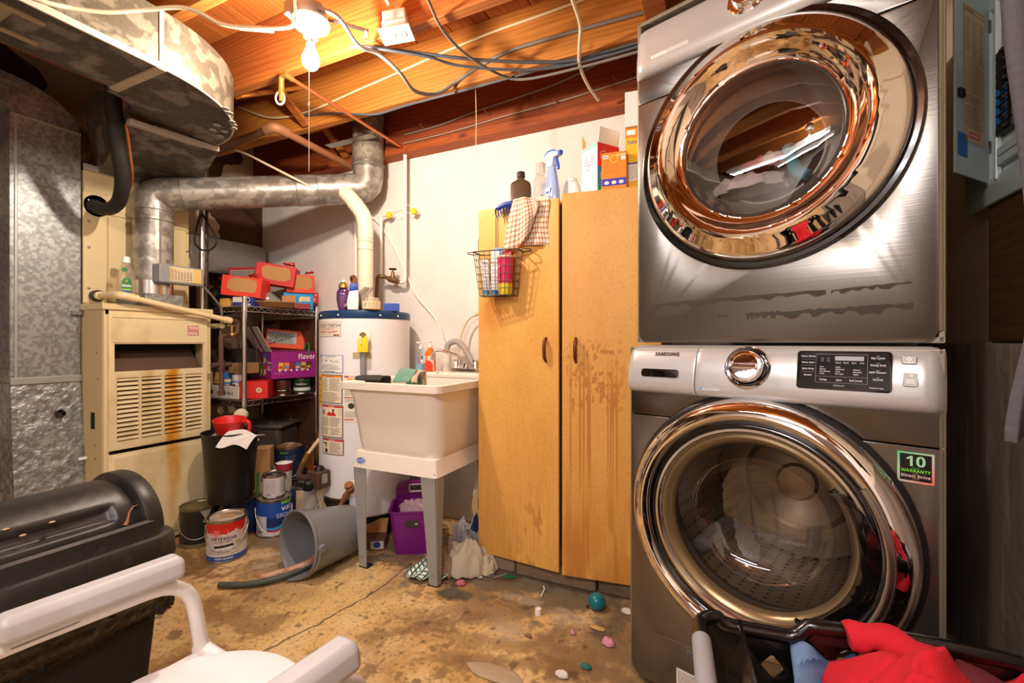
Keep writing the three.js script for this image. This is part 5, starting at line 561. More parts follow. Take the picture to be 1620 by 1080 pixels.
// ------------------------------------------------------------------ laundry sink
{
  const X0 = -1.525, X1 = -1.0, Z0 = -2.03, Z1 = -1.475, H = 0.822, cx = (X0 + X1) / 2, cz = (Z0 + Z1) / 2;
  const t = thing('laundry_sink', 'white plastic laundry tub on four grey tapered metal legs', 'sink', [cx, 0, cz]);
  const ringAt = (w, d, r, y, n = 14, ox = 0, oz = 0) => { const p = []; const c = [[w / 2 - r, d / 2 - r, 0], [-w / 2 + r, d / 2 - r, 1], [-w / 2 + r, -d / 2 + r, 2], [w / 2 - r, -d / 2 + r, 3]]; for (const [x, z, k] of c) for (let i = 0; i <= n; i++) { const a = (k + i / n) * Math.PI / 2; p.push(V(x + r * Math.cos(a) + ox, y, z + r * Math.sin(a) + oz)); } return p; };
  const loft = rings => { const n = rings[0].length, pos = [], uv = [], idx = []; rings.forEach((R, k) => R.forEach((p, i) => { pos.push(p.x, p.y, p.z); uv.push(i / n, k); })); for (let k = 0; k < rings.length - 1; k++) for (let i = 0; i < n; i++) { const a = k * n + i, b = k * n + (i + 1) % n; idx.push(a, a + n, b, b, a + n, b + n); } const g = new THREE.BufferGeometry(); g.setAttribute('position', new THREE.Float32BufferAttribute(pos, 3)); g.setAttribute('uv', new THREE.Float32BufferAttribute(uv, 2)); g.setIndex(idx); return clean(toCreasedNormals(clean(g), 0.7)); };
  globalThis.__loft = loft; globalThis.__ringAt = ringAt;
  const w = X1 - X0, d = Z1 - Z0;
  const bowl = loft([ringAt(0.3, 0.3, 0.06, 0.535), ringAt(0.36, 0.34, 0.07, 0.53, 14, 0, 0.02), ringAt(0.41, 0.38, 0.07, 0.56, 14, 0, 0.02), ringAt(0.445, 0.41, 0.06, 0.79, 14, 0, 0.035), ringAt(0.45, 0.415, 0.055, H - 0.004, 14, 0, 0.035), ringAt(w - 0.02, d - 0.02, 0.03, H + 0.006), ringAt(w, d, 0.03, H + 0.002), ringAt(w, d, 0.03, H - 0.026), ringAt(w - 0.012, d - 0.012, 0.03, H - 0.03), ringAt(w - 0.04, d - 0.04, 0.045, H - 0.032), ringAt(w - 0.05, d - 0.06, 0.055, 0.76), ringAt(w - 0.085, d - 0.1, 0.07, 0.56), ringAt(w - 0.1, d - 0.11, 0.07, 0.525), ringAt(w - 0.125, d - 0.125, 0.06, 0.505), ringAt(w - 0.16, d - 0.16, 0.05, 0.498)]);
  mesh('basin', bowl, M.whitePl, t); mesh('back_deck', box(w - 0.02, 0.03, 0.1, 0, H + 0.008, -d / 2 + 0.06, 0.012, 3), M.whitePl, t);
  const skirt = loft([ringAt(w - 0.14, d - 0.14, 0.012, 0.524, 4), ringAt(w - 0.1, d - 0.1, 0.016, 0.52, 4), ringAt(w - 0.076, d - 0.076, 0.016, 0.452, 4), ringAt(w - 0.086, d - 0.086, 0.014, 0.452, 4)]);
  mesh('skirt', skirt, M.whitePl, t);
  const lw = w / 2 - 0.044, ld = d / 2 - 0.044; const legM = mat({ color: 0x9a9b97, rough: 0.5 });
  for (const [sx, sz] of [[-1, 1], [1, 1], [-1, -1], [1, -1]]) {
    const face = (wt, wb) => shape([[-0.003, 0.47], [-wt, 0.47], [-wb, 0.16], [-wb * 0.8, 0.0], [0, 0.0]]);
    const a = ext(face(0.075, 0.05), 0.003, 0.0008), b = place(ext(face(0.06, 0.035), 0.003, 0.0008), 0, 0, 0, 0, -Math.PI / 2, 0); const g = mergeGeometries([a, b.translate(0, 0, 0)]); g.scale(sx, 1, sz); g.translate(sx * lw, 0, sz * ld);
    const b2 = g.attributes.position; for (let i = 0; i < b2.count; i++) { const k = (0.49 - b2.getY(i)) / 0.49; b2.setX(i, b2.getX(i) - sx * 0.012 * k); b2.setZ(i, b2.getZ(i) - sz * 0.03 * k); } g.computeVertexNormals();
    const leg = mesh('leg', g, legM, t); mesh('foot_pad', box(0.05, 0.006, 0.04, sx * (lw - 0.035), 0.003, sz * (ld - 0.045), 0.002), M.black, leg); mesh('bolt', [ball(0.006, sx * (lw - 0.03), 0.05, sz * (ld - 0.024), 1, 1, 0.5, 8)], M.nickel, leg); }
  decal('brand_badge', 0.055, 0.03, cv(256, 140, (g, w2, h) => { g.fillStyle = '#ece4d8'; g.fillRect(0, 0, w2, h); g.fillStyle = '#2a56b0'; g.beginPath(); g.ellipse(128, 70, 122, 64, 0, 0, 7); g.fill(); g.strokeStyle = '#e8eefa'; g.lineWidth = 7; g.beginPath(); g.ellipse(128, 70, 108, 50, 0, 0, 7); g.stroke(); text(g, 'MUSTEE', 26, 84, 40, '#f2f5fc', 'bold', 'left', 110); g.beginPath(); g.arc(178, 70, 32, 0, 7); g.stroke(); g.beginPath(); g.moveTo(150, 46); g.lineTo(206, 96); g.stroke(); }), t, -0.172, 0.482, d / 2 - 0.0425, 0, -0.17);
  // faucet
  const f = thing('sink_faucet', 'chrome two handle faucet with a long swivel spout on the tub back deck', 'faucet', [-1.17, H + 0.022, -1.965]);
  mesh('base_plate', box(0.15, 0.022, 0.05, 0, 0.012, 0, 0.006, 3), M.chromeDull, f); mesh('spout', [sweep(curve([[0.0, 0.02, 0.0], [0.0, 0.05, 0.004], [-0.012, 0.075, 0.015], [-0.06, 0.098, 0.04], [-0.115, 0.112, 0.07], [-0.135, 0.106, 0.08], [-0.142, 0.085, 0.084], [-0.143, 0.07, 0.084]], 30), 0.0085, 12), cyl(0.0105, 0.0105, 0.01, -0.143, 0.066, 0.084, 14)], M.chrome, f);
  each('handle', [-0.055, 0.055].map(x => lathe([[0.0001, 0.045], [0.014, 0.044], [0.017, 0.038], [0.0145, 0.012], [0.016, 0.004], [0.0001, 0.004]], 10).translate(x, 0.02, 0)), M.chrome, f); mesh('hub', lathe([[0.0001, 0.03], [0.012, 0.03], [0.018, 0.012], [0.018, 0.0]], 20).translate(0, 0.018, 0), M.chromeDull, f);
  const s1 = thing('hand_soap_bottle', 'clear pump bottle with a little blue soap on the tub back ledge', 'bottle', [-1.452, H + 0.023, -1.975]); const pump = (o, y) => { mesh('pump', [cyl(0.012, 0.012, 0.014, 0, y, 0, 16), cyl(0.005, 0.005, 0.02, 0, y + 0.013, 0, 10), box(0.03, 0.008, 0.012, -0.008, y + 0.034, 0.003, 0.003)], M.white, o); };
  mesh('bottle', lathe([[0.0001, 0.001], [0.024, 0.002], [0.0265, 0.008], [0.0265, 0.085], [0.022, 0.104], [0.012, 0.112], [0.012, 0.118]], 28), mat({ color: 0xf4f6f8, rough: 0.05, transmission: 0.95, thickness: 0, ior: 1.35 }), s1); mesh('liquid', cyl(0.0245, 0.0245, 0.034, 0, 0.003, 0), mat({ color: 0x7fb6d0, rough: 0.15 }), s1); pump(s1, 0.115); decal('label', 0.012, 0.04, cv(32, 96, g => { g.fillStyle = '#eee'; g.fillRect(0, 0, 32, 96); g.fillStyle = '#3a5fb0'; g.fillRect(4, 8, 24, 50); }), s1, 0.02, 0.065, 0.0185, 0.8);
  const s2 = thing('orange_soap_bottle', 'orange castile soap bottle with white pump on the tub back ledge', 'bottle', [-1.385, H + 0.023, -1.965]);
  mesh('bottle', lathe([[0.0001, 0.001], [0.026, 0.002], [0.0285, 0.01], [0.0285, 0.09], [0.024, 0.104], [0.012, 0.118], [0.012, 0.124]], 28), mat({ color: 0xff8a1e, rough: 0.08, transmission: 0.3, thickness: 0, ior: 1.35 }), s2); pump(s2, 0.122);
  mesh('label', sheet((u, v) => { const a = rad(lerp(-75, 75, u)); return [0.029 * Math.sin(a), 0.006 + 0.075 * v, 0.029 * Math.cos(a)]; }, 14, 1, 0.0004), mat({ map: cv(256, 200, g => { g.fillStyle = '#f2ddd0'; g.fillRect(0, 0, 256, 200); g.fillStyle = '#f07a1a'; g.fillRect(96, 0, 40, 200); g.fillStyle = '#e8431a'; g.beginPath(); g.arc(128, 160, 108, 0, 7); g.fill(); g.fillStyle = '#f2ddd0'; g.fillRect(0, 0, 94, 90); g.fillRect(138, 0, 118, 66); text(g, '♥ ♥', 130, 170, 26, '#fff', 'bold', 'center'); }), rough: 0.4 }), s2, { uv: 1 });
  const rag = (name, label, x, col, w2, l, m) => { const r = single(name, sheet((u, v) => { const s = lerp(-l * 0.55, l, v), xx = (u - 0.5) * w2 + 0.008 * Math.sin(v * 7 + u * 2); if (s > 0) return [xx, H + 0.016 - 0.001 * s - Math.max(0, s - 0.03) * 0.9, Z1 + 0.004 - 0.062 - Math.max(0, 0.0 + s * 0.5)]; return [xx, H + 0.014 - Math.pow(-s, 2) * 2 - (s < -0.035 ? 0.0 : 0), Z1 - 0.055 - s * 0.8]; }, 14, 22, 0.008), m, label, 'rag'); return r; };
  const cl = (c, r = 0.95) => mat({ color: c, rough: r, bumpMap: T.cloth, bumpScale: 0.0008 });
  const drape = (x, w2, h0, seed) => sheet((u, v) => { const a = v * Math.PI; return [x + (u - 0.5) * w2 * (1 + 0.08 * Math.sin(a)) + 0.006 * Math.sin(v * 9 + seed), H + 0.01 + h0 * Math.sin(a) + 0.006 * vnoise(u * 5, v * 6, seed) - (v > 0.8 ? (v - 0.8) * 0.3 : 0), Z1 - 0.014 - 0.085 * v + 0.004 * Math.sin(u * 8)]; }, 18, 22, 0.006);
  single('dark_rag', drape(-1.375, 0.14, 0.016, 2), cl(0x35342f), 'dark grey rag draped over the left front edge of the tub', 'rag');
  single('green_sponge_cloth', drape(-1.185, 0.085, 0.05, 5), cl(0x6f9a85), 'green scrubbing cloth arched over the tub front edge', 'cloth'); single('tan_cloth', drape(-1.128, 0.028, 0.045, 9), cl(0xcbb196), 'tan cloth strip draped beside the green scrubbing cloth on the tub', 'cloth');
  single('standpipe', [cyl(0.026, 0.026, 0.13, -1.375, 0.8, -2.1), tube([[-1.375, 0.92, -2.1], [-1.375, 0.955, -2.1], [-1.34, 0.985, -2.09], [-1.28, 0.98, -2.09], [-1.26, 0.955, -2.09]], 0.02, 24, 14)].slice(0, 1), M.whitePl, 'white standpipe stub behind the tub faucet', 'pipe');
  single('drain_hose', tube([[-1.375, 0.94, -2.1], [-1.36, 0.985, -2.1], [-1.31, 1.0, -2.1], [-1.265, 0.97, -2.1], [-1.2, 0.87, -2.1], [-1.15, 0.78, -2.12], [-1.12, 0.5, -2.13], [-1.1, 0.03, -2.13]], 0.016, 36, 14), mat({ color: 0xa9a39c, rough: 0.55 }), 'grey washer drain hose hooked over the standpipe behind the faucet', 'hose');
  single('supply_hose', [tube([[-1.3, 0.86, -2.08], [-1.3, 0.95, -2.1], [-1.285, 1.07, -2.13], [-1.249, 1.126, -2.14], [-1.195, 1.15, -2.14]], 0.006), place(cyl(0.009, 0.009, 0.03, 0, -0.015, 0, 8), -1.205, 1.146, -2.14, 0, 0, -1.2)], M.wireBeige, 'thin beige supply hose looping up to the wall beside the wardrobe', 'hose');
}
// ------------------------------------------------------------------ wire shelving and what is on it
function carton(name, label, w, h, d, pos, ry, col, o = {}) {           // a printed cardboard box: body, and printed sheets where the photo shows print
  const t = thing(name, label, o.cat || 'box', pos, ry, o.group); const m = typeof col === 'number' ? mat({ color: col, rough: 0.5 }) : col;
  const b = mesh('body', box(w, h, d, 0, h / 2, 0, 0.003), m, t); if (o.tilt) b.parent.rotation.set(o.tilt[0], ry, o.tilt[1], 'YXZ');
  if (o.front) decal('front_print', w - 0.004, h - 0.004, cv(o.fw || 256, Math.round((o.fw || 256) * h / w), o.front), t, 0, h / 2, d / 2 + 0.0004);
  if (o.side) decal('side_print', d - 0.004, h - 0.004, cv(o.sw || 256, Math.round((o.sw || 256) * h / d), o.side), t, (o.sideSign || 1) * (w / 2 + 0.0004), h / 2, 0, (o.sideSign || 1) * Math.PI / 2);
  if (o.top) decal('top_print', w - 0.004, d - 0.004, cv(256, Math.round(256 * d / w), o.top), t, 0, h + 0.0004, 0, 0, -Math.PI / 2);
  return t;
}
{
  const X0 = -2.93, X1 = -2.41, Z0 = -2.15, Z1 = -1.66, cx = (X0 + X1) / 2, cz = (Z0 + Z1) / 2;
  const t = thing('wire_shelf', 'chrome wire shelving unit crammed with boxes between furnace and water heater', 'shelf', [cx, 0, cz]); const w = (X1 - X0) / 2, d = (Z1 - Z0) / 2;
  for (const [x, z] of [[w, d], [-w, d], [w, -d], [-w, -d]]) { const p = mesh('post', [cyl(0.0125, 0.0125, 1.235, x, 0.01, z, 20), lathe([[0.0001, 0.012], [0.012, 0.01], [0.0135, 0]], 16).translate(x, 1.24, z)], M.chromeDull, t); mesh('shelf_clip', [1.17, 0.645, 0.13].map(y => cyl(0.016, 0.0145, 0.045, x, y, z, 16)), M.chromeDull, p); }
  for (const H of [1.195, 0.667, 0.15]) {
    const g = new THREE.Group(); g.name = 'wire_deck'; t.add(g); const rod = (a, b, r) => sweep([V(...a), V(...b)], r, 6);
    const frame = []; for (const y of [H, H - 0.028]) for (const [a, b] of [[[-w, d], [w, d]], [[w, d], [w, -d]], [[w, -d], [-w, -d]], [[-w, -d], [-w, d]]]) frame.push(rod([a[0], y, a[1]], [b[0], y, b[1]], 0.0042)); mesh('edge_rail', frame, M.chromeDull, g);
    const zig = (ax, az, bx, bz) => { const n = 24, P = []; for (let i = 0; i <= n; i++) P.push(V(lerp(ax, bx, i / n), i % 2 ? H - 0.002 : H - 0.026, lerp(az, bz, i / n))); return sweep(P, 0.003, 5); }; mesh('truss_wire', [zig(-w, d, w, d), zig(w, d, w, -d), zig(w, -d, -w, -d), zig(-w, -d, -w, d)], M.chromeDull, g);
    const rods = []; for (let i = 1; i < 22; i++) rods.push(rod([-w, H + 0.001, lerp(-d, d, i / 22)], [w, H + 0.001, lerp(-d, d, i / 22)], 0.0018)); const q = mesh('shelf_wires', rods, M.chromeDull, g); q.userData.kind = 'stuff';
  }
  const y1 = 1.2, y2 = 0.672;
  const torn = (w2, h, seed) => { const p = []; for (let i = 0; i < 40; i++) { const a = i / 40 * 6.283, r = 0.86 + 0.14 * vnoise(i * 0.5, 3, seed); p.push([Math.sign(Math.cos(a)) * Math.pow(Math.abs(Math.cos(a)), 0.55) * w2 / 2 * r, Math.sign(Math.sin(a)) * Math.pow(Math.abs(Math.sin(a)), 0.55) * h / 2 * r]); } return p; };
  const redTorn = (label, w2, h, d2, pos, ry, tilt, seed, col = 0xe23a22) => { const b = carton('torn_red_box', label, w2, h, d2, pos, ry, col, { tilt, group: undefined }); mesh('torn_patch', ext(shape(torn(w2 * 0.8, h * 0.74, seed)), 0.0006).translate(0.006, h * 0.56, d2 / 2), M.card, b); const s = mesh('torn_flap', sheet((u, v) => [w2 * (0.16 + 0.3 * u), h * (1 + 0.1 * v + 0.12 * vnoise(u * 4, v * 3, seed)), d2 / 2 - 0.02 + 0.03 * v + 0.02 * vnoise(u * 5, v * 4, seed + 3)], 10, 8, 0.001), mat({ color: 0xd32a20, rough: 0.25, clearcoat: 0.6 }), b); return b; };
  redTorn('red box with torn front on the top shelf, nearest the furnace', 0.21, 0.115, 0.16, [-2.56, y1 + 0.058, -1.77], 0.62, [0, -0.1], 3);
  redTorn('red box with large torn tan patch, topmost of the shelf pile', 0.22, 0.125, 0.15, [-2.53, y1 + 0.145, -1.95], 0.72, [0, -0.14], 7, 0xc81c1a);
  redTorn('orange red box with square torn patch on the blue box, nearest the heater', 0.16, 0.115, 0.14, [-2.47, y1 + 0.105, -2.07], 0.98, [0, 0], 12, 0xe2401c);
  carton('printed_red_box', 'red box with grey nutrition print lying behind the torn red boxes', 0.19, 0.12, 0.12, [-2.72, y1 + 0.135, -1.9], 0.6, 0xb01c1c, { tilt: [-0.15, 0.05], front: (g, w3, h) => { g.fillStyle = '#a81a1a'; g.fillRect(0, 0, w3, h); g.fillStyle = '#9a938c'; g.fillRect(16, 24, w3 - 32, h - 40); lines(g, 24, 34, w3 - 48, 7, 14, 7, '#4a4540', 4); } });
  carton('medicine_box', 'small blue and white box under the front torn red box', 0.115, 0.055, 0.07, [-2.505, y1, -1.735], 0.45, 0x262f7a, { front: (g, w3, h) => { g.fillStyle = '#2a3488'; g.fillRect(0, 0, w3, h); g.fillStyle = '#e6e2dc'; g.fillRect(0, 0, 140, h * 0.55); lines(g, 10, 18, 110, 2, 26, 6, '#777'); g.fillStyle = '#e8e4e0'; g.beginPath(); g.arc(190, h * 0.3, 34, 0, 7); g.fill(); g.fillStyle = '#10142c'; g.beginPath(); g.arc(190, h * 0.3, 26, 0, 7); g.fill(); g.fillStyle = '#d8d4d8'; g.fillRect(190, h * 0.7, 40, h * 0.26); } });
  carton('snack_carton', 'bright blue snack carton standing under the orange red box', 0.17, 0.105, 0.11, [-2.475, y1, -2.06], 0.98, 0x1a8fd0, { front: (g, w3, h) => { g.fillStyle = '#1f9ade'; g.fillRect(0, 0, w3, h); g.fillStyle = '#d8c8a8'; g.fillRect(140, 30, 90, 46); g.fillStyle = '#ecd070'; g.beginPath(); g.ellipse(150, 56, 16, 30, 0.4, 0, 7); g.fill(); ['#f0c020', '#e05020', '#d83040', '#f0e0d0', '#6030a0', '#f08020'].forEach((c, i) => { g.fillStyle = c; g.fillRect(60 + i * 24, h * 0.6 + (i % 2) * 8, 20, 50); }); g.fillStyle = '#2238a0'; g.beginPath(); g.ellipse(110, h * 0.86, 54, 18, 0, 0, 7); g.fill(); text(g, 'YO-GO', 110, h * 0.9, 26, '#fff', 'bold', 'center'); } });
  carton('small_red_carton', 'small open red carton beside the blue snack carton', 0.075, 0.085, 0.08, [-2.428, y1 + 0.03, -2.125], 1.0, 0xb01828, { front: (g, w3, h) => { g.fillStyle = '#b81c2c'; g.fillRect(0, 0, w3, h); text(g, 'Choconola', 128, 60, 40, '#f0d8d0', 'bold', 'center', 220); g.fillStyle = '#e03038'; g.beginPath(); g.arc(128, 160, 80, 0, 7); g.fill(); text(g, 'MINIS', 128, 172, 40, '#f4e4dc', 'bold', 'center'); g.fillStyle = '#2a1a14'; g.fillRect(20, h - 60, 216, 60); } });
  carton('flat_red_packet', 'flat dark red packet tucked at the shelf corner by the heater', 0.1, 0.035, 0.1, [-2.405, y1, -2.03], 0.9, 0x8a1420);
  { const b = thing('cardboard_tray', 'opened brown cardboard tray lying on the front of the top shelf', 'box', [-2.47, y1, -1.9], 0.85); mesh('base', box(0.22, 0.003, 0.12, 0, 0.006, 0), M.card, b); each('flap', [place(box(0.22, 0.003, 0.06, 0, 0, 0.03), 0, 0.006, 0.06, -0.5), place(box(0.07, 0.003, 0.09, 0, 0, 0), -0.12, 0.02, 0, 0, 0, 0.5), place(box(0.075, 0.075, 0.003, 0, 0.037, 0), 0.075, 0.006, 0.02, 0, 0, 0.05)], M.card, b); }
  { const b = thing('plastic_jug', 'clear plastic jug lying on its side on the top shelf', 'jug', [-2.515, y1 + 0.05, -1.88], 0.9); mesh('jug', place(lathe([[0.0001, -0.075], [0.04, -0.07], [0.05, -0.05], [0.05, 0.02], [0.03, 0.055], [0.018, 0.065], [0.018, 0.085]], 28), 0, 0.0, 0, 0.2, 0, 0.9), mat({ color: 0xd8d4cc, rough: 0.15, transmission: 0.7, thickness: 0 }), b); mesh('cap', place(cyl(0.02, 0.02, 0.018, 0, 0.08, 0, 20), 0, 0, 0, 0.2, 0, 0.9), M.grey, b); }
  single('black_bag', heap(0.1, 0.12, 0.15, 31).translate(-2.84, y1 + 0.003, -1.83), mat({ color: 0x0e0d0e, rough: 0.35 }), 'crumpled black bag at the furnace end of the top shelf', 'bag');
  // middle shelf
  const snacks = ['#e8b020', '#e87820', '#7a1c1c', '#2a6ab8', '#d8a828', '#1a1a1a'];
  { const w2 = 0.28, h = 0.165, d2 = 0.2; const b = carton('snack_variety_box', 'open magenta snack box printed flavor on the middle shelf', w2, h, d2, [-2.525, 0.772, -2.02], 1.36, 0x8c1c72, { fw: 660, front: (g, w3, h3) => { g.fillStyle = '#9a1f80'; g.fillRect(0, 0, w3, h3); text(g, 'flavor', 380, 110, 104, '#f2e2e2', 'bold', 'left', 270); snacks.forEach((c, i) => { const x = 90 + i * 84; g.save(); g.translate(x + 36, 210); g.rotate(0.12); g.fillStyle = c; g.fillRect(-36, -56, 72, 112); g.fillStyle = ['#e04020', '#4aa0d8', '#a02828', '#e8c060', '#6a3a20', '#d8a040'][i]; g.fillRect(-30, 0, 60, 34); g.fillStyle = '#fff4'; g.fillRect(-26, -36, 52, 20); g.restore(); g.fillStyle = '#e8e0e0'; g.beginPath(); g.arc(x + 20, 270, 17, 0, 7); g.fill(); }); lines(g, 30, 300, 120, 2, 12, 6, '#c070a8'); }, sideSign: -1, sw: 440, side: (g, w3, h3) => { g.fillStyle = '#8a1a70'; g.fillRect(0, 0, w3, h3); ['#e8a030', '#7a1a20', '#1e6ac0', '#241810', '#1a7a3a', '#c83028'].forEach((c, i) => { const x = 10 + (i % 3) * 100, y = 20 + Math.floor(i / 3) * 158; g.fillStyle = c; g.fillRect(x, y, 92, 148); g.fillStyle = ['#4a90c8', '#401010', '#e8b840', '#c89040', '#e8c090', '#e8dcd0'][i]; g.fillRect(x + 22, y + 60, 48, 60); g.fillStyle = '#e8e0e0'; g.fillRect(x + 4, y + 112, 22, 32); }); text(g, 'flavor', 316, 160, 52, '#f2e2e2', 'bold', 'left', 118); text(g, '42', 314, 250, 90, '#f2e2e2', 'bold'); text(g, 'CT', 410, 250, 28, '#f2e2e2'); } });
    each('flap', [place(box(w2, 0.003, 0.1, 0, 0, -0.05), 0, h, -d2 / 2 + 0.06, 0.12), place(box(w2 * 0.96, 0.003, 0.09, 0, 0, -0.045), 0, h, d2 / 2, 0.08)], mat({ color: 0x7c1a62, rough: 0.5 }), b); mesh('raised_flap', place(box(0.003, 0.17, d2, 0, 0.085, 0), -w2 / 2, h, 0, 0, 0, 0.5), mat({ color: 0xbdb2a6, rough: 0.8 }), b); mesh('stripe', place(box(0.004, 0.172, 0.018, 0, 0.086, 0), -w2 / 2, h, 0.01, 0, 0, 0.5), mat({ color: 0x6a1438, rough: 0.6 }), b); }
  carton('cereal_box', 'orange box with a nutrition table leaning behind the magenta box', 0.23, 0.13, 0.06, [-2.62, 0.945, -2.08], 1.0, 0xe24a1c, { tilt: [-0.4, -0.1], front: (g, w3, h) => { g.fillStyle = '#e5501e'; g.fillRect(0, 0, w3, h); g.fillStyle = '#b8b4b0'; g.fillRect(10, 14, 190, h - 50); lines(g, 16, 24, 178, 8, 12, 6, '#555', 3); } });
  single('green_cable', tube([[-2.5, 0.9, -2.12], [-2.47, 0.985, -2.12], [-2.42, 0.98, -2.1], [-2.4, 0.92, -2.08]], 0.005), M.green, 'green cable arching out behind the magenta snack box', 'cable');
  carton('red_carton', 'plain red carton with a round tear under the magenta box', 0.15, 0.098, 0.17, [-2.5, y2, -1.8], 0.72, 0xd41818, { front: (g, w3, h) => { g.fillStyle = '#d61a1a'; g.fillRect(0, 0, w3, h); g.fillStyle = '#d8cba8'; g.beginPath(); g.arc(178, h * 0.5, 26, 0, 7); g.fill(); g.fillStyle = '#a89a70'; g.beginPath(); g.arc(178, h * 0.5, 16, 0, 7); g.fill(); } });
  const tin = (label, x, z, r, h, y, c, band, draw) => { const b = thing('food_tin', label, 'tin', [x, y, z], 0.75); mesh('tin', lathe([[0.0001, h - 0.003], [r - 0.003, h - 0.003], [r, h], [r, h - 0.004], [r - 0.001, h - 0.006], [r - 0.001, 0.006], [r, 0.003], [r, 0.0], [0.0001, 0.001]], 36), M.nickel, b); mesh('paper_label', sheet((u, v) => { const a = rad(lerp(-170, 170, u)); return [(r + 0.0004) * Math.sin(a), lerp(0.008, h - 0.008, v), (r + 0.0004) * Math.cos(a)]; }, 40, 1, 0.0004), mat({ map: cv(320, 100, (g) => { g.fillStyle = c; g.fillRect(0, 0, 320, 100); g.fillStyle = band; g.fillRect(0, 60, 320, 24); if (draw) draw(g); lines(g, 120, 66, 80, 1, 8, 6, '#ddd'); }), rough: 0.4 }), b, { uv: 1 }); return b; };
  tin('dark green food tin with oval badge on the middle shelf beside the heater', -2.435, -2.06, 0.05, 0.095, y2, '#1d3a22', '#e0e0d8', g => { g.fillStyle = '#101010'; g.beginPath(); g.ellipse(160, 34, 44, 22, 0, 0, 7); g.fill(); text(g, 'Caddies', 160, 40, 20, '#ddd', 'bold', 'center'); });
  tin('brown food tin between the red carton and dark green tin', -2.455, -1.94, 0.042, 0.09, y2, '#4a1c18', '#2a1410');
  tin('blue labelled tin lying in the left middle shelf clutter', -2.63, -1.71, 0.036, 0.085, y2 + 0.075, '#2a74b8', '#e8d8a0'); tin('white food tin with a blue square in the left shelf clutter', -2.55, -1.72, 0.032, 0.07, y2 + 0.075, '#d8d0c4', '#3a6ab0');
  tin('tan tin at the far left of the middle shelf', -2.72, -1.72, 0.035, 0.08, y2 + 0.075, '#c89a48', '#8a5a2a');
  carton('white_carton', 'long white carton with black lettering at the front left of the middle shelf', 0.24, 0.072, 0.12, [-2.62, y2, -1.73], 0.1, 0xcfc8bc, { fw: 400, front: (g, w3, h) => { g.fillStyle = '#d4cdc2'; g.fillRect(0, 0, w3, h); g.fillStyle = '#222'; g.beginPath(); g.arc(50, 60, 20, 0, 7); g.fill(); text(g, 'Clover Box', 110, 84, 44, '#2a2622'); } });
  carton('brown_carton', 'small brown carton above the white carton', 0.12, 0.06, 0.1, [-2.53, y2 + 0.145, -1.74], 0.1, 0x9a7650, { front: (g, w3, h) => { g.fillStyle = '#9a7850'; g.fillRect(0, 0, w3, h); g.strokeStyle = '#4a3826'; g.lineWidth = 6; g.beginPath(); g.arc(120, 60, 24, 0, 7); g.stroke(); lines(g, 160, 40, 80, 4, 14, 6, '#5a4430'); } });
  carton('striped_carton', 'dark carton at the back left of the middle shelf', 0.2, 0.14, 0.12, [-2.7, y2 + 0.145, -1.9], 0.2, 0x3a3430);
  // lower level: pale tub lid and carton
  { const b = thing('storage_tub', 'grey lidded storage tub in the dark under the shelves', 'tub', [-2.68, 0.152, -2.0], 0.4); mesh('tub', box(0.3, 0.3, 0.24, 0, 0.16, 0, 0.03, 3), mat({ color: 0x443c36, rough: 0.6 }), b); mesh('lid', box(0.33, 0.025, 0.27, 0, 0.32, 0, 0.01, 3), mat({ color: 0x5a524a, rough: 0.6 }), b); }
  // support pole beside the shelf, with its hanging cable loop, and the foil wrapped duct
  const p = thing('steel_pole', 'bright steel pole standing beside the furnace with a darker conduit', 'pole', [-2.69, 0, -1.6]); mesh('pole', cyl(0.0145, 0.0145, 2.08, 0, 0, 0, 20), M.chromeDull, p); mesh('conduit', cyl(0.013, 0.013, 2.36, -0.018, 0, -0.032, 16), mat({ color: 0x4a3a30, metal: 0.5, rough: 0.4 }), p); mesh('coupling', cyl(0.017, 0.017, 0.03, 0, 2.0, 0, 20), M.chromeDull, p);
  single('cable_loop', tube([[-2.68, 1.72, -1.585], [-2.711, 1.631, -1.58], [-2.717, 1.559, -1.578], [-2.659, 1.515, -1.578], [-2.574, 1.511, -1.58], [-2.53, 1.542, -1.58], [-2.546, 1.589, -1.58], [-2.602, 1.655, -1.58], [-2.66, 1.715, -1.585]], 0.005, 48), M.rubber, 'black cable looped around the steel pole', 'cable');
  const fd = thing('foil_duct', 'foil wrapped duct box on the left wall above the shelves', 'duct', [-2.91, 1.42, -1.86]); mesh('duct', box(0.15, 0.22, 0.5, 0, 0.11, 0, 0.01), mat({ color: 0x8a8686, metal: 0.75, rough: 0.32, bumpMap: galvBump, bumpScale: 0.002 }), fd); mesh('wire_ring', place(clean(new THREE.TorusGeometry(0.022, 0.004, 8, 20)), 0.08, 0.12, 0.16, 0, Math.PI / 2), M.black, fd);
  carton('wooden_block', 'small wooden block on the furnace end of the top shelf', 0.06, 0.05, 0.05, [-2.62, y1, -1.7], 0.2, M.board, { cat: 'block' });
}
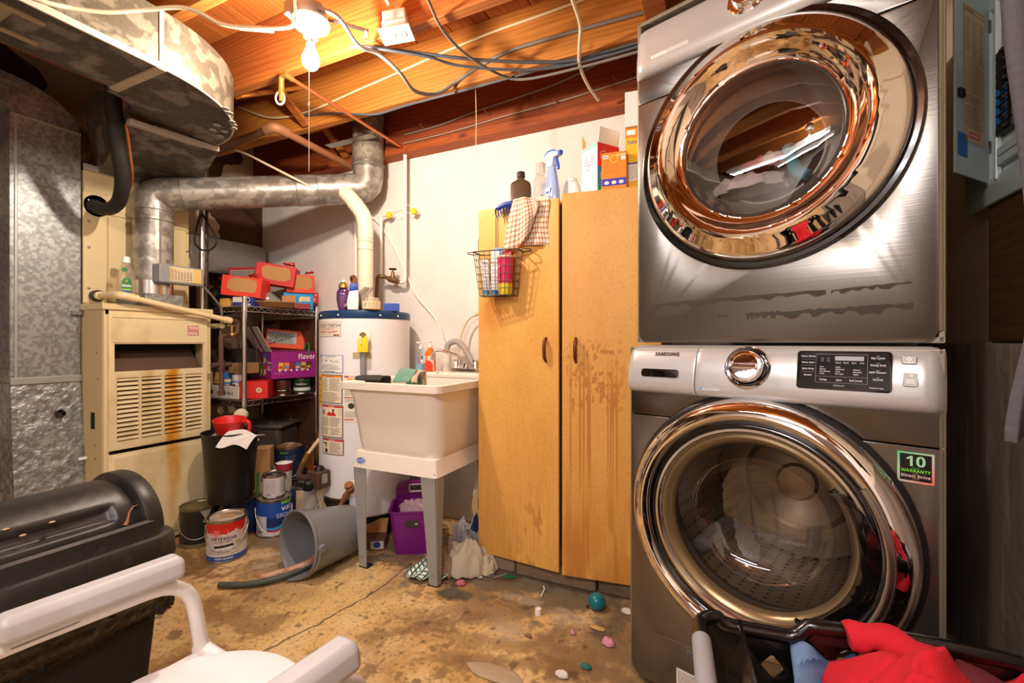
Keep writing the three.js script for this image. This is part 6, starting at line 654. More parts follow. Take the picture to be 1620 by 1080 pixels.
// ------------------------------------------------------------------ paint cans and the floor clutter left of the sink
function paintCan(name, label, pos, turn, R, h, o = {}) {
  const t = thing(name, label, 'paint can', pos, turn);
  mesh('can', lathe([[0.0001, 0.003], [R - 0.004, 0.003], [R - 0.002, 0], [R, 0.002], [R, 0.006], [R - 0.002, 0.009], [R - 0.002, h - 0.012], [R + 0.001, h - 0.008], [R + 0.001, h], [R - 0.002, h + 0.001], [R - 0.006, h - 0.004], [R - 0.01, h - 0.006], [R - 0.013, h - 0.006]], 48), o.body || M.nickel, t);
  if (!o.open) mesh('lid', lathe([[R - 0.013, h - 0.006], [R - 0.014, h - 0.001], [R - 0.018, h - 0.001], [R - 0.02, h - 0.006], [0.0001, h - 0.006]], 48), o.lid || M.nickel, t); else mesh('paint_film', cyl(R - 0.004, R - 0.004, 0.004, 0, h * 0.75, 0), o.open, t);
  if (o.print) mesh('label', sheet((u, v) => { const a = rad(lerp(-178, 178, u)); return [(R - 0.0012) * Math.sin(a), lerp(0.01, h - 0.014, v), (R - 0.0012) * Math.cos(a)]; }, 64, 1, 0.0006), mat({ map: cv(1024, Math.round(1024 * h / (6.283 * R)), o.print), rough: o.rough || 0.4 }), t, { uv: 1 });
  if (o.bail) { const b = o.bail; mesh('bail_wire', sweep(curve(Array.from({ length: 13 }, (_, i) => { const a = i / 12 * Math.PI; return [(R + 0.004) * Math.cos(a) * b[0], h * 0.78 - Math.sin(a) * b[1], Math.sin(a) * (R + 0.012)]; }), 40), 0.0018, 6), M.nickel, t); each('bail_ear', [1, -1].map(s => place(cyl(0.012, 0.008, 0.006, 0, 0, 0, 14), s * (R - 0.001) * b[0], h * 0.78, 0, 0, 0, -s * Math.PI / 2)), o.ear || M.nickel, t); }
  return t;
}
{
  const dirtyLid = mat({ map: dataTex(128, 128, (u, v) => mix3([150, 132, 110], [206, 190, 164], smooth(0.4, 0.6, fbm(u * 6, v * 6, 4, 3)))), rough: 0.6, metal: 0.3 });
  const a = paintCan('interior_paint_can', 'white interior paint can with red paint spilled down its label', [-2.105, 0, -1.365], 0.82, 0.083, 0.19, { lid: dirtyLid, bail: [1, 0.09], print: (g, w, h) => { g.fillStyle = '#d8cfc4'; g.fillRect(0, 0, w, h); g.fillStyle = '#c6bcb2'; g.fillRect(0, h * 0.2, w, h * 0.42); g.fillStyle = '#28509a'; g.fillRect(0, h - 48, w, 48); const cx = 512; const rr = rng(5); g.fillStyle = '#c02018'; g.beginPath(); g.moveTo(cx - 250, 0); for (let x = -250; x <= 200; x += 10) g.lineTo(cx + x, 70 + 30 * vnoise(x * 0.02, 1, 4) - Math.abs(x) * 0.1 + 16 * rr()); g.lineTo(cx + 200, 0); g.fill(); g.fillStyle = 'rgba(216,110,96,0.8)'; for (let i = 0; i < 14; i++) g.fillRect(cx - 200 + 440 * rr(), 60, 4 + 14 * rr(), 40 + 60 * rr()); g.fillStyle = 'rgba(170,40,30,0.6)'; g.fillRect(cx - 30, 90, 3, 190); g.fillRect(cx - 14, 90, 2, 150); text(g, 'INTERIOR', cx, 165, 46, '#2a2826', 'bold', 'center'); lines(g, cx - 90, 176, 180, 1, 10, 9, '#6a625a'); g.fillStyle = '#242220'; g.save(); g.translate(cx, 226); g.rotate(-0.08); g.fillRect(-80, -14, 160, 24); g.restore(); g.fillStyle = '#a88a50'; g.fillRect(cx + 100, 186, 40, 40); lines(g, cx - 150, 262, 300, 3, 18, 7, '#7a7268', 6); text(g, 'SEMI-GLOSS', cx, h - 16, 26, '#e8e4dc', 'bold', 'center'); } });
  mesh('tape_scrap', box(0.055, 0.001, 0.035, 0.0, 0.1865, 0.0), M.card, a);
  paintCan('black_paint_can', 'black paint can with gold rimmed lid next to the furnace foot', [-2.375, 0, -1.4], 0.9, 0.083, 0.19, { body: mat({ color: 0x75664a, metal: 0.7, rough: 0.35 }), lid: mat({ color: 0x8a7a56, metal: 0.7, rough: 0.4 }), bail: [1, 0.1], print: (g, w, h) => { g.fillStyle = '#12110f'; g.fillRect(0, 0, w, h); g.fillStyle = '#8a8272'; g.beginPath(); g.moveTo(540, 0); g.lineTo(640, 0); g.lineTo(590, 110); g.fill(); text(g, 'Gl', 560, 130, 50, '#c8bca0', 'italic'); g.fillStyle = '#6a5a3a'; g.fillRect(0, h - 24, w, 24); } });
  paintCan('blue_paint_can', 'blue and white gallon paint can carrying a smaller white can', [-2.145, 0, -1.64], 0.86, 0.083, 0.19, { bail: [1, 0.12], ear: M.black, lid: mat({ color: 0xa89a80, metal: 0.5, rough: 0.45 }), print: (g, w, h) => { g.fillStyle = '#1c4a9c'; g.fillRect(0, 0, w, h); g.fillStyle = '#0e2c66'; g.fillRect(0, h * 0.45, w, h * 0.4); g.fillStyle = '#c4c6cc'; g.fillRect(220, h * 0.4, 230, h); g.fillStyle = '#d8dade'; g.fillRect(220, h - 46, 600, 46); g.fillStyle = '#74b82a'; g.fillRect(590, 0, 180, 34); text(g, 'valspar', 590, 108, 84, '#eef0f4', 'bold'); text(g, 'SIGNATURE', 540, 180, 62, '#e8eaf0', 'normal'); g.fillStyle = '#2a90c0'; g.beginPath(); g.moveTo(450, h - 100); g.bezierCurveTo(560, h - 60, 620, h - 170, 760, h - 120); g.lineTo(760, h - 90); g.bezierCurveTo(640, h - 120, 560, h - 30, 450, h - 70); g.fill(); g.fillStyle = '#b02a4a'; g.beginPath(); g.moveTo(450, h - 74); g.bezierCurveTo(560, h - 30, 640, h - 130, 760, h - 92); g.lineTo(760, h - 70); g.bezierCurveTo(640, h - 90, 560, h - 10, 450, h - 50); g.fill(); g.fillStyle = '#222'; for (let i = 0; i < 14; i++) g.fillRect(330 + i * 5, h - 60, 3, 36); } });
  paintCan('quart_can', 'small open white can sitting on the blue gallon can', [-2.14, 0.192, -1.635], 0.9, 0.054, 0.118, { open: mat({ color: 0x2c241e, rough: 0.4 }), bail: [1, -0.06], print: (g, w, h) => { g.fillStyle = '#cfc6c2'; g.fillRect(0, 0, w, h); lines(g, 380, 30, 180, 22, 13, 7, '#8a8084', 3); lines(g, 620, 30, 200, 20, 14, 7, '#9a9094', 8); g.fillStyle = '#222'; for (let i = 0; i < 12; i++) g.fillRect(400 + i * 6, h - 50, 3, 30); g.fillStyle = '#2a4a90'; g.fillRect(240, h - 90, 60, 90); } });
  paintCan('navy_can', 'dark navy can under the black wastebasket', [-2.305, 0, -1.575], 0.8, 0.083, 0.19, { print: (g, w, h) => { g.fillStyle = '#16264c'; g.fillRect(0, 0, w, h); g.fillStyle = '#b8bcc4'; g.fillRect(700, 0, 120, h); } });
  paintCan('silver_lid_can', 'grey paint can with shiny silver lid between blue can and heater', [-2.14, 0, -1.835], 0.8, 0.083, 0.2, { lid: M.chromeDull, bail: [1, 0.1], print: (g, w, h) => { g.fillStyle = '#b4aca4'; g.fillRect(0, 0, w, h); g.fillStyle = '#2a3a5c'; g.fillRect(240, 0, 180, h); g.fillStyle = '#c8b080'; g.fillRect(430, 0, 60, h); } });
  paintCan('taped_lid_can', 'dark can with a strip of tape on its lid, behind the silver lidded can', [-2.205, 0, -2.045], 0.8, 0.083, 0.21, { lid: mat({ color: 0x9a7a5c, metal: 0.5, rough: 0.5 }), print: (g, w, h) => { g.fillStyle = '#1c2434'; g.fillRect(0, 0, w, h); } });
  paintCan('dark_can', 'dark can on the floor holding up the navy can by the corner', [-2.37, 0, -1.9], 0.8, 0.083, 0.19, { print: (g, w, h) => { g.fillStyle = '#1a2034'; g.fillRect(0, 0, w, h); g.fillStyle = '#80302a'; g.fillRect(400, 60, 260, 80); } });
  const nv = paintCan('navy_can', 'navy paint can with brown dusty lid stacked highest near the heater', [-2.35, 0.192, -1.9], 0.8, 0.083, 0.19, { lid: mat({ color: 0x9c7458, metal: 0.4, rough: 0.5 }), bail: [1, 0.13], print: (g, w, h) => { g.fillStyle = '#15243e'; g.fillRect(0, 0, w, h); g.fillStyle = '#4a7a3a'; g.fillRect(420, 20, 90, 24); text(g, 'XIZ', 470, 130, 80, '#44587c'); } });
  mesh('tape_scrap', box(0.03, 0.001, 0.06, 0, 0.1865, 0, 0), M.card, nv);
  // wastebasket with scoop and paper
  const wb = thing('wastebasket', 'black tapered wastebasket full of paper standing on paint cans', 'wastebasket', [-2.285, 0.193, -1.5], 0.9);
  mesh('basket', lathe([[0.0001, 0.004], [0.09, 0.004], [0.094, 0], [0.098, 0.004], [0.127, 0.345], [0.131, 0.35], [0.127, 0.352], [0.123, 0.345], [0.096, 0.01], [0.0001, 0.01]], 48), M.black, wb); decal('side_label', 0.03, 0.1, cv(64, 200, g => { g.fillStyle = '#c8bda8'; g.fillRect(0, 0, 64, 200); lines(g, 8, 14, 48, 12, 15, 6, '#7a6e5c'); }), wb, -0.113, 0.25, 0.012, -1.5, 0);
  single('waste_paper', [heap(0.115, 0.115, 0.075, 41, 14).translate(-2.285, 0.48, -1.5)], mat({ color: 0xd8d0c4, rough: 0.9 }), 'crumpled white paper filling the black wastebasket', 'paper');
  single('paper_sheet', sheet((u, v) => [-2.2 + 0.11 * u, 0.555 - 0.05 * v * v - 0.02 * u + 0.012 * Math.sin(u * 6 + v * 4), -1.47 + 0.02 * u + 0.1 * v - 0.1 * u], 14, 12, 0.001), mat({ color: 0xdcd6d0, rough: 0.8 }), 'white paper sheet flopping over the wastebasket rim', 'paper');
  const sc = thing('red_scoop', 'red plastic measuring scoop resting on the wastebasket paper', 'scoop', [-2.255, 0.535, -1.475], 0.35); sc.rotation.set(0.12, 0.35, -0.06, 'YXZ');
  mesh('cup', lathe([[0.0001, 0.004], [0.05, 0.004], [0.054, 0.0], [0.058, 0.004], [0.071, 0.072], [0.074, 0.076], [0.071, 0.077], [0.067, 0.072], [0.052, 0.01], [0.0001, 0.01]], 40), M.red, sc); mesh('handle', sweep(curve([[0.066, 0.07, 0], [0.095, 0.074, 0], [0.105, 0.062, 0], [0.104, 0.03, 0], [0.098, 0.006, 0]], 20), t2 => 0.009 - 0.001 * t2, 10), M.red, sc);
  const yb = thing('yarn_ball', 'fuzzy cream yarn ball hooked at the shelf post', 'ball', [-2.33, 0.575, -1.585]); mesh('ball', ball(0.034, 0, 0.034, 0), mat({ color: 0xcfbf9c, rough: 0.95, bumpMap: T.grain, bumpScale: 0.006 }), yb); mesh('strand', [0, 1, 2, 3, 4].map(k => place(clean(new THREE.TorusGeometry(0.0335, 0.002, 6, 28)), 0, 0.034, 0, k * 0.6, k * 1.1)), mat({ color: 0xe0d4b8, rough: 0.95 }), yb);
  carton('long_brown_carton', 'tall brown cardboard carton standing behind the wastebasket', 0.075, 0.42, 0.09, [-2.3, 0.0, -1.7], 0.7, M.card, { front: (g, w3, h) => { g.fillStyle = '#a8804c'; g.fillRect(0, 0, w3, h); g.fillStyle = '#4a7a4a'; g.fillRect(20, h * 0.3, 60, h * 0.4); g.save(); g.translate(190, h * 0.6); g.rotate(-Math.PI / 2); text(g, 'EZ Tex', 0, 0, 70, '#2c3426'); g.restore(); } });
  { const b = thing('yogurt_tub', 'white plastic tub with red band behind the white can', 'tub', [-2.265, 0.0, -1.72], 0.3); b.position.set(-2.2, 0.0, -1.745); mesh('tub', lathe([[0.0001, 0.003], [0.026, 0.003], [0.042, 0.33], [0.044, 0.334], [0.04, 0.336]], 28), M.white, b); mesh('band', lathe([[0.0405, 0.29], [0.0432, 0.334]], 28), mat({ color: 0x9c2a30, rough: 0.5 }), b); }
  single('crumpled_wrapper', heap(0.05, 0.04, 0.09, 51, 12).translate(-2.24, 0.21, -1.9).translate(-0.0, -0.21, 0), mat({ color: 0xcac4bc, rough: 0.5 }), 'crumpled printed wrapper between the paint cans', 'wrapper');
  // tipped mop bucket, hose, stick
  const bk = thing('mop_bucket', 'grey plastic bucket tipped on its side on the floor', 'bucket', [-1.64, 0.142, -1.36]); bk.rotation.set(0, Math.PI - 0.17, 0, 'YXZ');
  const bg = mat({ color: 0x77797c, rough: 0.32 }); const shell = lathe([[0.0001, 0.27], [0.09, 0.27], [0.1, 0.262], [0.104, 0.25], [0.131, 0.012], [0.134, 0.0], [0.138, 0.0], [0.14, 0.01], [0.136, 0.016], [0.1085, 0.252], [0.104, 0.268], [0.092, 0.276], [0.0001, 0.277]], 56).rotateX(Math.PI / 2);
  { const q = shell.attributes.position; for (let i = 0; i < q.count; i++) { const x = q.getX(i), y = q.getY(i), z = q.getZ(i); if (z < 0.05 && y < -0.02) { const k = clamp((0.05 - z) / 0.05) * clamp((-y - 0.02) / 0.1) * smooth(0.09, 0.0, Math.abs(x)); q.setZ(i, z - 0.03 * k); q.setY(i, y); } } shell.computeVertexNormals(); }
  mesh('bucket', shell.rotateX(0.075), bg, bk); mesh('bail', sweep(curve(Array.from({ length: 15 }, (_, i) => { const a = Math.PI * (0.0 + i / 14); return [0.143 * Math.cos(a), -0.143 * Math.sin(a) * 0.98 + 0.005, 0.02 - 0.012 * Math.sin(a)]; }), 40), 0.005, 8), mat({ color: 0x7d7f80, rough: 0.4 }), bk); each('lug', [1, -1].map(s => place(cyl(0.018, 0.014, 0.014, 0, 0, 0, 16), s * 0.134, 0.006, 0.03, 0, 0, -s * Math.PI / 2)), bg, bk);
  single('garden_hose', [sweep(curve([[-1.85, 0.018, -1.165], [-1.77, 0.014, -1.21], [-1.69, 0.02, -1.275], [-1.64, 0.028, -1.36], [-1.63, 0.03, -1.47]], 30), 0.0115, 14)], mat({ color: 0x4c5348, rough: 0.55 }), 'short grey green hose end lying out of the bucket mouth', 'hose');
  const st = thing('painted_stick', 'wooden stick smeared with pink paint poking out of the bucket', 'stick', [-1.66, 0.02, -1.35]); { const g = sweep([V(-0.085, -0.002, 0.085), V(-0.03, 0.008, 0.03), V(0.02, 0.02, -0.03), V(0.035, 0.028, -0.1)], 0.015, 10); mesh('stick', g, mat({ map: dataTex(128, 128, (u, v) => fbm(u * 20, v * 20, 4, 3) > 0.52 ? [206, 164, 138] : fbm(u * 18, v * 18, 9, 3) > 0.58 ? [176, 78, 66] : [172, 124, 98]), rough: 0.7 }), st); }
  single('plastic_bowl', lathe([[0.0001, 0.075], [0.05, 0.074], [0.07, 0.062], [0.078, 0.04], [0.08, 0.0]], 36).translate(-1.76, 0.005, -1.655), mat({ color: 0x9c9690, rough: 0.4 }), 'pale plastic bowl upside down behind the tipped bucket', 'bowl');
}
// ------------------------------------------------------------------ wardrobe and what stands or hangs on it
{
  const X0 = -0.985, X1 = -0.215, YB = 0.085, YT = 1.585, ZF = -1.78;
  { const r = rng(4); const pl = thing('brick_footing', 'row of stained concrete bricks under the particleboard wardrobe', 'bricks', [-0.6, 0, -1.9]); const bm = [0xa08c74, 0x8f7a62, 0x7c6852, 0x9a8468].map(c => mat({ color: c, rough: 0.9, map: T.paint, bumpMap: T.grain, bumpScale: 0.006 }));
    [[-0.995, -0.818, 0.0], [-0.812, -0.462, 0.004], [-0.456, -0.2, -0.004]].forEach(([a, b, o], i) => { const g = box(b - a, 0.078, 0.1, 0, 0, 0, 0.012, 4); const q = g.attributes.position; for (let k = 0; k < q.count; k++) { const x = q.getX(k), y = q.getY(k), z = q.getZ(k); q.setXYZ(k, x, y + 0.004 * (vnoise(x * 30 + i * 9, z * 20, 5) - 0.5), z + 0.008 * (vnoise(x * 25 + i * 7, y * 40, 8) - 0.5)); } g.computeVertexNormals(); mesh('brick', g.translate((a + b) / 2 + 0.6, 0.04, -1.83 + o + 1.9), bm[i], pl); });
    mesh('brick', box(0.76, 0.076, 0.09, 0.0, 0.04, -0.2, 0.01), bm[3], pl); }
  const t = thing('wardrobe', 'tall tan particleboard wardrobe with two doors, water stained on the right', 'wardrobe', [-0.6, YB - 0.005, -1.985]); const L = g => g.translate(0.6, -(YB - 0.005), 1.985);
  const bd = M.board;
  each('side_panel', [L(box(0.016, YT - YB - 0.02, 0.4, X0 + 0.012, (YT + YB) / 2, -1.985, 0.001)), L(box(0.016, YT - YB - 0.02, 0.4, X1 - 0.012, (YT + YB) / 2, -1.985, 0.001))], bd, t); mesh('top_panel', L(box(X1 - X0 - 0.01, 0.016, 0.4, -0.6, YT - 0.012, -1.985, 0.001)), bd, t); mesh('base_panel', L(box(X1 - X0 - 0.02, 0.05, 0.39, -0.6, YB + 0.026, -1.99, 0.001)), mat({ map: T.board, color: 0xd8a860, rough: 0.6 }), t); mesh('back_panel', L(box(X1 - X0 - 0.02, 1.48, 0.006, -0.6, 0.83, -2.183)), bd, t);
  const stain = dataTex(512, 1024, (u, v) => {                          // u across the right door, v up it
    const n = fbm(u * 40, v * 110, 3, 2), g = fbm(u * 5, v * 8, 8, 3), sp = fbm(u * 90, v * 260, 12, 2); let c = mix3([214, 156, 70], [230, 176, 90], g); c = mix3(c, [184, 126, 56], 0.28 * smooth(0.56, 0.78, sp)); c = mix3(c, [196, 128, 52], 0.6 * smooth(0.3, 0.02, v) * smooth(0.35, 0.6, fbm(u * 4, v * 9, 5, 3) + 0.12));
    const col = fbm(u * 44, 3.3 + v * 1.1, 21, 3), spl = fbm(u * 34 + 3, v * 70, 31, 4); const env = smooth(0.0, 0.12, u) * smooth(0.72, 0.5, u); let k = 0; if (v < 0.66) k = smooth(0.53, 0.62, col) * smooth(0.16, 0.34, v) * smooth(0.68, 0.5, v + 0.12 * fbm(u * 14, 2, 7, 2)) * env; if (v > 0.3 && v < 0.68) k = Math.max(k, smooth(0.57, 0.66, spl) * smooth(0.66, 0.56, Math.abs(v - 0.52) * 2.2 + 0.42) * env * 1.1); k = Math.max(k, 0.55 * smooth(0.5, 0.64, fbm(u * 18 + 7, 1 + v * 5, 41, 3)) * smooth(0.34, 0.1, v));
    return mix3(c, [172, 102, 34], clamp(k) * 0.66);
  });
  const stainL = dataTex(512, 1024, (u, v) => { const g = fbm(u * 5, v * 8, 18, 3), sp = fbm(u * 90, v * 260, 14, 2), fib = fbm(u * 120, v * 10, 4, 2); let c = mix3([216, 158, 72], [231, 178, 92], g); c = mix3(c, [184, 126, 56], 0.28 * smooth(0.56, 0.78, sp)); c = mix3(c, [196, 138, 66], 0.35 * smooth(0.55, 0.7, fib) * smooth(0.5, 0.2, v)); c = mix3(c, [186, 112, 42], 0.75 * smooth(0.3, 0.7, fbm(u * 4, v * 8, 9, 3)) * Math.exp(-(((u - 0.14) / 0.2) ** 2) - (((v - 0.71) / 0.07) ** 2))); c = mix3(c, [150, 92, 36], 0.45 * smooth(0.52, 0.66, fbm(u * 9, v * 16, 6, 3)) * smooth(0.28, 0.1, v) * smooth(0.3, 0.8, u)); return c; });
  const doorPart = (x, z, w, ang, sgn, tex, yb, yt, name) => { const d = new THREE.Group(); d.name = 'door'; d.position.set(x + 0.6, 0, z + 1.985); d.rotation.y = ang; t.add(d); const g = box(w, yt - yb, 0.016, sgn * w / 2, (yb + yt) / 2 - (YB - 0.005), 0.008, 0.0012, 1); const q = g.attributes.position, uv = g.attributes.uv; for (let i = 0; i < q.count; i++) uv.setXY(i, (q.getX(i) - (sgn > 0 ? 0 : -w)) / w, (q.getY(i) + YB - 0.005 - yb) / (yt - yb)); mesh('panel', g, mat({ map: tex, rough: 0.5 }), d, { uv: 1 });
    const hx = sgn * (w - 0.055), hy = 0.966 - (YB - 0.005); mesh('handle', [sweep(curve([[hx, hy - 0.042, 0.018], [hx, hy - 0.037, 0.03], [hx, hy, 0.036], [hx, hy + 0.04, 0.03], [hx, hy + 0.045, 0.018]], 24), u => 0.0045 + 0.003 * Math.sin(Math.PI * u), 8), ball(0.006, hx, hy - 0.046, 0.019), ball(0.006, hx, hy + 0.046, 0.019)], mat({ color: 0x7a4a36, metal: 0.85, rough: 0.35, bumpMap: T.grain, bumpScale: 0.002 }), d); mesh('hinge', [0.2, 1.35].map(y => box(0.012, 0.05, 0.012, sgn * -0.004, y, 0.0, 0.002)), M.black, d); return d; };
  doorPart(-0.985, ZF, 0.385, rad(-4.5), 1, stainL, 0.072, 1.577, 'left'); doorPart(-0.215, ZF - 0.016, 0.377, rad(7.5), -1, stain, 0.068, 1.59, 'right');
  const top = YT - 0.004;
  // standing on top
  { const b = thing('peroxide_bottle', 'dark brown square shouldered bottle at the left end of the wardrobe top', 'bottle', [-0.825, top, -1.865], 0.3); mesh('bottle', globalThis.__loft([globalThis.__ringAt(0.08, 0.05, 0.008, 0.001, 4), globalThis.__ringAt(0.09, 0.056, 0.009, 0.004, 4), globalThis.__ringAt(0.09, 0.056, 0.009, 0.115, 4), globalThis.__ringAt(0.08, 0.05, 0.012, 0.126, 4), globalThis.__ringAt(0.036, 0.034, 0.016, 0.142, 4), globalThis.__ringAt(0.03, 0.03, 0.0149, 0.148, 4), globalThis.__ringAt(0.0298, 0.0298, 0.0148, 0.156, 4)]), mat({ color: 0x54402c, rough: 0.3 }), b); mesh('cap', [lathe([[0.0001, 0.176], [0.017, 0.176], [0.0185, 0.172], [0.0185, 0.153], [0.0001, 0.153]], 24)], mat({ color: 0x33281f, rough: 0.4 }), b); decal('label', 0.036, 0.09, cv(96, 240, g => { g.fillStyle = '#cfc6c8'; g.fillRect(0, 0, 96, 240); g.fillStyle = '#6a4a9a'; g.fillRect(8, 150, 80, 80); lines(g, 12, 20, 72, 8, 13, 6, '#777'); }), b, 0.0455, 0.062, 0.002, Math.PI / 2); }
  { const b = thing('clear_bottle', 'clear bottle with tall clear cap behind the blue spray bottle', 'bottle', [-0.745, top, -1.9], 0.4); mesh('bottle', lathe([[0.0001, 0.001], [0.03, 0.002], [0.033, 0.01], [0.033, 0.13], [0.028, 0.148], [0.018, 0.158], [0.018, 0.165]], 28), mat({ color: 0xf0eeea, rough: 0.06, transmission: 0.9, thickness: 0, ior: 1.35 }), b); mesh('cap', lathe([[0.0001, 0.215], [0.021, 0.214], [0.022, 0.21], [0.022, 0.166]], 24), mat({ color: 0xe8e4e0, rough: 0.15, transmission: 0.6, thickness: 0 }), b); decal('label', 0.034, 0.1, cv(96, 280, g => { g.fillStyle = '#f0ece8'; g.fillRect(0, 0, 96, 280); text(g, 'G+', 14, 190, 44, '#222'); g.fillStyle = '#c02a30'; g.fillRect(8, 220, 50, 24); lines(g, 30, 30, 50, 4, 16, 6, '#aaa'); }), b, 0.012, 0.07, 0.033, 0.35); }
  { const b = thing('spray_bottle', 'pale blue spray bottle with bright blue trigger on the wardrobe', 'spray bottle', [-0.675, top, -1.855], -0.5); mesh('bottle', lathe([[0.0001, 0.001], [0.04, 0.002], [0.044, 0.01], [0.043, 0.05], [0.036, 0.1], [0.026, 0.15], [0.02, 0.17], [0.02, 0.178]], 32).scale(1, 1, 0.62), mat({ color: 0xaec4ee, rough: 0.2, transmission: 0.25, thickness: 0 }), b); mesh('spray_head', ext(shape([[-0.018, 0.172], [0.018, 0.172], [0.02, 0.2], [0.026, 0.205], [0.05, 0.208], [0.052, 0.222], [0.02, 0.236], [-0.012, 0.238], [-0.03, 0.228], [-0.034, 0.214], [-0.024, 0.204]]), 0.018, 0.006).translate(0, 0, -0.009), mat({ color: 0xdfe6f6, rough: 0.35 }), b); mesh('head_cover', ext(shape([[0.045, 0.226], [0.02, 0.24], [-0.012, 0.243], [-0.032, 0.233], [-0.035, 0.222], [-0.01, 0.231], [0.02, 0.228]]), 0.02, 0.005).translate(0, 0, -0.01), mat({ color: 0x2a62d8, rough: 0.35 }), b); mesh('trigger', sweep(curve([[0.03, 0.212, 0], [0.032, 0.195, 0], [0.04, 0.17, 0], [0.042, 0.152, 0]], 16), 0.0065, 8), mat({ color: 0x2355cc, rough: 0.35 }), b); mesh('nozzle', box(0.014, 0.018, 0.018, 0.055, 0.218, 0, 0.003), mat({ color: 0x2355cc, rough: 0.35 }), b); decal('label', 0.03, 0.03, cv(64, 64, g => { g.fillStyle = '#dde6fa'; g.fillRect(0, 0, 64, 64); g.fillStyle = '#3a5ab0'; g.fillRect(8, 36, 46, 18); }), b, 0.004, 0.062, 0.0275); }
  { const b = thing('white_bottle', 'plain white rounded bottle right of the blue spray bottle', 'bottle', [-0.6, top, -1.9]); mesh('bottle', lathe([[0.0001, 0.001], [0.044, 0.002], [0.046, 0.01], [0.044, 0.05], [0.032, 0.1], [0.026, 0.112], [0.0001, 0.113]], 36).scale(1, 1, 0.7), M.white, b); mesh('cap', lathe([[0.0001, 0.128], [0.016, 0.126], [0.024, 0.12], [0.025, 0.108], [0.0001, 0.108]], 24), M.white, b); }
  const ring = (g, x, y, r, c) => { g.strokeStyle = c; g.lineWidth = 5; g.beginPath(); g.arc(x, y, r, 0, 7); g.stroke(); g.beginPath(); g.moveTo(x - r * 0.5, y + r * 0.4); g.lineTo(x, y - r * 0.4); g.lineTo(x + r * 0.5, y + r * 0.4); g.stroke(); };
  { const b = carton('diaper_box', 'tall opened white carton with red, blue and green side panels', 0.1, 0.235, 0.12, [-0.475, top, -1.905], -0.62, 0xf0eeea, { fw: 200, front: (g, w, h) => { g.fillStyle = '#f4f2ee'; g.fillRect(0, 0, w, h); g.fillStyle = '#9adcc4'; g.fillRect(0, 0, w, 34); lines(g, 20, 60, 150, 2, 18, 7, '#f0b8b8'); for (const [y, c] of [[130, '#4a4ea0'], [260, '#9accec'], [380, '#8adcba']]) { ring(g, 60, y, 26, c); ring(g, 140, y - 8, 26, c); ring(g, 100, y + 52, 26, c); } }, sw: 240, side: (g, w, h) => { g.fillStyle = '#d8262a'; g.fillRect(0, 0, w, h * 0.42); g.fillStyle = '#2a8ed8'; g.fillRect(0, h * 0.42, w, h * 0.34); g.fillStyle = '#2aa894'; g.fillRect(0, h * 0.76, w, h * 0.24); for (const y of [0.22, 0.58, 0.88]) ring(g, 70, h * y, 40, '#f0e8e4'); lines(g, 130, h * 0.16, 90, 4, 18, 9, '#f4d8d8'); lines(g, 130, h * 0.54, 90, 3, 18, 9, '#d8e8f8'); } });
    mesh('raised_flap', place(box(0.003, 0.06, 0.11, 0, 0.03, 0), 0.05, 0.235, 0, 0, 0, -0.15), M.white, b); mesh('side_flap', ext(shape([[-0.05, 0.235], [-0.05, 0.295], [-0.03, 0.26], [-0.028, 0.235]]), 0.002).translate(0, 0, 0.055), M.card, b); mesh('back_flap', place(box(0.1, 0.05, 0.002, 0, 0.025, 0), 0, 0.235, -0.06, -0.3), M.white, b); }
  carton('detergent_box', 'orange detergent box with dark blue band, lid torn, on the wardrobe', 0.098, 0.168, 0.06, [-0.398, top, -1.83], 0.1, 0xe8821c, { fw: 300, front: (g, w, h) => { g.fillStyle = '#f08a1e'; g.fillRect(0, 0, w, h); g.fillStyle = '#d8701a'; g.fillRect(0, 90, w, 14); g.fillStyle = '#eae4ea'; g.fillRect(12, 30, 70, 40); text(g, 'Tide', 14, 62, 30, '#3a3aa8'); g.strokeStyle = '#f8c020'; g.lineWidth = 12; g.beginPath(); g.arc(150, 80, 44, 0, 7); g.stroke(); text(g, '40 LOADS', 180, 46, 26, '#fff'); g.fillStyle = '#f4f0ea'; g.fillRect(236, 56, 54, 46); lines(g, 20, 140, 240, 6, 22, 8, '#c86a10', 7); g.fillStyle = '#3a36b0'; g.fillRect(0, 320, w, 90); for (const x of [60, 150, 240]) { g.fillStyle = '#f0ece8'; g.beginPath(); g.ellipse(x, 370, 30, 22, 0, 0, 7); g.fill(); } }, side: (g, w, h) => { g.fillStyle = '#3a34a8'; g.fillRect(0, 0, w, h); g.fillStyle = '#e8821c'; g.fillRect(30, 0, w, h); } });
  carton('yellow_detergent_box', 'tall yellow detergent box behind the dryer edge on the wardrobe', 0.1, 0.27, 0.1, [-0.315, top, -1.895], 0.1, 0xf0b81a, { fw: 200, front: (g, w, h) => { g.fillStyle = '#f4c21e'; g.fillRect(0, 0, w, h); g.fillStyle = '#f08a20'; g.fillRect(0, 0, w, 80); g.fillStyle = '#fff'; g.fillRect(10, 16, 70, 40); text(g, 'Tide', 12, 130, 40, '#2a3aa8'); g.fillStyle = '#2a3aa8'; g.fillRect(16, 280, 130, 12); g.fillStyle = '#f0ece4'; g.fillRect(16, 296, 120, 130); lines(g, 24, 306, 100, 8, 14, 6, '#aaa'); } });
  carton('white_carton', 'white carton on top of the yellow detergent box by the dryer', 0.13, 0.14, 0.12, [-0.3, top + 0.272, -1.9], 0.1, 0xf2eeea);
  // hanging on the left door: wire basket, hair clip, checked cloth
  const A = rad(-4.5), doorP = (s, o) => [-0.985 + s * Math.cos(A) + o * Math.sin(-A) * -1, ZF - s * Math.sin(A) + 0.016 + o]; const zf = s => ZF + s * 0.0787 + 0.0175;
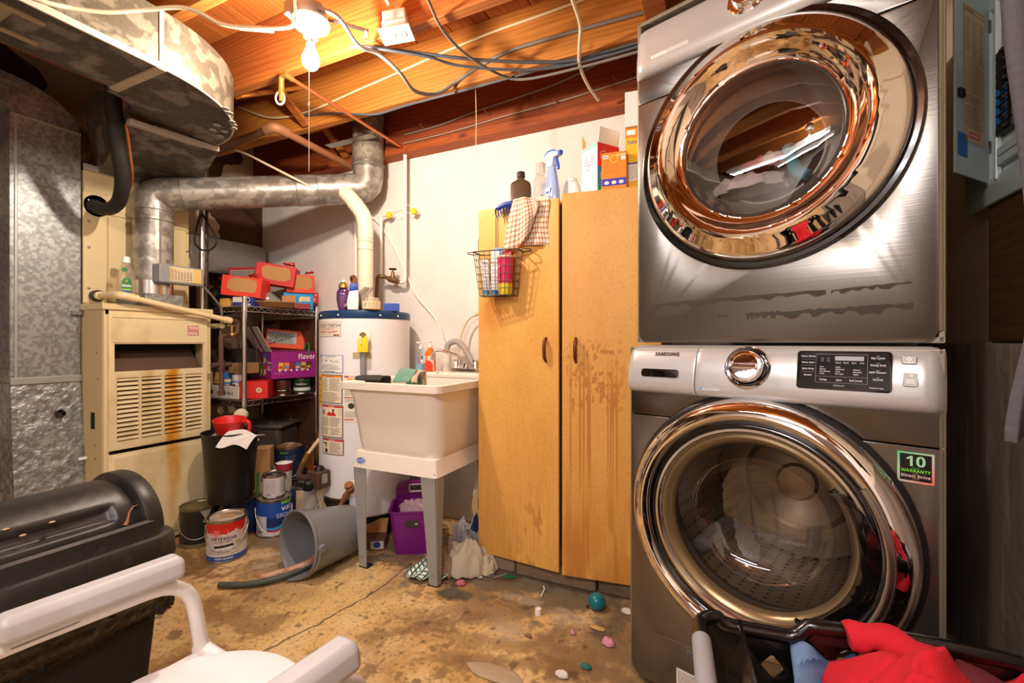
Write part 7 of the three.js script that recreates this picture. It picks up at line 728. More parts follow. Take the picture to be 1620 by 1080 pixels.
  { const b = thing('wire_basket', 'small wire mesh basket hanging on the left wardrobe door', 'basket', [-0.858, 1.19, zf(0.13) + 0.045], -A); const rod = (p, r = 0.0014) => sweep(p.map(q => V(...q)), r, 5); const W = (y) => lerp(0.074, 0.098, y / 0.185), D = (y) => lerp(0.03, 0.042, y / 0.185); const rimP = y => bend([[-W(y), y, D(y)], [W(y), y, D(y)], [W(y), y, -D(y)], [-W(y), y, -D(y)], [-W(y), y, D(y)]], 0.018);
    const q = M.iron; mesh('rim', [sweep(rimP(0.185), 0.003, 8)], mat({ color: 0x5a5048, metal: 0.7, rough: 0.4 }), b); const wm = mat({ color: 0x6a6056, metal: 0.7, rough: 0.4 });
    mesh('mesh_wires', [...[0.002, 0.032, 0.062, 0.092, 0.122, 0.152].map(y => sweep(rimP(y), 0.0013, 5)), ...Array.from({ length: 9 }, (_, i) => { const k = -1 + i / 4; return rod([[k * W(0.185), 0.185, D(0.185)], [k * W(0), 0.0, D(0)], [k * W(0), 0.0, -D(0)], [k * W(0.185), 0.185, -D(0.185)]]); }), ...[-0.5, 0, 0.5].map(k => rod([[-W(0.185), 0.185, k * D(0.185)], [-W(0), 0, k * D(0)], [W(0), 0, k * D(0)], [W(0.185), 0.185, k * D(0.185)]]))], wm, b).userData.kind = 'stuff';
    each('side_loop', [-1, 1].map(s => sweep(curve([[s * 0.098, 0.185, 0.02], [s * 0.13, 0.187, 0.024], [s * 0.142, 0.187, 0.0], [s * 0.13, 0.186, -0.022], [s * 0.098, 0.185, -0.02]], 20), 0.0022, 6)), wm, b); mesh('hanger', [rod([[-0.03, 0.187, -0.043], [-0.03, 0.385, -0.043], [-0.03, 0.392, -0.06]], 0.0022)], wm, b); }
  { const b = thing('pink_tub', 'pink and yellow plastic tub inside the wire basket', 'tub', [-0.825, 1.195, zf(0.165) + 0.045], 0.1); mesh('tub', lathe([[0.0001, 0.002], [0.024, 0.002], [0.027, 0.006], [0.036, 0.15], [0.038, 0.155], [0.035, 0.156], [0.0001, 0.15]], 32).scale(1, 1, 0.82), mat({ color: 0xe83a72, rough: 0.35 }), b); mesh('yellow_base', lathe([[0.0001, 0.001], [0.026, 0.001], [0.0283, 0.006], [0.0306, 0.045]], 32).scale(1, 1, 0.83), M.yellow, b); mesh('lid', lathe([[0.0001, 0.16], [0.037, 0.16], [0.039, 0.156], [0.038, 0.152]], 32).scale(1, 1, 0.82), mat({ color: 0xe8c8a0, rough: 0.4 }), b); decal('print', 0.02, 0.07, cv(64, 224, g => { g.fillStyle = '#e83a72'; g.fillRect(0, 0, 64, 224); text(g, 'SUPA', 4, 40, 22, '#f8c8d8'); lines(g, 4, 90, 50, 6, 18, 8, '#702038'); }), b, -0.02, 0.09, 0.0225, -0.6); }
  each; const tubeThing = (name, label, x, z, h, c, cap, rr) => { const b = thing(name, label, 'tube', [x, 1.195, z], 0.2); b.rotation.z = rr; mesh('tube', [ext(shape([[-0.016, 0.02], [0.016, 0.02], [0.019, h], [-0.019, h]]), 0.014, 0.004).translate(0, 0, -0.007)], mat({ color: c, rough: 0.3 }), b); mesh('cap', cyl(0.011, 0.012, 0.022, 0, 0.0, 0, 16), mat({ color: cap, rough: 0.4 }), b); };
  tubeThing('clear_tube', 'clear tube at the left inside the wire basket', -0.915, zf(0.07) + 0.05, 0.15, 0xd8d8d2, 0x4aa0c8, 0.06); tubeThing('white_tube', 'white squeeze tube in the middle of the wire basket', -0.88, zf(0.1) + 0.045, 0.185, 0xe8e8ea, 0x3a88c8, -0.04); tubeThing('blue_tipped_tube', 'blue and white tube at the back of the wire basket', -0.865, zf(0.12) + 0.03, 0.2, 0x6aa8d8, 0x2a68c0, 0.0); tubeThing('red_toothpaste', 'red toothpaste tube sticking up behind the pink tub', -0.82, zf(0.165) + 0.02, 0.205, 0xd42a24, 0xf0f0ee, 0.03); tubeThing('dark_blue_tube', 'dark blue tube between white tube and red toothpaste', -0.843, zf(0.14) + 0.02, 0.19, 0x1c3aa0, 0x1c3aa0, 0.0);
  { const b = thing('hair_clip', 'dark blue claw hair clip on the top edge of the left door', 'hair clip', [-0.83, 1.53, zf(0.155) + 0.014], 0.05); b.rotation.set(0, 0.05, 0.1, 'YXZ'); mesh('spine', sweep(curve([[-0.045, 0.038, 0], [-0.02, 0.047, 0.004], [0.02, 0.048, 0.004], [0.045, 0.04, 0]], 16), u => 0.008 + 0.004 * Math.sin(Math.PI * u), 10).scale(1, 1, 0.8), M.navy.clone(), b).material.color.set(0x1c3488); for (let i = 0; i < 8; i++) { const x = -0.044 + i * 0.0122; mesh('tooth', sweep(curve([[x, 0.042, 0.006], [x - 0.004, 0.026, 0.016], [x - 0.003, 0.01, 0.014], [x + 0.002, -0.004, 0.006]], 12), u => 0.0042 * (1 - 0.7 * u), 6), mat({ color: 0x1c3488, rough: 0.3 }), b); } }
  { const chk = cv(512, 512, g => { g.fillStyle = '#f2e8de'; g.fillRect(0, 0, 512, 512); for (let i = 0; i < 10; i++) { g.fillStyle = 'rgba(190,128,76,0.55)'; g.fillRect(i * 52 + 8, 0, 20, 512); g.fillRect(0, i * 52 + 8, 512, 20); } for (let i = 0; i < 10; i++) for (let j = 0; j < 10; j++) { g.fillStyle = 'rgba(160,96,48,0.6)'; g.fillRect(i * 52 + 8, j * 52 + 8, 20, 20); } }); const cm = mat({ map: chk, rough: 0.95, bumpMap: T.cloth, bumpScale: 0.001 });
    const b = thing('checked_cloth', 'white and tan checked cloth draped over the left wardrobe door', 'cloth', [-0.72, 1.39, zf(0.265) + 0.006], -A);
    mesh('cloth', sheet((u, v) => { const x = lerp(-0.04, 0.075, u) + 0.004 * Math.sin(v * 8); const y = lerp(0.215, 0.0, v); const over = v < 0.12 ? 1 : 0; return [x, over ? 0.203 - (v - 0.12) * 0.02 : y * 0.98 + 0.01 * (1 - u) * v, (over ? -0.03 * (0.12 - v) / 0.12 - 0.002 : 0.003) + 0.006 * Math.sin(u * 9 + v * 3) * v + 0.005]; }, 26, 30, 0.003), cm, b, { uv: 1 });
    mesh('folded_corner', sheet((u, v) => { const a = lerp(0.0, 1, u); const p0 = [lerp(-0.075, 0.02, a), 0.2 - 0.01 * Math.abs(a - 0.4)], p1 = [lerp(-0.12, 0.01, a) + 0.03 * Math.sin(a * 3) , lerp(-0.012, 0.12, a * a)]; return [lerp(p0[0], p1[0], v) + 0.02 * Math.sin(v * 3.1) * a, lerp(p0[1], p1[1], v), 0.014 + 0.014 * Math.sin(u * 3.14) + 0.01 * Math.sin(v * 3.14) + 0.004 * Math.sin(u * 14)]; }, 26, 26, 0.003), cm, b, { uv: 1 }); }
}
// ------------------------------------------------------------------ swing lid bin, chair, laundry basket
{
  const t = thing('swing_lid_bin', 'large black swing lid rubbish bin with dirty scratched lid beside the white chair', 'rubbish bin', [-1.475, 0, -0.44]); const W = 0.37, D = 0.56, H = 0.495; const loft = globalThis.__loft, R = globalThis.__ringAt;
  const grimy = mat({ map: T.grime, rough: 0.42, bumpMap: T.grain, bumpScale: 0.0008 });
  mesh('body', loft([R(W - 0.12, D - 0.12, 0.05, 0.002), R(W - 0.1, D - 0.1, 0.055, 0.0), R(W - 0.03, D - 0.03, 0.06, H - 0.03), R(W - 0.05, D - 0.05, 0.06, H - 0.03)]), M.blackMatte, t);
  const lid = new THREE.Group(); lid.name = 'lid'; t.add(lid);
  mesh('rim', loft([R(W - 0.06, D - 0.06, 0.06, H - 0.055), R(W + 0.006, D + 0.006, 0.065, H - 0.055), R(W + 0.012, D + 0.012, 0.066, H - 0.045), R(W + 0.008, D + 0.008, 0.066, H + 0.0), R(W - 0.004, D - 0.004, 0.062, H + 0.01), R(W - 0.03, D - 0.03, 0.055, H + 0.012), R(W - 0.036, D - 0.036, 0.053, H + 0.02), R(W - 0.04, D - 0.04, 0.05, H + 0.05), R(W - 0.052, D - 0.052, 0.046, H + 0.056), R(W - 0.07, D - 0.07, 0.04, H + 0.05)]), grimy, lid);
  const arch = (hw, h, y0) => { const p = []; for (let i = 0; i <= 28; i++) { const a = Math.PI * i / 28; p.push([hw * Math.cos(a), y0 + h * Math.sin(a)]); } return p; };
  each('end_arch', [-1, 1].map(s => ext(shape(arch(W / 2 - 0.02, 0.125, H + 0.03)), 0.026, 0.008).translate(0, 0, s * (D / 2 - 0.05) - 0.011)), grimy, lid);
  const fl = mesh('flap', sheet((u, v) => { const a = lerp(0.06, Math.PI - 0.06, u); const z = lerp(-D / 2 + 0.068, D / 2 - 0.068, v); const e = Math.min(v, 1 - v) * 2; const dip = 0.012 * smooth(0.12, 0.0, e); let k = 0; const q = Math.abs(v - 0.42) / 0.3; if (q < 1) k = 0.02 * Math.pow(1 - q * q, 0.3) * smooth(0.22, 0.12, Math.abs(a - 0.52)); return [(W / 2 - 0.05 - k) * Math.cos(a), H + 0.03 + (0.103 - dip - k) * Math.sin(a) * (1 + 0.06 * Math.sin(a)), z]; }, 60, 60, 0.004), grimy, lid);
  { const smear = mat({ color: 0x8a5a38, rough: 0.55 }); const P = (a_, z) => { const a = a_ - 0.32; return V((W / 2 - 0.047) * Math.cos(a), H + 0.032 + 0.104 * Math.sin(a) * (1 + 0.06 * Math.sin(a)), z); }; mesh('dried_spill', sweep([P(0.5, -0.175), P(0.62, -0.182), P(0.76, -0.188), P(0.86, -0.2), P(0.86, -0.215), P(0.8, -0.225)], u => 0.0022 + 0.004 * Math.pow(Math.abs(u - 0.5) * 2, 2), 8), smear, fl); mesh('dried_speck', [[1.0, -0.05], [1.1, 0.02], [0.9, 0.0], [0.7, 0.08], [0.45, -0.09], [1.2, 0.06]].map(([a, z]) => { const p = P(a, z); return ball(0.005, p.x, p.y, p.z, 1, 0.4, 1.2, 8); }), mat({ color: 0xb49a78, rough: 0.8 }), fl); fl.children[1].userData.kind = 'stuff'; }
  // black bag folded over the body below the rim
  { const n = 200, m = 24, base = R(W - 0.005, D - 0.005, 0.062, 0, 29); mesh('bag_overhang', sheet((u, v) => { const k = u * base.length, i = Math.floor(k) % base.length, j = (i + 1) % base.length, f = k - Math.floor(k); const x = lerp(base[i].x, base[j].x, f), z = lerp(base[i].z, base[j].z, f); const s = v; const drop = 0.13 + 0.05 * (fbm(Math.cos(u * 6.283) * 2 + 4, Math.sin(u * 6.283) * 2 + 4, 3, 3) - 0.4); const w = 0.034 * (fbm(Math.cos(u * 6.283) * 13 + 20, s * 5 + Math.sin(u * 6.283) * 13 + 20, 7, 4) - 0.42) * smooth(0, 0.2, s) + 0.008 * Math.sin(s * 3.14); const q = 1 - s * 0.035 + w * 4.5 * 0.9; return [x * q, H - 0.05 - drop * s, z * (1 - s * 0.02 + w * 2.4)]; }, n, m, 0.0012), mat({ color: 0x060607, rough: 0.16, bumpMap: galvBump, bumpScale: 0.014 }), t); }
}
{
  const t = thing('armchair', 'white tubular armchair with grey moulded arm pads and round white seat', 'chair', [-0.748, 0, -0.364], rad(-5.5)); const wt = mat({ color: 0xe9e6e4, rough: 0.35 }), pad = mat({ color: 0xbab6b3, rough: 0.42 });
  // local frame: -z is the chair's front
  const arm = s => { const x = s * 0.248; mesh('leg', pipe([[x, 0.53, 0.08], [x, 0.525, -0.17], [x + s * 0.004, 0.34, -0.2], [x + s * 0.012, 0.0, -0.215]], 0.0135, 0.07, 18), wt, t); mesh('leg', pipe([[x, 0.53, 0.0], [x, 0.528, 0.18], [x, 0.3, 0.21], [x + s * 0.01, 0.0, 0.24]], 0.0135, 0.06, 18), wt, t);
    const g = box(0.058, 0.042, 0.25, 0, 0, 0, 0.013, 6); const q = g.attributes.position; for (let i = 0; i < q.count; i++) { const z = q.getZ(i), y = q.getY(i); if (y > 0) q.setX(i, q.getX(i) * (1 - 0.35 * y / 0.02)); q.setY(i, y + 0.006 * Math.cos(z * 9)); } g.computeVertexNormals(); const pg = mergeVertices(new THREE.BufferGeometry().setAttribute('position', g.attributes.position.clone()), 1e-5); pg.computeVertexNormals(); mesh('arm_pad', clean(pg).translate(x, 0.556, -0.03), pad, t); mesh('foot', cyl(0.018, 0.016, 0.03, x + s * 0.012, 0, -0.215, 16), M.grey, t); };
  arm(-1); arm(1);
  mesh('front_rail', sweep([V(-0.258, 0.362, -0.2), V(0.258, 0.362, -0.2)], 0.0145, 16), wt, t); each('side_rail', [-1, 1].map(s => sweep([V(s * 0.252, 0.35, -0.2), V(s * 0.252, 0.35, 0.21)], 0.0125, 14)), wt, t);
  mesh('rail_cap', [ball(0.0175, -0.262, 0.362, -0.2), ball(0.0175, 0.268, 0.335, -0.2)].slice(0, 1), wt, t);
  const s = lathe([[0.0001, 0.0], [0.19, 0.0], [0.202, 0.006], [0.204, 0.014], [0.196, 0.024], [0.17, 0.03], [0.1, 0.032], [0.0001, 0.031]], 72).scale(0.95, 1, 0.95).translate(-0.028, 0.37, -0.055); mesh('seat', s, mat({ map: dataTex(256, 256, (u, v) => { const n = vnoise(u * 60, v * 60, 3), m = fbm(u * 4, v * 4, 9, 3); return n > 0.965 && m > 0.4 ? [176, 150, 120] : [238, 232, 230]; }), rough: 0.35 }), t);
  mesh('backrest', sheet((u, v) => [lerp(-0.2, 0.2, u), lerp(0.5, 0.78, v), 0.235 + 0.02 * v - 0.05 * Math.cos((u - 0.5) * 2.6)], 14, 10, 0.02), wt, t);
}
{ // laundry basket in front of the washer
  const t = thing('laundry_basket', 'black plastic laundry basket with grey end grips in front of the washer', 'laundry basket', [0.292, 0, -0.735], rad(6)); const w = 0.63, d = 0.42, H = 0.49, b = 0.035; const bm = mat({ color: 0x0c0b0c, rough: 0.22, clearcoat: 0.4, clearcoatRoughness: 0.2 });
  const topY = x => { const k = Math.abs(x) / (w / 2); return H + 0.03 * smooth(0.5, 0.45, k) * (0.55 + 0.45 * Math.cos(k * 2.2)) + 0.012 * smooth(0.8, 1, k) - 0.006; };
  const wall = (ww, long) => { const s = new THREE.Shape(); s.moveTo(-ww / 2 + b, 0.0); s.lineTo(ww / 2 - b, 0.0); for (let i = 0; i <= 48; i++) { const x = lerp(ww / 2, -ww / 2, i / 48); s.lineTo(x, long ? topY(x) : H + 0.006); } const dia = (cx, cy, r, rc = 0.35) => { const p = new THREE.Path(); const q = [[0, -r], [r * 0.95, 0], [0, r], [-r * 0.95, 0]]; for (let i = 0; i < 4; i++) { const A = q[i], B = q[(i + 1) % 4], Z = q[(i + 3) % 4]; const a = [lerp(A[0], Z[0], rc * 0.5), lerp(A[1], Z[1], rc * 0.5)], c = [lerp(A[0], B[0], rc * 0.5), lerp(A[1], B[1], rc * 0.5)]; if (!i) p.moveTo(cx + a[0], cy + a[1]); else p.lineTo(cx + a[0], cy + a[1]); p.quadraticCurveTo(cx + A[0], cy + A[1], cx + c[0], cy + c[1]); } p.closePath(); s.holes.push(p); };
    const n = long ? 5 : 3; for (let j = 0; j < 6; j++) for (let i = -n; i <= n; i++) { const cx = (i + (j % 2) * 0.5) * 0.056, cy = 0.118 + j * 0.062; if (j > 4 && Math.abs(cx) < 0.12) continue; if (long && Math.abs(cx) > ww / 2 - 0.075) continue; if (!long && Math.abs(cx) > ww / 2 - 0.07) continue; dia(cx, cy, 0.02); }
    if (long) s.holes.push(rrect(0.2, 0.05, 0.024, 0, H - 0.035, THREE.Path)); else { s.holes.push(rrect(0.16, 0.05, 0.02, 0, H - 0.05, THREE.Path)); } return ext(s, 0.004, 0.001, 8); };
  const tilt = b / H; mesh('side_wall', place(wall(w, true), 0, 0.004, -d / 2 + b, -tilt), bm, t); mesh('side_wall', place(wall(w, true), 0, 0.004, d / 2 - b, tilt), bm, t); mesh('end_wall', place(wall(d, false), -w / 2 + b, 0.004, 0, -tilt, -Math.PI / 2), bm, t); mesh('end_wall', place(wall(d, false), w / 2 - b, 0.004, 0, -tilt, Math.PI / 2).applyMatrix4(new THREE.Matrix4()), bm, t);
  mesh('floor', box(w - 2 * b, 0.005, d - 2 * b, 0, 0.006, 0, 0.002), bm, t);
  const rim = []; for (let i = 0; i <= 40; i++) { const x = lerp(-w / 2 + 0.04, w / 2 - 0.04, i / 40); rim.push(V(x, topY(x), -d / 2)); } const cor = (cx, cz, a0) => { for (let i = 1; i < 8; i++) { const a = a0 + i / 8 * Math.PI / 2; rim.push(V(cx + 0.04 * Math.cos(a), H + 0.006, cz + 0.04 * Math.sin(a))); } }; cor(w / 2 - 0.04, -d / 2 + 0.04, -Math.PI / 2); for (let i = 0; i <= 6; i++) rim.push(V(w / 2, H + 0.006, lerp(-d / 2 + 0.04, d / 2 - 0.04, i / 6))); cor(w / 2 - 0.04, d / 2 - 0.04, 0); for (let i = 0; i <= 40; i++) { const x = lerp(w / 2 - 0.04, -w / 2 + 0.04, i / 40); rim.push(V(x, topY(x), d / 2)); } cor(-w / 2 + 0.04, d / 2 - 0.04, Math.PI / 2); for (let i = 0; i <= 6; i++) rim.push(V(-w / 2, H + 0.006, lerp(d / 2 - 0.04, -d / 2 + 0.04, i / 6))); cor(-w / 2 + 0.04, -d / 2 + 0.04, Math.PI);
  mesh('rim', sweep(rim, 0.0125, 12, true), bm, t); each('grip', [-1, 1].map(s => sweep([V(s * w / 2, H + 0.006, -0.13), V(s * w / 2, H + 0.007, 0.13)], 0.0155, 18)), mat({ color: 0x9b9a9c, rough: 0.4 }), t);
  // laundry in it
  const fab = (c, k = 0.0012) => mat({ color: c, rough: 0.92, bumpMap: rep(T.cloth, 10), bumpScale: k * 0.3, sheen: 0.3 });
  const big = (name, label, pos, rx, rz, h, seed, col, ry = 0) => { const q = single(name, place(heap(rx, rz, h, seed, 5, 34, 96), 0, 0, 0, 0, ry), fab(col), label, 'clothing'); q.position.add(V(...pos)); return q; };
  const shirt = single('red_shirt', sheet((u, v) => { const x = lerp(0.14, 0.5, u), z = lerp(-0.945, -0.62, v); const e = 1 - Math.pow(Math.abs(2 * u - 1), 3), f = 1 - Math.pow(Math.abs(2 * v - 1), 3); const fold = 0.02 * Math.sin(u * 4 + v * 7) * v + 0.016 * Math.sin(u * 9 - v * 4) + 0.03 * (fbm(u * 3, v * 3, 5, 3) - 0.5); return [x + 0.03 * (fbm(u * 2 + 7, v * 2, 9, 2) - 0.5), 0.425 + 0.085 * Math.pow(Math.max(0, e * f), 0.7) + (fold * 1.5 + 0.03 * Math.pow(Math.abs(Math.sin(u * 5 + v * 4 + 3 * fbm(u * 2, v * 2, 3, 2))), 0.6) - 0.03 + 0.022 * Math.pow(1 - Math.abs(Math.sin(u * 9 + v * 5 + 4 * fbm(u * 2.5, v * 2.5, 8, 3))), 2) + 0.012 * Math.pow(1 - Math.abs(Math.sin(v * 13 - u * 7 + 5 * fbm(u * 3, v * 3, 18, 3))), 2)) * Math.sqrt(Math.max(0, e * f)) + 0.02 * (1 - u), z - 0.03 * u + 0.02 * Math.sin(u * 6)]; }, 90, 90, 0.004), fab(0xcc1626), 'red shirt heaped on top of the laundry in the black basket', 'clothing');
  mesh('rolled_sleeve', sweep(curve([[-0.135, 0.118, -0.125], [-0.09, 0.125, -0.13], [-0.04, 0.112, -0.115], [0.0, 0.098, -0.1], [0.045, 0.085, -0.1]], 28), u => 0.03 - 0.012 * Math.abs(u - 0.4) + 0.004 * Math.sin(u * 26), 14).scale(1, 0.75, 1), fab(0xd01a2a), shirt); mesh('printed_cuff', sweep(curve([[-0.01, 0.099, -0.092], [0.015, 0.094, -0.085], [0.035, 0.084, -0.08]], 12), 0.026, 14).scale(1, 0.85, 1), mat({ map: cv(128, 128, g => { g.fillStyle = '#b01a28'; g.fillRect(0, 0, 128, 128); g.fillStyle = '#5a1018'; for (let i = 0; i < 6; i++) g.fillRect(i * 22, 0, 9, 128); }), rough: 0.8 }), shirt, { uv: 1 });
  single('denim_shorts', sheet((u, v) => [lerp(0.105, 0.2, u), 0.475 - 0.12 * v + 0.01 * Math.sin(u * 8), -0.925 + 0.14 * v + 0.012 * Math.sin(v * 9 + u * 3)], 20, 24, 0.006), mat({ map: dataTex(128, 128, (u, v) => mix3([34, 54, 92], [112, 138, 172], smooth(0.45, 0.7, fbm(u * 9, v * 9, 4, 4)))), rough: 0.9 }), 'bleached blue denim sticking out left of the red shirt', 'clothing');
  single('grey_sock', heap(0.045, 0.05, 0.06, 61).translate(0.15, 0.39, -0.79), fab(0xb8b0a8), 'pale grey sock below the denim in the basket', 'sock');
  single('blue_jeans', heap(0.12, 0.1, 0.08, 63).translate(0.46, 0.38, -0.66), mat({ color: 0x5a6c88, rough: 0.9 }), 'faded blue jeans under the right side of the red shirt', 'clothing');
  single('laundry_pile', heap(0.22, 0.15, 0.4, 67, 5).translate(0.33, 0.012, -0.74), fab(0x4a3a44), 'dark mixed laundry filling the bottom of the black basket', 'clothing');
  const bl = mat({ color: 0x514f55, rough: 0.95, sheen: 0.6, bumpMap: T.cloth, bumpScale: 0.0016 });
  single('grey_towel', sheet((u, v) => { const y = lerp(1.86, 0.868 + 0.02 * u, v); return [lerp(0.338 + 0.03 * Math.pow(v, 1.5) - 0.024 * smooth(0.8, 1, v), 0.475, u) + 0.006 * Math.sin(v * 10), y, -0.846 + 0.1 * u + 0.022 * Math.sin(u * 16 + v * 2) + 0.006 * Math.sin(v * 14)]; }, 40, 60, 0.012), bl, 'grey fleece towel hanging at the right edge of the view', 'towel');
  single('clothes_rail', [sweep([V(0.28, 1.868, -0.866), V(0.655, 1.868, -0.73)], 0.006, 10), sweep([V(0.655, 1.868, -0.73), V(0.7, 1.868, -0.71)], 0.01, 10)], M.nickel, 'metal rail fixed to the right wall holding the grey towel', 'rail');
}
{ // breaker panel on the right wall
  const t = thing('breaker_panel', 'grey electrical breaker panel with its door open on the right wall', 'electrical panel', [0.665, 1.37, -1.535]); const gm = mat({ color: 0xc6d2d4, rough: 0.4, metal: 0.2 }); const L = g => g.translate(-0.665, -1.37, 1.62);
  mesh('cover', [L(box(0.012, 0.07, 0.62, 0.664, 1.41, -1.6, 0.004)), L(box(0.012, 0.09, 0.62, 0.664, 1.945, -1.6, 0.004)), L(box(0.012, 0.454, 0.14, 0.664, 1.6725, -1.84, 0.004)), L(box(0.012, 0.454, 0.1, 0.664, 1.6725, -1.34, 0.004)), L(box(0.03, 0.58, 0.6, 0.6845, 1.68, -1.6, 0.003))].slice(0, 5), gm, t);
  mesh('inner_edge', [L(box(0.014, 0.5, 0.014, 0.66, 1.68, -1.775, 0.004)), L(box(0.014, 0.5, 0.012, 0.66, 1.68, -1.73, 0.004))], gm, t);
  const door = mesh('door', L(place(box(0.006, 0.506, 0.196, 0, 0, -0.098, 0.003), 0.658, 1.686, -1.772, 0, rad(140.5), 0)), mat({ color: 0xb6c8ce, rough: 0.4, metal: 0.2 }), t);
  { const q = rad(140.5), ux = Math.sin(q) * -1, uz = Math.cos(q) * -1; const P = (s, y, o) => [0.658 + ux * s + Math.cos(q) * o - 0.665, y - 1.37, -1.772 + uz * s - Math.sin(q) * o + 1.62];
    for (const [s, y, w, h, nm, tex] of [[0.094, 1.702, 0.115, 0.355, 'wiring_label', cv(300, 926, (g, w2, h2) => { g.fillStyle = '#bda888'; g.fillRect(0, 0, w2, h2); g.fillStyle = '#4a4034'; g.fillRect(10, 8, 280, 4); g.fillRect(10, 40, 280, 4); lines(g, 14, 18, 150, 2, 12, 7, '#5a4e40'); lines(g, 14, 90, 80, 16, 14, 6, '#6a5e4e', 2); lines(g, 116, 90, 80, 20, 14, 6, '#6a5e4e', 3); lines(g, 216, 90, 76, 20, 14, 6, '#6a5e4e', 4); for (let i = 0; i < 10; i++) { g.fillStyle = '#5a5044'; g.fillRect(130, 400 + i * 18, 60, 3); g.fillRect(20, 410 + i * 18, 60, 2); g.fillRect(220, 410 + i * 18, 60, 2); } g.strokeStyle = '#4a4034'; g.lineWidth = 3; g.strokeRect(120, 390, 80, 190); lines(g, 14, 610, 270, 4, 14, 6, '#5a4e40', 5); lines(g, 14, 680, 270, 10, 16, 6, '#6a5e4e', 6); g.fillStyle = '#c02a20'; g.fillRect(70, 856, 160, 40); text(g, 'DANGER', 150, 886, 34, '#e8d8c4', 'bold', 'center'); })], [0.158, 1.51, 0.05, 0.06, 'blue_tape', cv(16, 16, g => { g.fillStyle = '#1769c0'; g.fillRect(0, 0, 16, 16); })]]) { const p = P(s, y, -0.004); mesh(nm, place(box(0.0008, h, w), p[0], p[1], p[2], 0, q), mat({ map: tex, rough: 0.6 }), door, { uv: 1 }).geometry; }
    const lt = P(0.172, 1.64, -0.006); mesh('latch', place(box(0.01, 0.022, 0.026, 0, 0, 0, 0.003), lt[0], lt[1], lt[2], 0, q), M.black, door); }
  each('hinge', [1.86, 1.53].map(y => L(box(0.01, 0.035, 0.016, 0.655, y, -1.768, 0.003))), M.nickel, t);
  for (let i = 0; i < 9; i++) { const br = mesh('breaker', L(box(0.02, 0.023, 0.075, 0.662, 1.75 - i * 0.0245, -1.685, 0.002)), M.black, t); mesh('toggle', L(place(box(0.014, 0.01, 0.018, 0, 0, 0, 0.002), 0.65, 1.75 - i * 0.0245, -1.675, 0, 0, 0.4)), M.rubber, br); if (i > 3 && i < 9 && i !== 8) mesh('blue_tape', L(box(0.001, 0.018, 0.05, 0.6515, 1.75 - i * 0.0245, -1.692)), mat({ color: 0x1769c0, rough: 0.6 }), br); }
  each('blank_plate', [1.5, 1.476].map(y => L(box(0.016, 0.02, 0.12, 0.662, y, -1.66, 0.001))), gm, t);
}
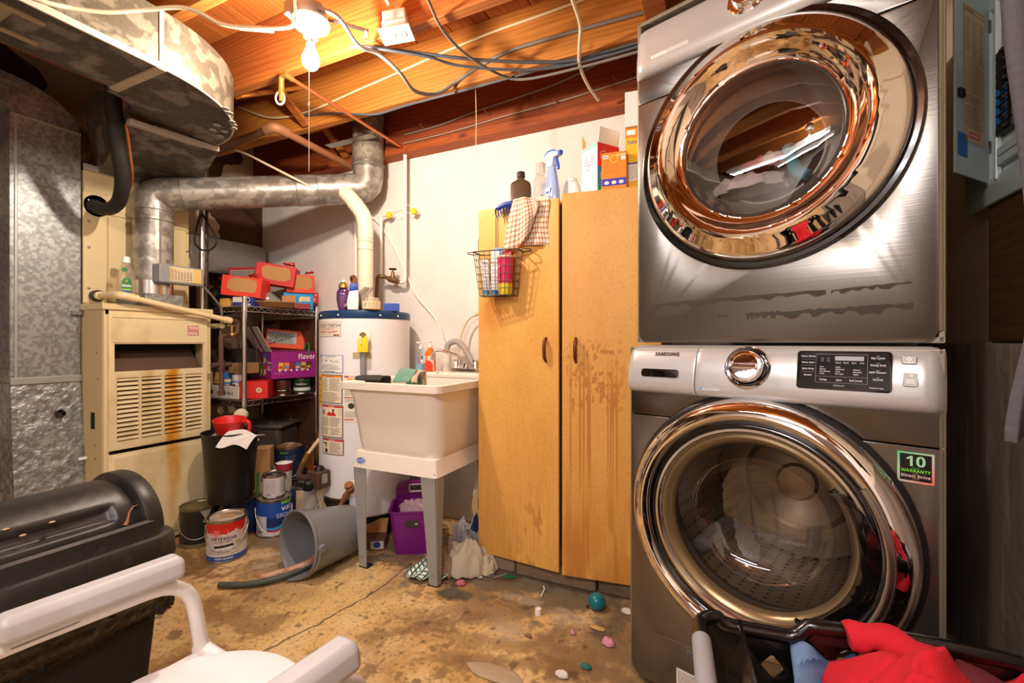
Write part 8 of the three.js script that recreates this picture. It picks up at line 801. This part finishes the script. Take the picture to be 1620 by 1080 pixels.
// ------------------------------------------------------------------ under and around the sink
{
  const pb = thing('purple_tote', 'purple plastic tote with handle holes holding socks under the sink', 'tote', [-1.362, 0, -1.8], 0.55); const loft = globalThis.__loft, R = globalThis.__ringAt;
  mesh('tub', loft([R(0.15, 0.12, 0.02, 0.004, 6), R(0.165, 0.135, 0.025, 0.0, 6), R(0.17, 0.14, 0.026, 0.01, 6), R(0.215, 0.19, 0.03, 0.2, 6), R(0.228, 0.204, 0.034, 0.205, 6), R(0.228, 0.204, 0.034, 0.212, 6), R(0.205, 0.182, 0.028, 0.21, 6), R(0.16, 0.13, 0.022, 0.012, 6)]), M.purple, pb);
  const bs = new THREE.Shape(); bs.moveTo(-0.1, 0.2); bs.lineTo(0.1, 0.2); bs.lineTo(0.1, 0.25); bs.quadraticCurveTo(0.1, 0.3, 0.05, 0.3); bs.lineTo(-0.05, 0.3); bs.quadraticCurveTo(-0.1, 0.3, -0.1, 0.25); bs.holes.push(rrect(0.062, 0.03, 0.005, 0.0, 0.262, THREE.Path)); mesh('handle_back', ext(bs, 0.006, 0.002).translate(0, 0, -0.1), M.purple, pb); { const f = rrect(0.074, 0.042, 0.008, 0, 0.262); f.holes.push(rrect(0.06, 0.028, 0.005, 0, 0.262, THREE.Path)); mesh('handle_grip', ext(f, 0.014, 0.002).translate(0, 0, -0.102), mat({ color: 0xc9b8c4, rough: 0.4 }), pb); }
  mesh('front_slot', place(ext(rrect(0.068, 0.034, 0.006), 0.002), 0, 0.155, 0.0905, -0.13), mat({ color: 0x3c3034, rough: 0.8 }), pb); mesh('slot_content', place(ball(0.014, 0.018, 0.148, 0.0895, 1.2, 0.8, 0.3), 0, 0, 0), mat({ color: 0xb49aa0, rough: 0.9 }), pb);
  single('sock_pile', heap(0.085, 0.07, 0.05, 71, 16).translate(-1.362, 0.185, -1.8), mat({ color: 0xb79aa4, rough: 0.95 }), 'pale pink and white socks heaped in the purple tote', 'socks');
  const fab = c => mat({ color: c, rough: 0.95, bumpMap: rep(T.cloth, 10), bumpScale: 0.0003 });
  const chk = cv(256, 256, g => { g.fillStyle = '#e6e6dc'; g.fillRect(0, 0, 256, 256); g.fillStyle = '#1d5a44'; for (let i = 0; i < 8; i++) { g.fillRect(i * 32 + 4, 0, 9, 256); g.fillRect(0, i * 32 + 4, 256, 9); } });
  single('green_checked_cloth', sheet((u, v) => { const x = lerp(-1.19, -1.05, u) - 0.03 * v * (1 - u), z = lerp(-1.71, -1.555, v) + 0.03 * Math.sin(u * 5); return [x, 0.01 + 0.06 * Math.pow(1 - v, 1.6) * (0.5 + u * 0.5) + 0.016 * Math.abs(Math.sin(u * 8 + v * 2)) + 0.012 * fbm(u * 5, v * 5, 4, 3), z]; }, 30, 30, 0.003), mat({ map: chk, rough: 0.95 }), 'green and white checked cloth spread by the right sink leg', 'cloth', { uv: 1 });
  const rg = (n, lab, x, z, rx, rz, h, s, c) => single(n, heap(rx, rz, h, s, 9).translate(x, 0.002, z), fab(c), lab, 'rag');
  rg('cream_rag', 'cream rag heap behind the right sink leg', -1.01, -1.72, 0.09, 0.085, 0.15, 81, 0xcabfa6); rg('pale_rag', 'small cream rag at the wardrobe corner', -0.945, -1.74, 0.06, 0.045, 0.09, 83, 0xd2c6a8); rg('brown_rag', 'brownish rag between green cloth and sink leg', -1.095, -1.66, 0.065, 0.075, 0.13, 85, 0x9a8068); rg('grey_rag', 'grey rag on top of the cloth heap by the sink leg', -1.03, -1.78, 0.07, 0.055, 0.17, 87, 0x8f8c88);
  rg('blue_rag', 'dark blue rag between plastic bag and tan disc', -1.03, -1.87, 0.06, 0.05, 0.24, 88, 0x1c2450); single('plastic_bag', heap(0.07, 0.055, 0.22, 89, 1).translate(-1.11, 0.002, -1.88), mat({ color: 0xb9b8ba, rough: 0.25, transmission: 0.35, thickness: 0 }), 'translucent white plastic bag standing behind the sink leg', 'bag');
  single('tan_disc', place(lathe([[0.0001, 0.0], [0.1, 0.0], [0.105, 0.004], [0.1, 0.01], [0.0001, 0.012]], 40), -1.04, 0.19, -2.0, 1.2, 0.3), mat({ color: 0xb08e60, rough: 0.6 }), 'round tan lid leaning at the back behind the blue rag', 'lid disc');
  { const b = thing('white_hoop', 'white ring of a toilet seat like hoop leaning behind the sink', 'hoop', [-1.05, 0.2, -2.07]); mesh('ring', place(clean(new THREE.TorusGeometry(0.12, 0.018, 12, 48)), 0, 0.0, 0, -0.2), M.whitePl, b); b.position.y = 0.215; mesh('foot', box(0.1, 0.08, 0.04, 0, -0.172, 0.0, 0.01), M.whitePl, b); }
  { const b = thing('cable_coil', 'dark coil of flat cable at the wardrobe base corner', 'coil', [-0.995, 0.11, -1.86]); b.position.set(-1.005, 0, -1.8); mesh('coil', [0, 1, 2].map(k => place(clean(new THREE.TorusGeometry(0.026 - k * 0.002, 0.006, 8, 24)), 0, 0.045 + k * 0.012 + 0.03, 0, Math.PI / 2 + 0.1 * k)), M.rubber, b); mesh('weight', lathe([[0.0001, 0.06], [0.026, 0.06], [0.028, 0.05], [0.028, 0.0], [0.0001, 0.0]], 24), M.greyDark, b); }
  { const b = carton('torn_carton', 'flattened printed brown carton on the floor behind the left sink leg', 0.16, 0.05, 0.09, [-1.57, 0, -1.72], 0.55, 0x6a4a34, { front: (g, w, h) => { g.fillStyle = '#5a3e2c'; g.fillRect(0, 0, w, h); g.fillStyle = '#d8d0c8'; g.fillRect(150, 10, 100, h - 16); g.fillStyle = '#2a3a80'; g.beginPath(); g.arc(200, h * 0.5, 26, 0, 7); g.fill(); } }); mesh('flap', place(box(0.15, 0.002, 0.08, 0, 0, -0.04), 0, 0.05, -0.04, 0.6), M.card, b); }
  // floor litter
  const ball_ = thing('teal_ball', 'teal plastic ball lying by the washer foot', 'ball', [-0.432, 0, -1.675]); mesh('ball', ball(0.032, 0, 0.03, 0, 1, 0.94, 1, 28), M.teal, ball_); mesh('tie_end', sweep([V(-0.028, 0.012, 0.008), V(-0.036, 0.006, 0.012)], 0.004, 8), M.rubber, ball_);
  single('bottle_cap', lathe([[0.0001, 0.018], [0.0105, 0.018], [0.011, 0.0], [0.0125, 0.0], [0.0125, 0.002], [0.0118, 0.021], [0.0105, 0.021]], 24).translate(-0.619, 0, -1.555), M.white, 'small white bottle cap standing on the stained floor', 'bottle cap');
  single('white_stick', sweep([V(-0.668, 0.004, -1.735), V(-0.655, 0.005, -1.715), V(-0.648, 0.004, -1.66)], 0.0028, 8), M.white, 'thin white stick lying on the floor by the bricks', 'stick');
  single('green_cross', [place(box(0.05, 0.006, 0.012, 0, 0, 0, 0.002), -0.825, 0.004, -1.742, 0, 0.5), place(box(0.04, 0.006, 0.012, 0, 0, 0, 0.002), -0.825, 0.006, -1.742, 0, -0.4)], M.green, 'green plastic cross shaped piece on the floor by the bricks', 'toy piece');
  single('razor', [place(box(0.07, 0.005, 0.01, 0, 0, 0, 0.002), -0.862, 0.004, -1.735, 0, 0.95), place(box(0.03, 0.004, 0.006, 0, 0, 0, 0.001), -0.9, 0.003, -1.72, 0, 0.9)], M.grey, 'small grey metal strip lying beside the green cross', 'strip');
  const bit = (n, lab, x, z, rx, rz, h, s, c, cat = 'scrap') => single(n, heap(rx, rz, h, s, 6, 12).translate(x, 0.0, z), mat({ color: c, rough: 0.7 }), lab, cat);
  bit('pink_wrapper', 'crumpled pink and white wrapper near the washer foot', -0.345, -1.495, 0.022, 0.014, 0.024, 91, 0xd890a0, 'wrapper'); bit('small_pink_scrap', 'tiny pink scrap on the floor between cap and wrapper', -0.47, -1.5, 0.008, 0.006, 0.01, 92, 0xd890a0); bit('white_paper_scrap', 'white crumpled paper scrap at the bottom of the floor', -0.44, -1.295, 0.02, 0.012, 0.016, 93, 0xdcd4cc); bit('teal_scrap', 'dark teal leaf shaped scrap near the white paper scrap', -0.383, -1.36, 0.016, 0.01, 0.01, 94, 0x2a6a66); bit('torn_tan_paper', 'torn tan paper flattened on the floor', -0.63, -1.22, 0.085, 0.03, 0.008, 95, 0xb09a7c, 'paper'); bit('tan_chip', 'tan chip on the floor left of the wrapper', -0.4, -1.56, 0.03, 0.01, 0.008, 96, 0xc0985c); bit('white_chip', 'white plaster chip against the washer side', -0.325, -1.7, 0.02, 0.014, 0.016, 97, 0xd0c4b0); bit('brown_chip', 'small brown wood chip in the middle of the floor', -0.6, -1.42, 0.014, 0.005, 0.008, 98, 0x7a6244); bit('red_wrapper', 'small red and white wrapper at the right sink leg foot', -0.985, -1.61, 0.022, 0.018, 0.018, 99, 0xb8636a, 'wrapper'); bit('purple_paper', 'faded purple paper scrap under the chair front', -1.05, -0.78, 0.07, 0.035, 0.014, 100, 0x9c7a86, 'paper'); bit('magenta_crumb', 'tiny magenta crumb by the chair leg', -1.02, -0.82, 0.008, 0.006, 0.008, 101, 0xb02a5a); bit('white_crumb', 'white plaster crumb near the brick joint', -0.94, -1.69, 0.014, 0.008, 0.008, 102, 0xd8ccb8); bit('teal_chip', 'tiny bright teal chip at the washer corner', -0.262, -1.49, 0.006, 0.006, 0.018, 103, 0x1aa0a0); bit('lint_clump', 'grey lint clump on the floor near the washer drain cover', -0.25, -1.3, 0.02, 0.012, 0.01, 104, 0xb8aa98); bit('blue_bit', 'tiny blue plastic bit by the purple tote', -1.215, -1.655, 0.012, 0.006, 0.008, 105, 0x24489a);
  single('rubble', heap(0.14, 0.2, 0.16, 111, 14).translate(0.53, 0.001, -1.45).translate(0.0, 0, -0.28).scale(1, 1, 1), mat({ map: T.concrete, color: 0xb8a894, rough: 0.95 }), 'grey rubble heaped against the dark lower wall beside the washer', 'rubble', { kind: 'stuff' });
}
// ------------------------------------------------------------------ wiring and pipes under the joists
{
  const cab = (n, lab, pts, r, m, k = 40, cat = 'cable') => single(n, tube(pts, r, k, 8), m, lab, cat);
  cab('lamp_feed_cable', 'beige cable hanging across the front of the big duct to the lamp', [[-1.6, 1.86, -0.44], [-1.558, 1.855, -0.531], [-1.565, 1.88, -0.595], [-1.548, 1.912, -0.669], [-1.522, 1.962, -0.747], [-1.465, 1.997, -0.817], [-1.443, 1.997, -0.85], [-1.422, 1.99, -0.904], [-1.36, 2.02, -1.003], [-1.335, 2.07, -1.084], [-1.345, 2.125, -1.124]], 0.006, M.wireBeige, 60);
  single('tape_wrap', sweep([V(-1.4, 2.0, -0.945), V(-1.352, 2.03, -1.03)], 0.009, 10), mat({ color: 0xc09a6a, rough: 0.8 }), 'tan tape wrapped around the lamp cable', 'tape');
  cab('grey_loop_cable', 'thick grey cable sagging from the lamp box to the second joist', [[-1.27, 2.15, -1.14], [-1.22, 2.13, -1.18], [-1.22, 2.09, -1.28], [-1.2, 2.1, -1.36], [-1.16, 2.06, -1.44], [-1.165, 2.04, -1.54], [-1.13, 2.08, -1.66], [-1.07, 2.15, -1.72], [-0.861, 2.21, -1.722], [-0.661, 2.218, -1.722], [-0.503, 2.216, -1.722], [-0.255, 2.21, -1.722]], 0.0075, M.wireGrey, 80);
  cab('tan_cable', 'tan cable stapled along the face of the second joist', [[-2.558, 2.36, -1.722], [-2.268, 2.235, -1.715], [-2.0, 2.21, -1.718], [-1.629, 2.248, -1.722], [-1.358, 2.274, -1.722], [-1.147, 2.297, -1.722], [-0.891, 2.317, -1.722], [-0.661, 2.323, -1.722], [-0.3, 2.34, -1.722]], 0.0055, M.wireTan, 60);
  cab('joist_cable', 'dark cable running along the bottom edge of the second joist', [[-2.034, 2.2, -1.72], [-1.784, 2.16, -1.72], [-1.595, 2.115, -1.725], [-1.535, 2.112, -1.74], [-1.381, 2.122, -1.75], [-1.033, 2.12, -1.75], [-0.673, 2.121, -1.75], [-0.411, 2.121, -1.75], [-0.1, 2.122, -1.745]], 0.005, M.wireDark, 60);
  cab('black_cable', 'black cable crossing from the lamp joist to the second joist', [[-1.29, 2.122, -1.31], [-1.197, 2.122, -1.364], [-1.119, 2.12, -1.417], [-0.878, 2.118, -1.586], [-0.609, 2.118, -1.724], [-0.415, 2.118, -1.764], [-0.1, 2.12, -1.74]], 0.0065, M.wireDark, 60);
  cab('black_cable', 'second black cable crossing just below the first', [[-1.22, 2.112, -1.33], [-1.041, 2.108, -1.474], [-0.976, 2.106, -1.554], [-0.69, 2.108, -1.724], [-0.413, 2.11, -1.758], [-0.1, 2.11, -1.735]], 0.0055, M.wireDark, 60);
  cab('diagonal_cable', 'grey cable dropping diagonally across the joists near the middle', [[-0.86, 2.122, -1.15], [-0.881, 2.12, -1.237], [-0.914, 2.115, -1.371], [-0.905, 2.112, -1.533], [-0.832, 2.11, -1.721], [-0.775, 2.105, -1.757], [-0.5, 2.102, -1.775], [-0.1, 2.1, -1.76]], 0.0055, M.wireGrey, 40);
  cab('rim_cable', 'grey cable clipped along the rim board above the wall', [[-1.673, 2.194, -2.122], [-1.413, 2.203, -2.122], [-1.251, 2.225, -2.122], [-1.025, 2.243, -2.122], [-0.716, 2.273, -2.122], [-0.498, 2.31, -2.1], [-0.244, 2.32, -2.0]], 0.005, mat({ color: 0x8f8078, rough: 0.6 }), 40); cab('sill_cable', 'thin grey cable low on the rim board above the wall', [[-1.68, 2.145, -2.122], [-1.331, 2.15, -2.122], [-1.025, 2.168, -2.122], [-0.716, 2.178, -2.122], [-0.3, 2.21, -2.122]], 0.0035, mat({ color: 0xa09080, rough: 0.6 }), 40);
  cab('tan_cable', 'cut tan cable stub hanging below the second joist', [[-0.451, 2.125, -1.42], [-0.462, 2.12, -1.564], [-0.491, 2.115, -1.652], [-0.525, 2.11, -1.768], [-0.53, 2.1, -1.898], [-0.515, 2.09, -2.03]], 0.007, M.wireBeige, 36);
  cab('tan_cable', 'tan cable drooping from the duct end toward the flue', [[-2.519, 2.076, -1.62], [-2.358, 2.02, -1.62], [-2.207, 1.943, -1.64], [-2.077, 1.87, -1.7], [-1.98, 1.8, -1.86]], 0.006, M.wireBeige);
  cab('outlet_cable', 'flat white cord leading to the hanging outlet box', [[-1.06, 2.375, -1.17], [-1.08, 2.32, -1.2], [-1.1, 2.26, -1.25], [-1.095, 2.215, -1.3]], 0.007, M.wireWhite); cab('white_rod', 'white rod dangling in front of the lamp box', [[-1.285, 2.26, -1.03], [-1.29, 2.14, -1.06], [-1.3, 2.065, -1.075]], 0.0045, M.wireWhite, 12, 'rod');
  cab('cobweb_string', 'dusty string dangling from the second joist over the wall', [[-1.005, 2.13, -1.77], [-1.004, 2.0, -1.775], [-1.006, 1.83, -1.775]], 0.0015, M.wireTan, 14, 'string');
  { const o = thing('outlet_box', 'white plastic outlet box hanging from its cord below the joists', 'outlet', [-1.065, 2.1, -1.305], 1.9); o.rotation.set(-0.1, 1.9, -0.18, 'YXZ'); mesh('box', [box(0.055, 0.075, 0.085, 0, 0.045, 0, 0.004), box(0.06, 0.01, 0.09, 0, 0.03, 0, 0.003)], M.white, o); mesh('cover_plate', box(0.072, 0.007, 0.116, 0, 0.0, 0, 0.003), M.white, o); for (const z of [-0.02, 0.02]) { const r = mesh('receptacle', cyl(0.0155, 0.0155, 0.003, 0, -0.005, z), M.white, o); mesh('slot', [box(0.0016, 0.002, 0.008, -0.005, -0.0055, z), box(0.0016, 0.002, 0.008, 0.005, -0.0055, z)], M.black, r); } mesh('side_ear', [box(0.004, 0.05, 0.012, 0.03, 0.05, 0.03), box(0.004, 0.05, 0.012, 0.03, 0.05, -0.03)], M.white, o); decal('print', 0.008, 0.03, cv(32, 96, g => { g.fillStyle = '#eee8e0'; g.fillRect(0, 0, 32, 96); lines(g, 8, 6, 16, 8, 11, 6, '#555'); }), o, -0.0282, 0.05, 0.0, Math.PI / 2); }
  { const p = thing('copper_pipe', 'orange copper water pipe slanting under the joists with a brass elbow', 'pipe', [-1.66, 2.1, -1.7]); const L = g => g.translate(1.66, -2.1, 1.7); mesh('run', L(sweep([V(-1.635, 2.095, -1.3), V(-1.682, 2.118, -2.105)], 0.0085, 14)), M.copper, p); mesh('elbow', L(pipe([[-1.632, 2.095, -1.29], [-1.636, 2.095, -1.335]], 0.012, 0.01)), M.brass, p); mesh('drop', L(pipe([[-1.635, 2.096, -1.3], [-1.66, 2.09, -1.302], [-1.663, 2.045, -1.305]], 0.0115, 0.015)), M.brass, p); mesh('hose_bib', L(mergeGeometries([cyl(0.014, 0.011, 0.03, -1.664, 2.02, -1.305, 10), cyl(0.008, 0.008, 0.03, -1.664, 1.995, -1.305, 10)])), M.brass, p); mesh('handle_loop', L(place(clean(new THREE.TorusGeometry(0.022, 0.0042, 8, 24)).scale(0.8, 1.15, 1), -1.664, 2.005, -1.3, 0, 0.5)), M.wireTan, p); }
  { const p = thing('iron_drain_pipe', 'rusty brown iron pipe with elbow crossing under the joists at the left', 'pipe', [-2.05, 2.03, -1.8]); const L = g => g.translate(2.05, -2.03, 1.8); mesh('run', L(sweep([V(-2.05, 2.08, -1.575), V(-2.0, 2.03, -2.13)], 0.019, 18)), M.rust, p); mesh('elbow', L(pipe([[-2.11, 2.075, -1.57], [-2.05, 2.08, -1.57], [-2.045, 2.076, -1.64]], 0.026, 0.035)), mat({ color: 0x9a6a48, rough: 0.6, metal: 0.2 }), p); mesh('branch', L(sweep([V(-2.1, 2.075, -1.57), V(-2.5, 2.04, -1.565)], 0.018, 18)), mat({ color: 0x6b4a36, rough: 0.6, metal: 0.3 }), p); mesh('end_fitting', L(mergeGeometries([ball(0.024, -2.0, 2.03, -2.13), cyl(0.012, 0.012, 0.05, -2.03, 1.98, -2.12)])), M.wireBeige, p); }
}
renderer.render(scene, camera);
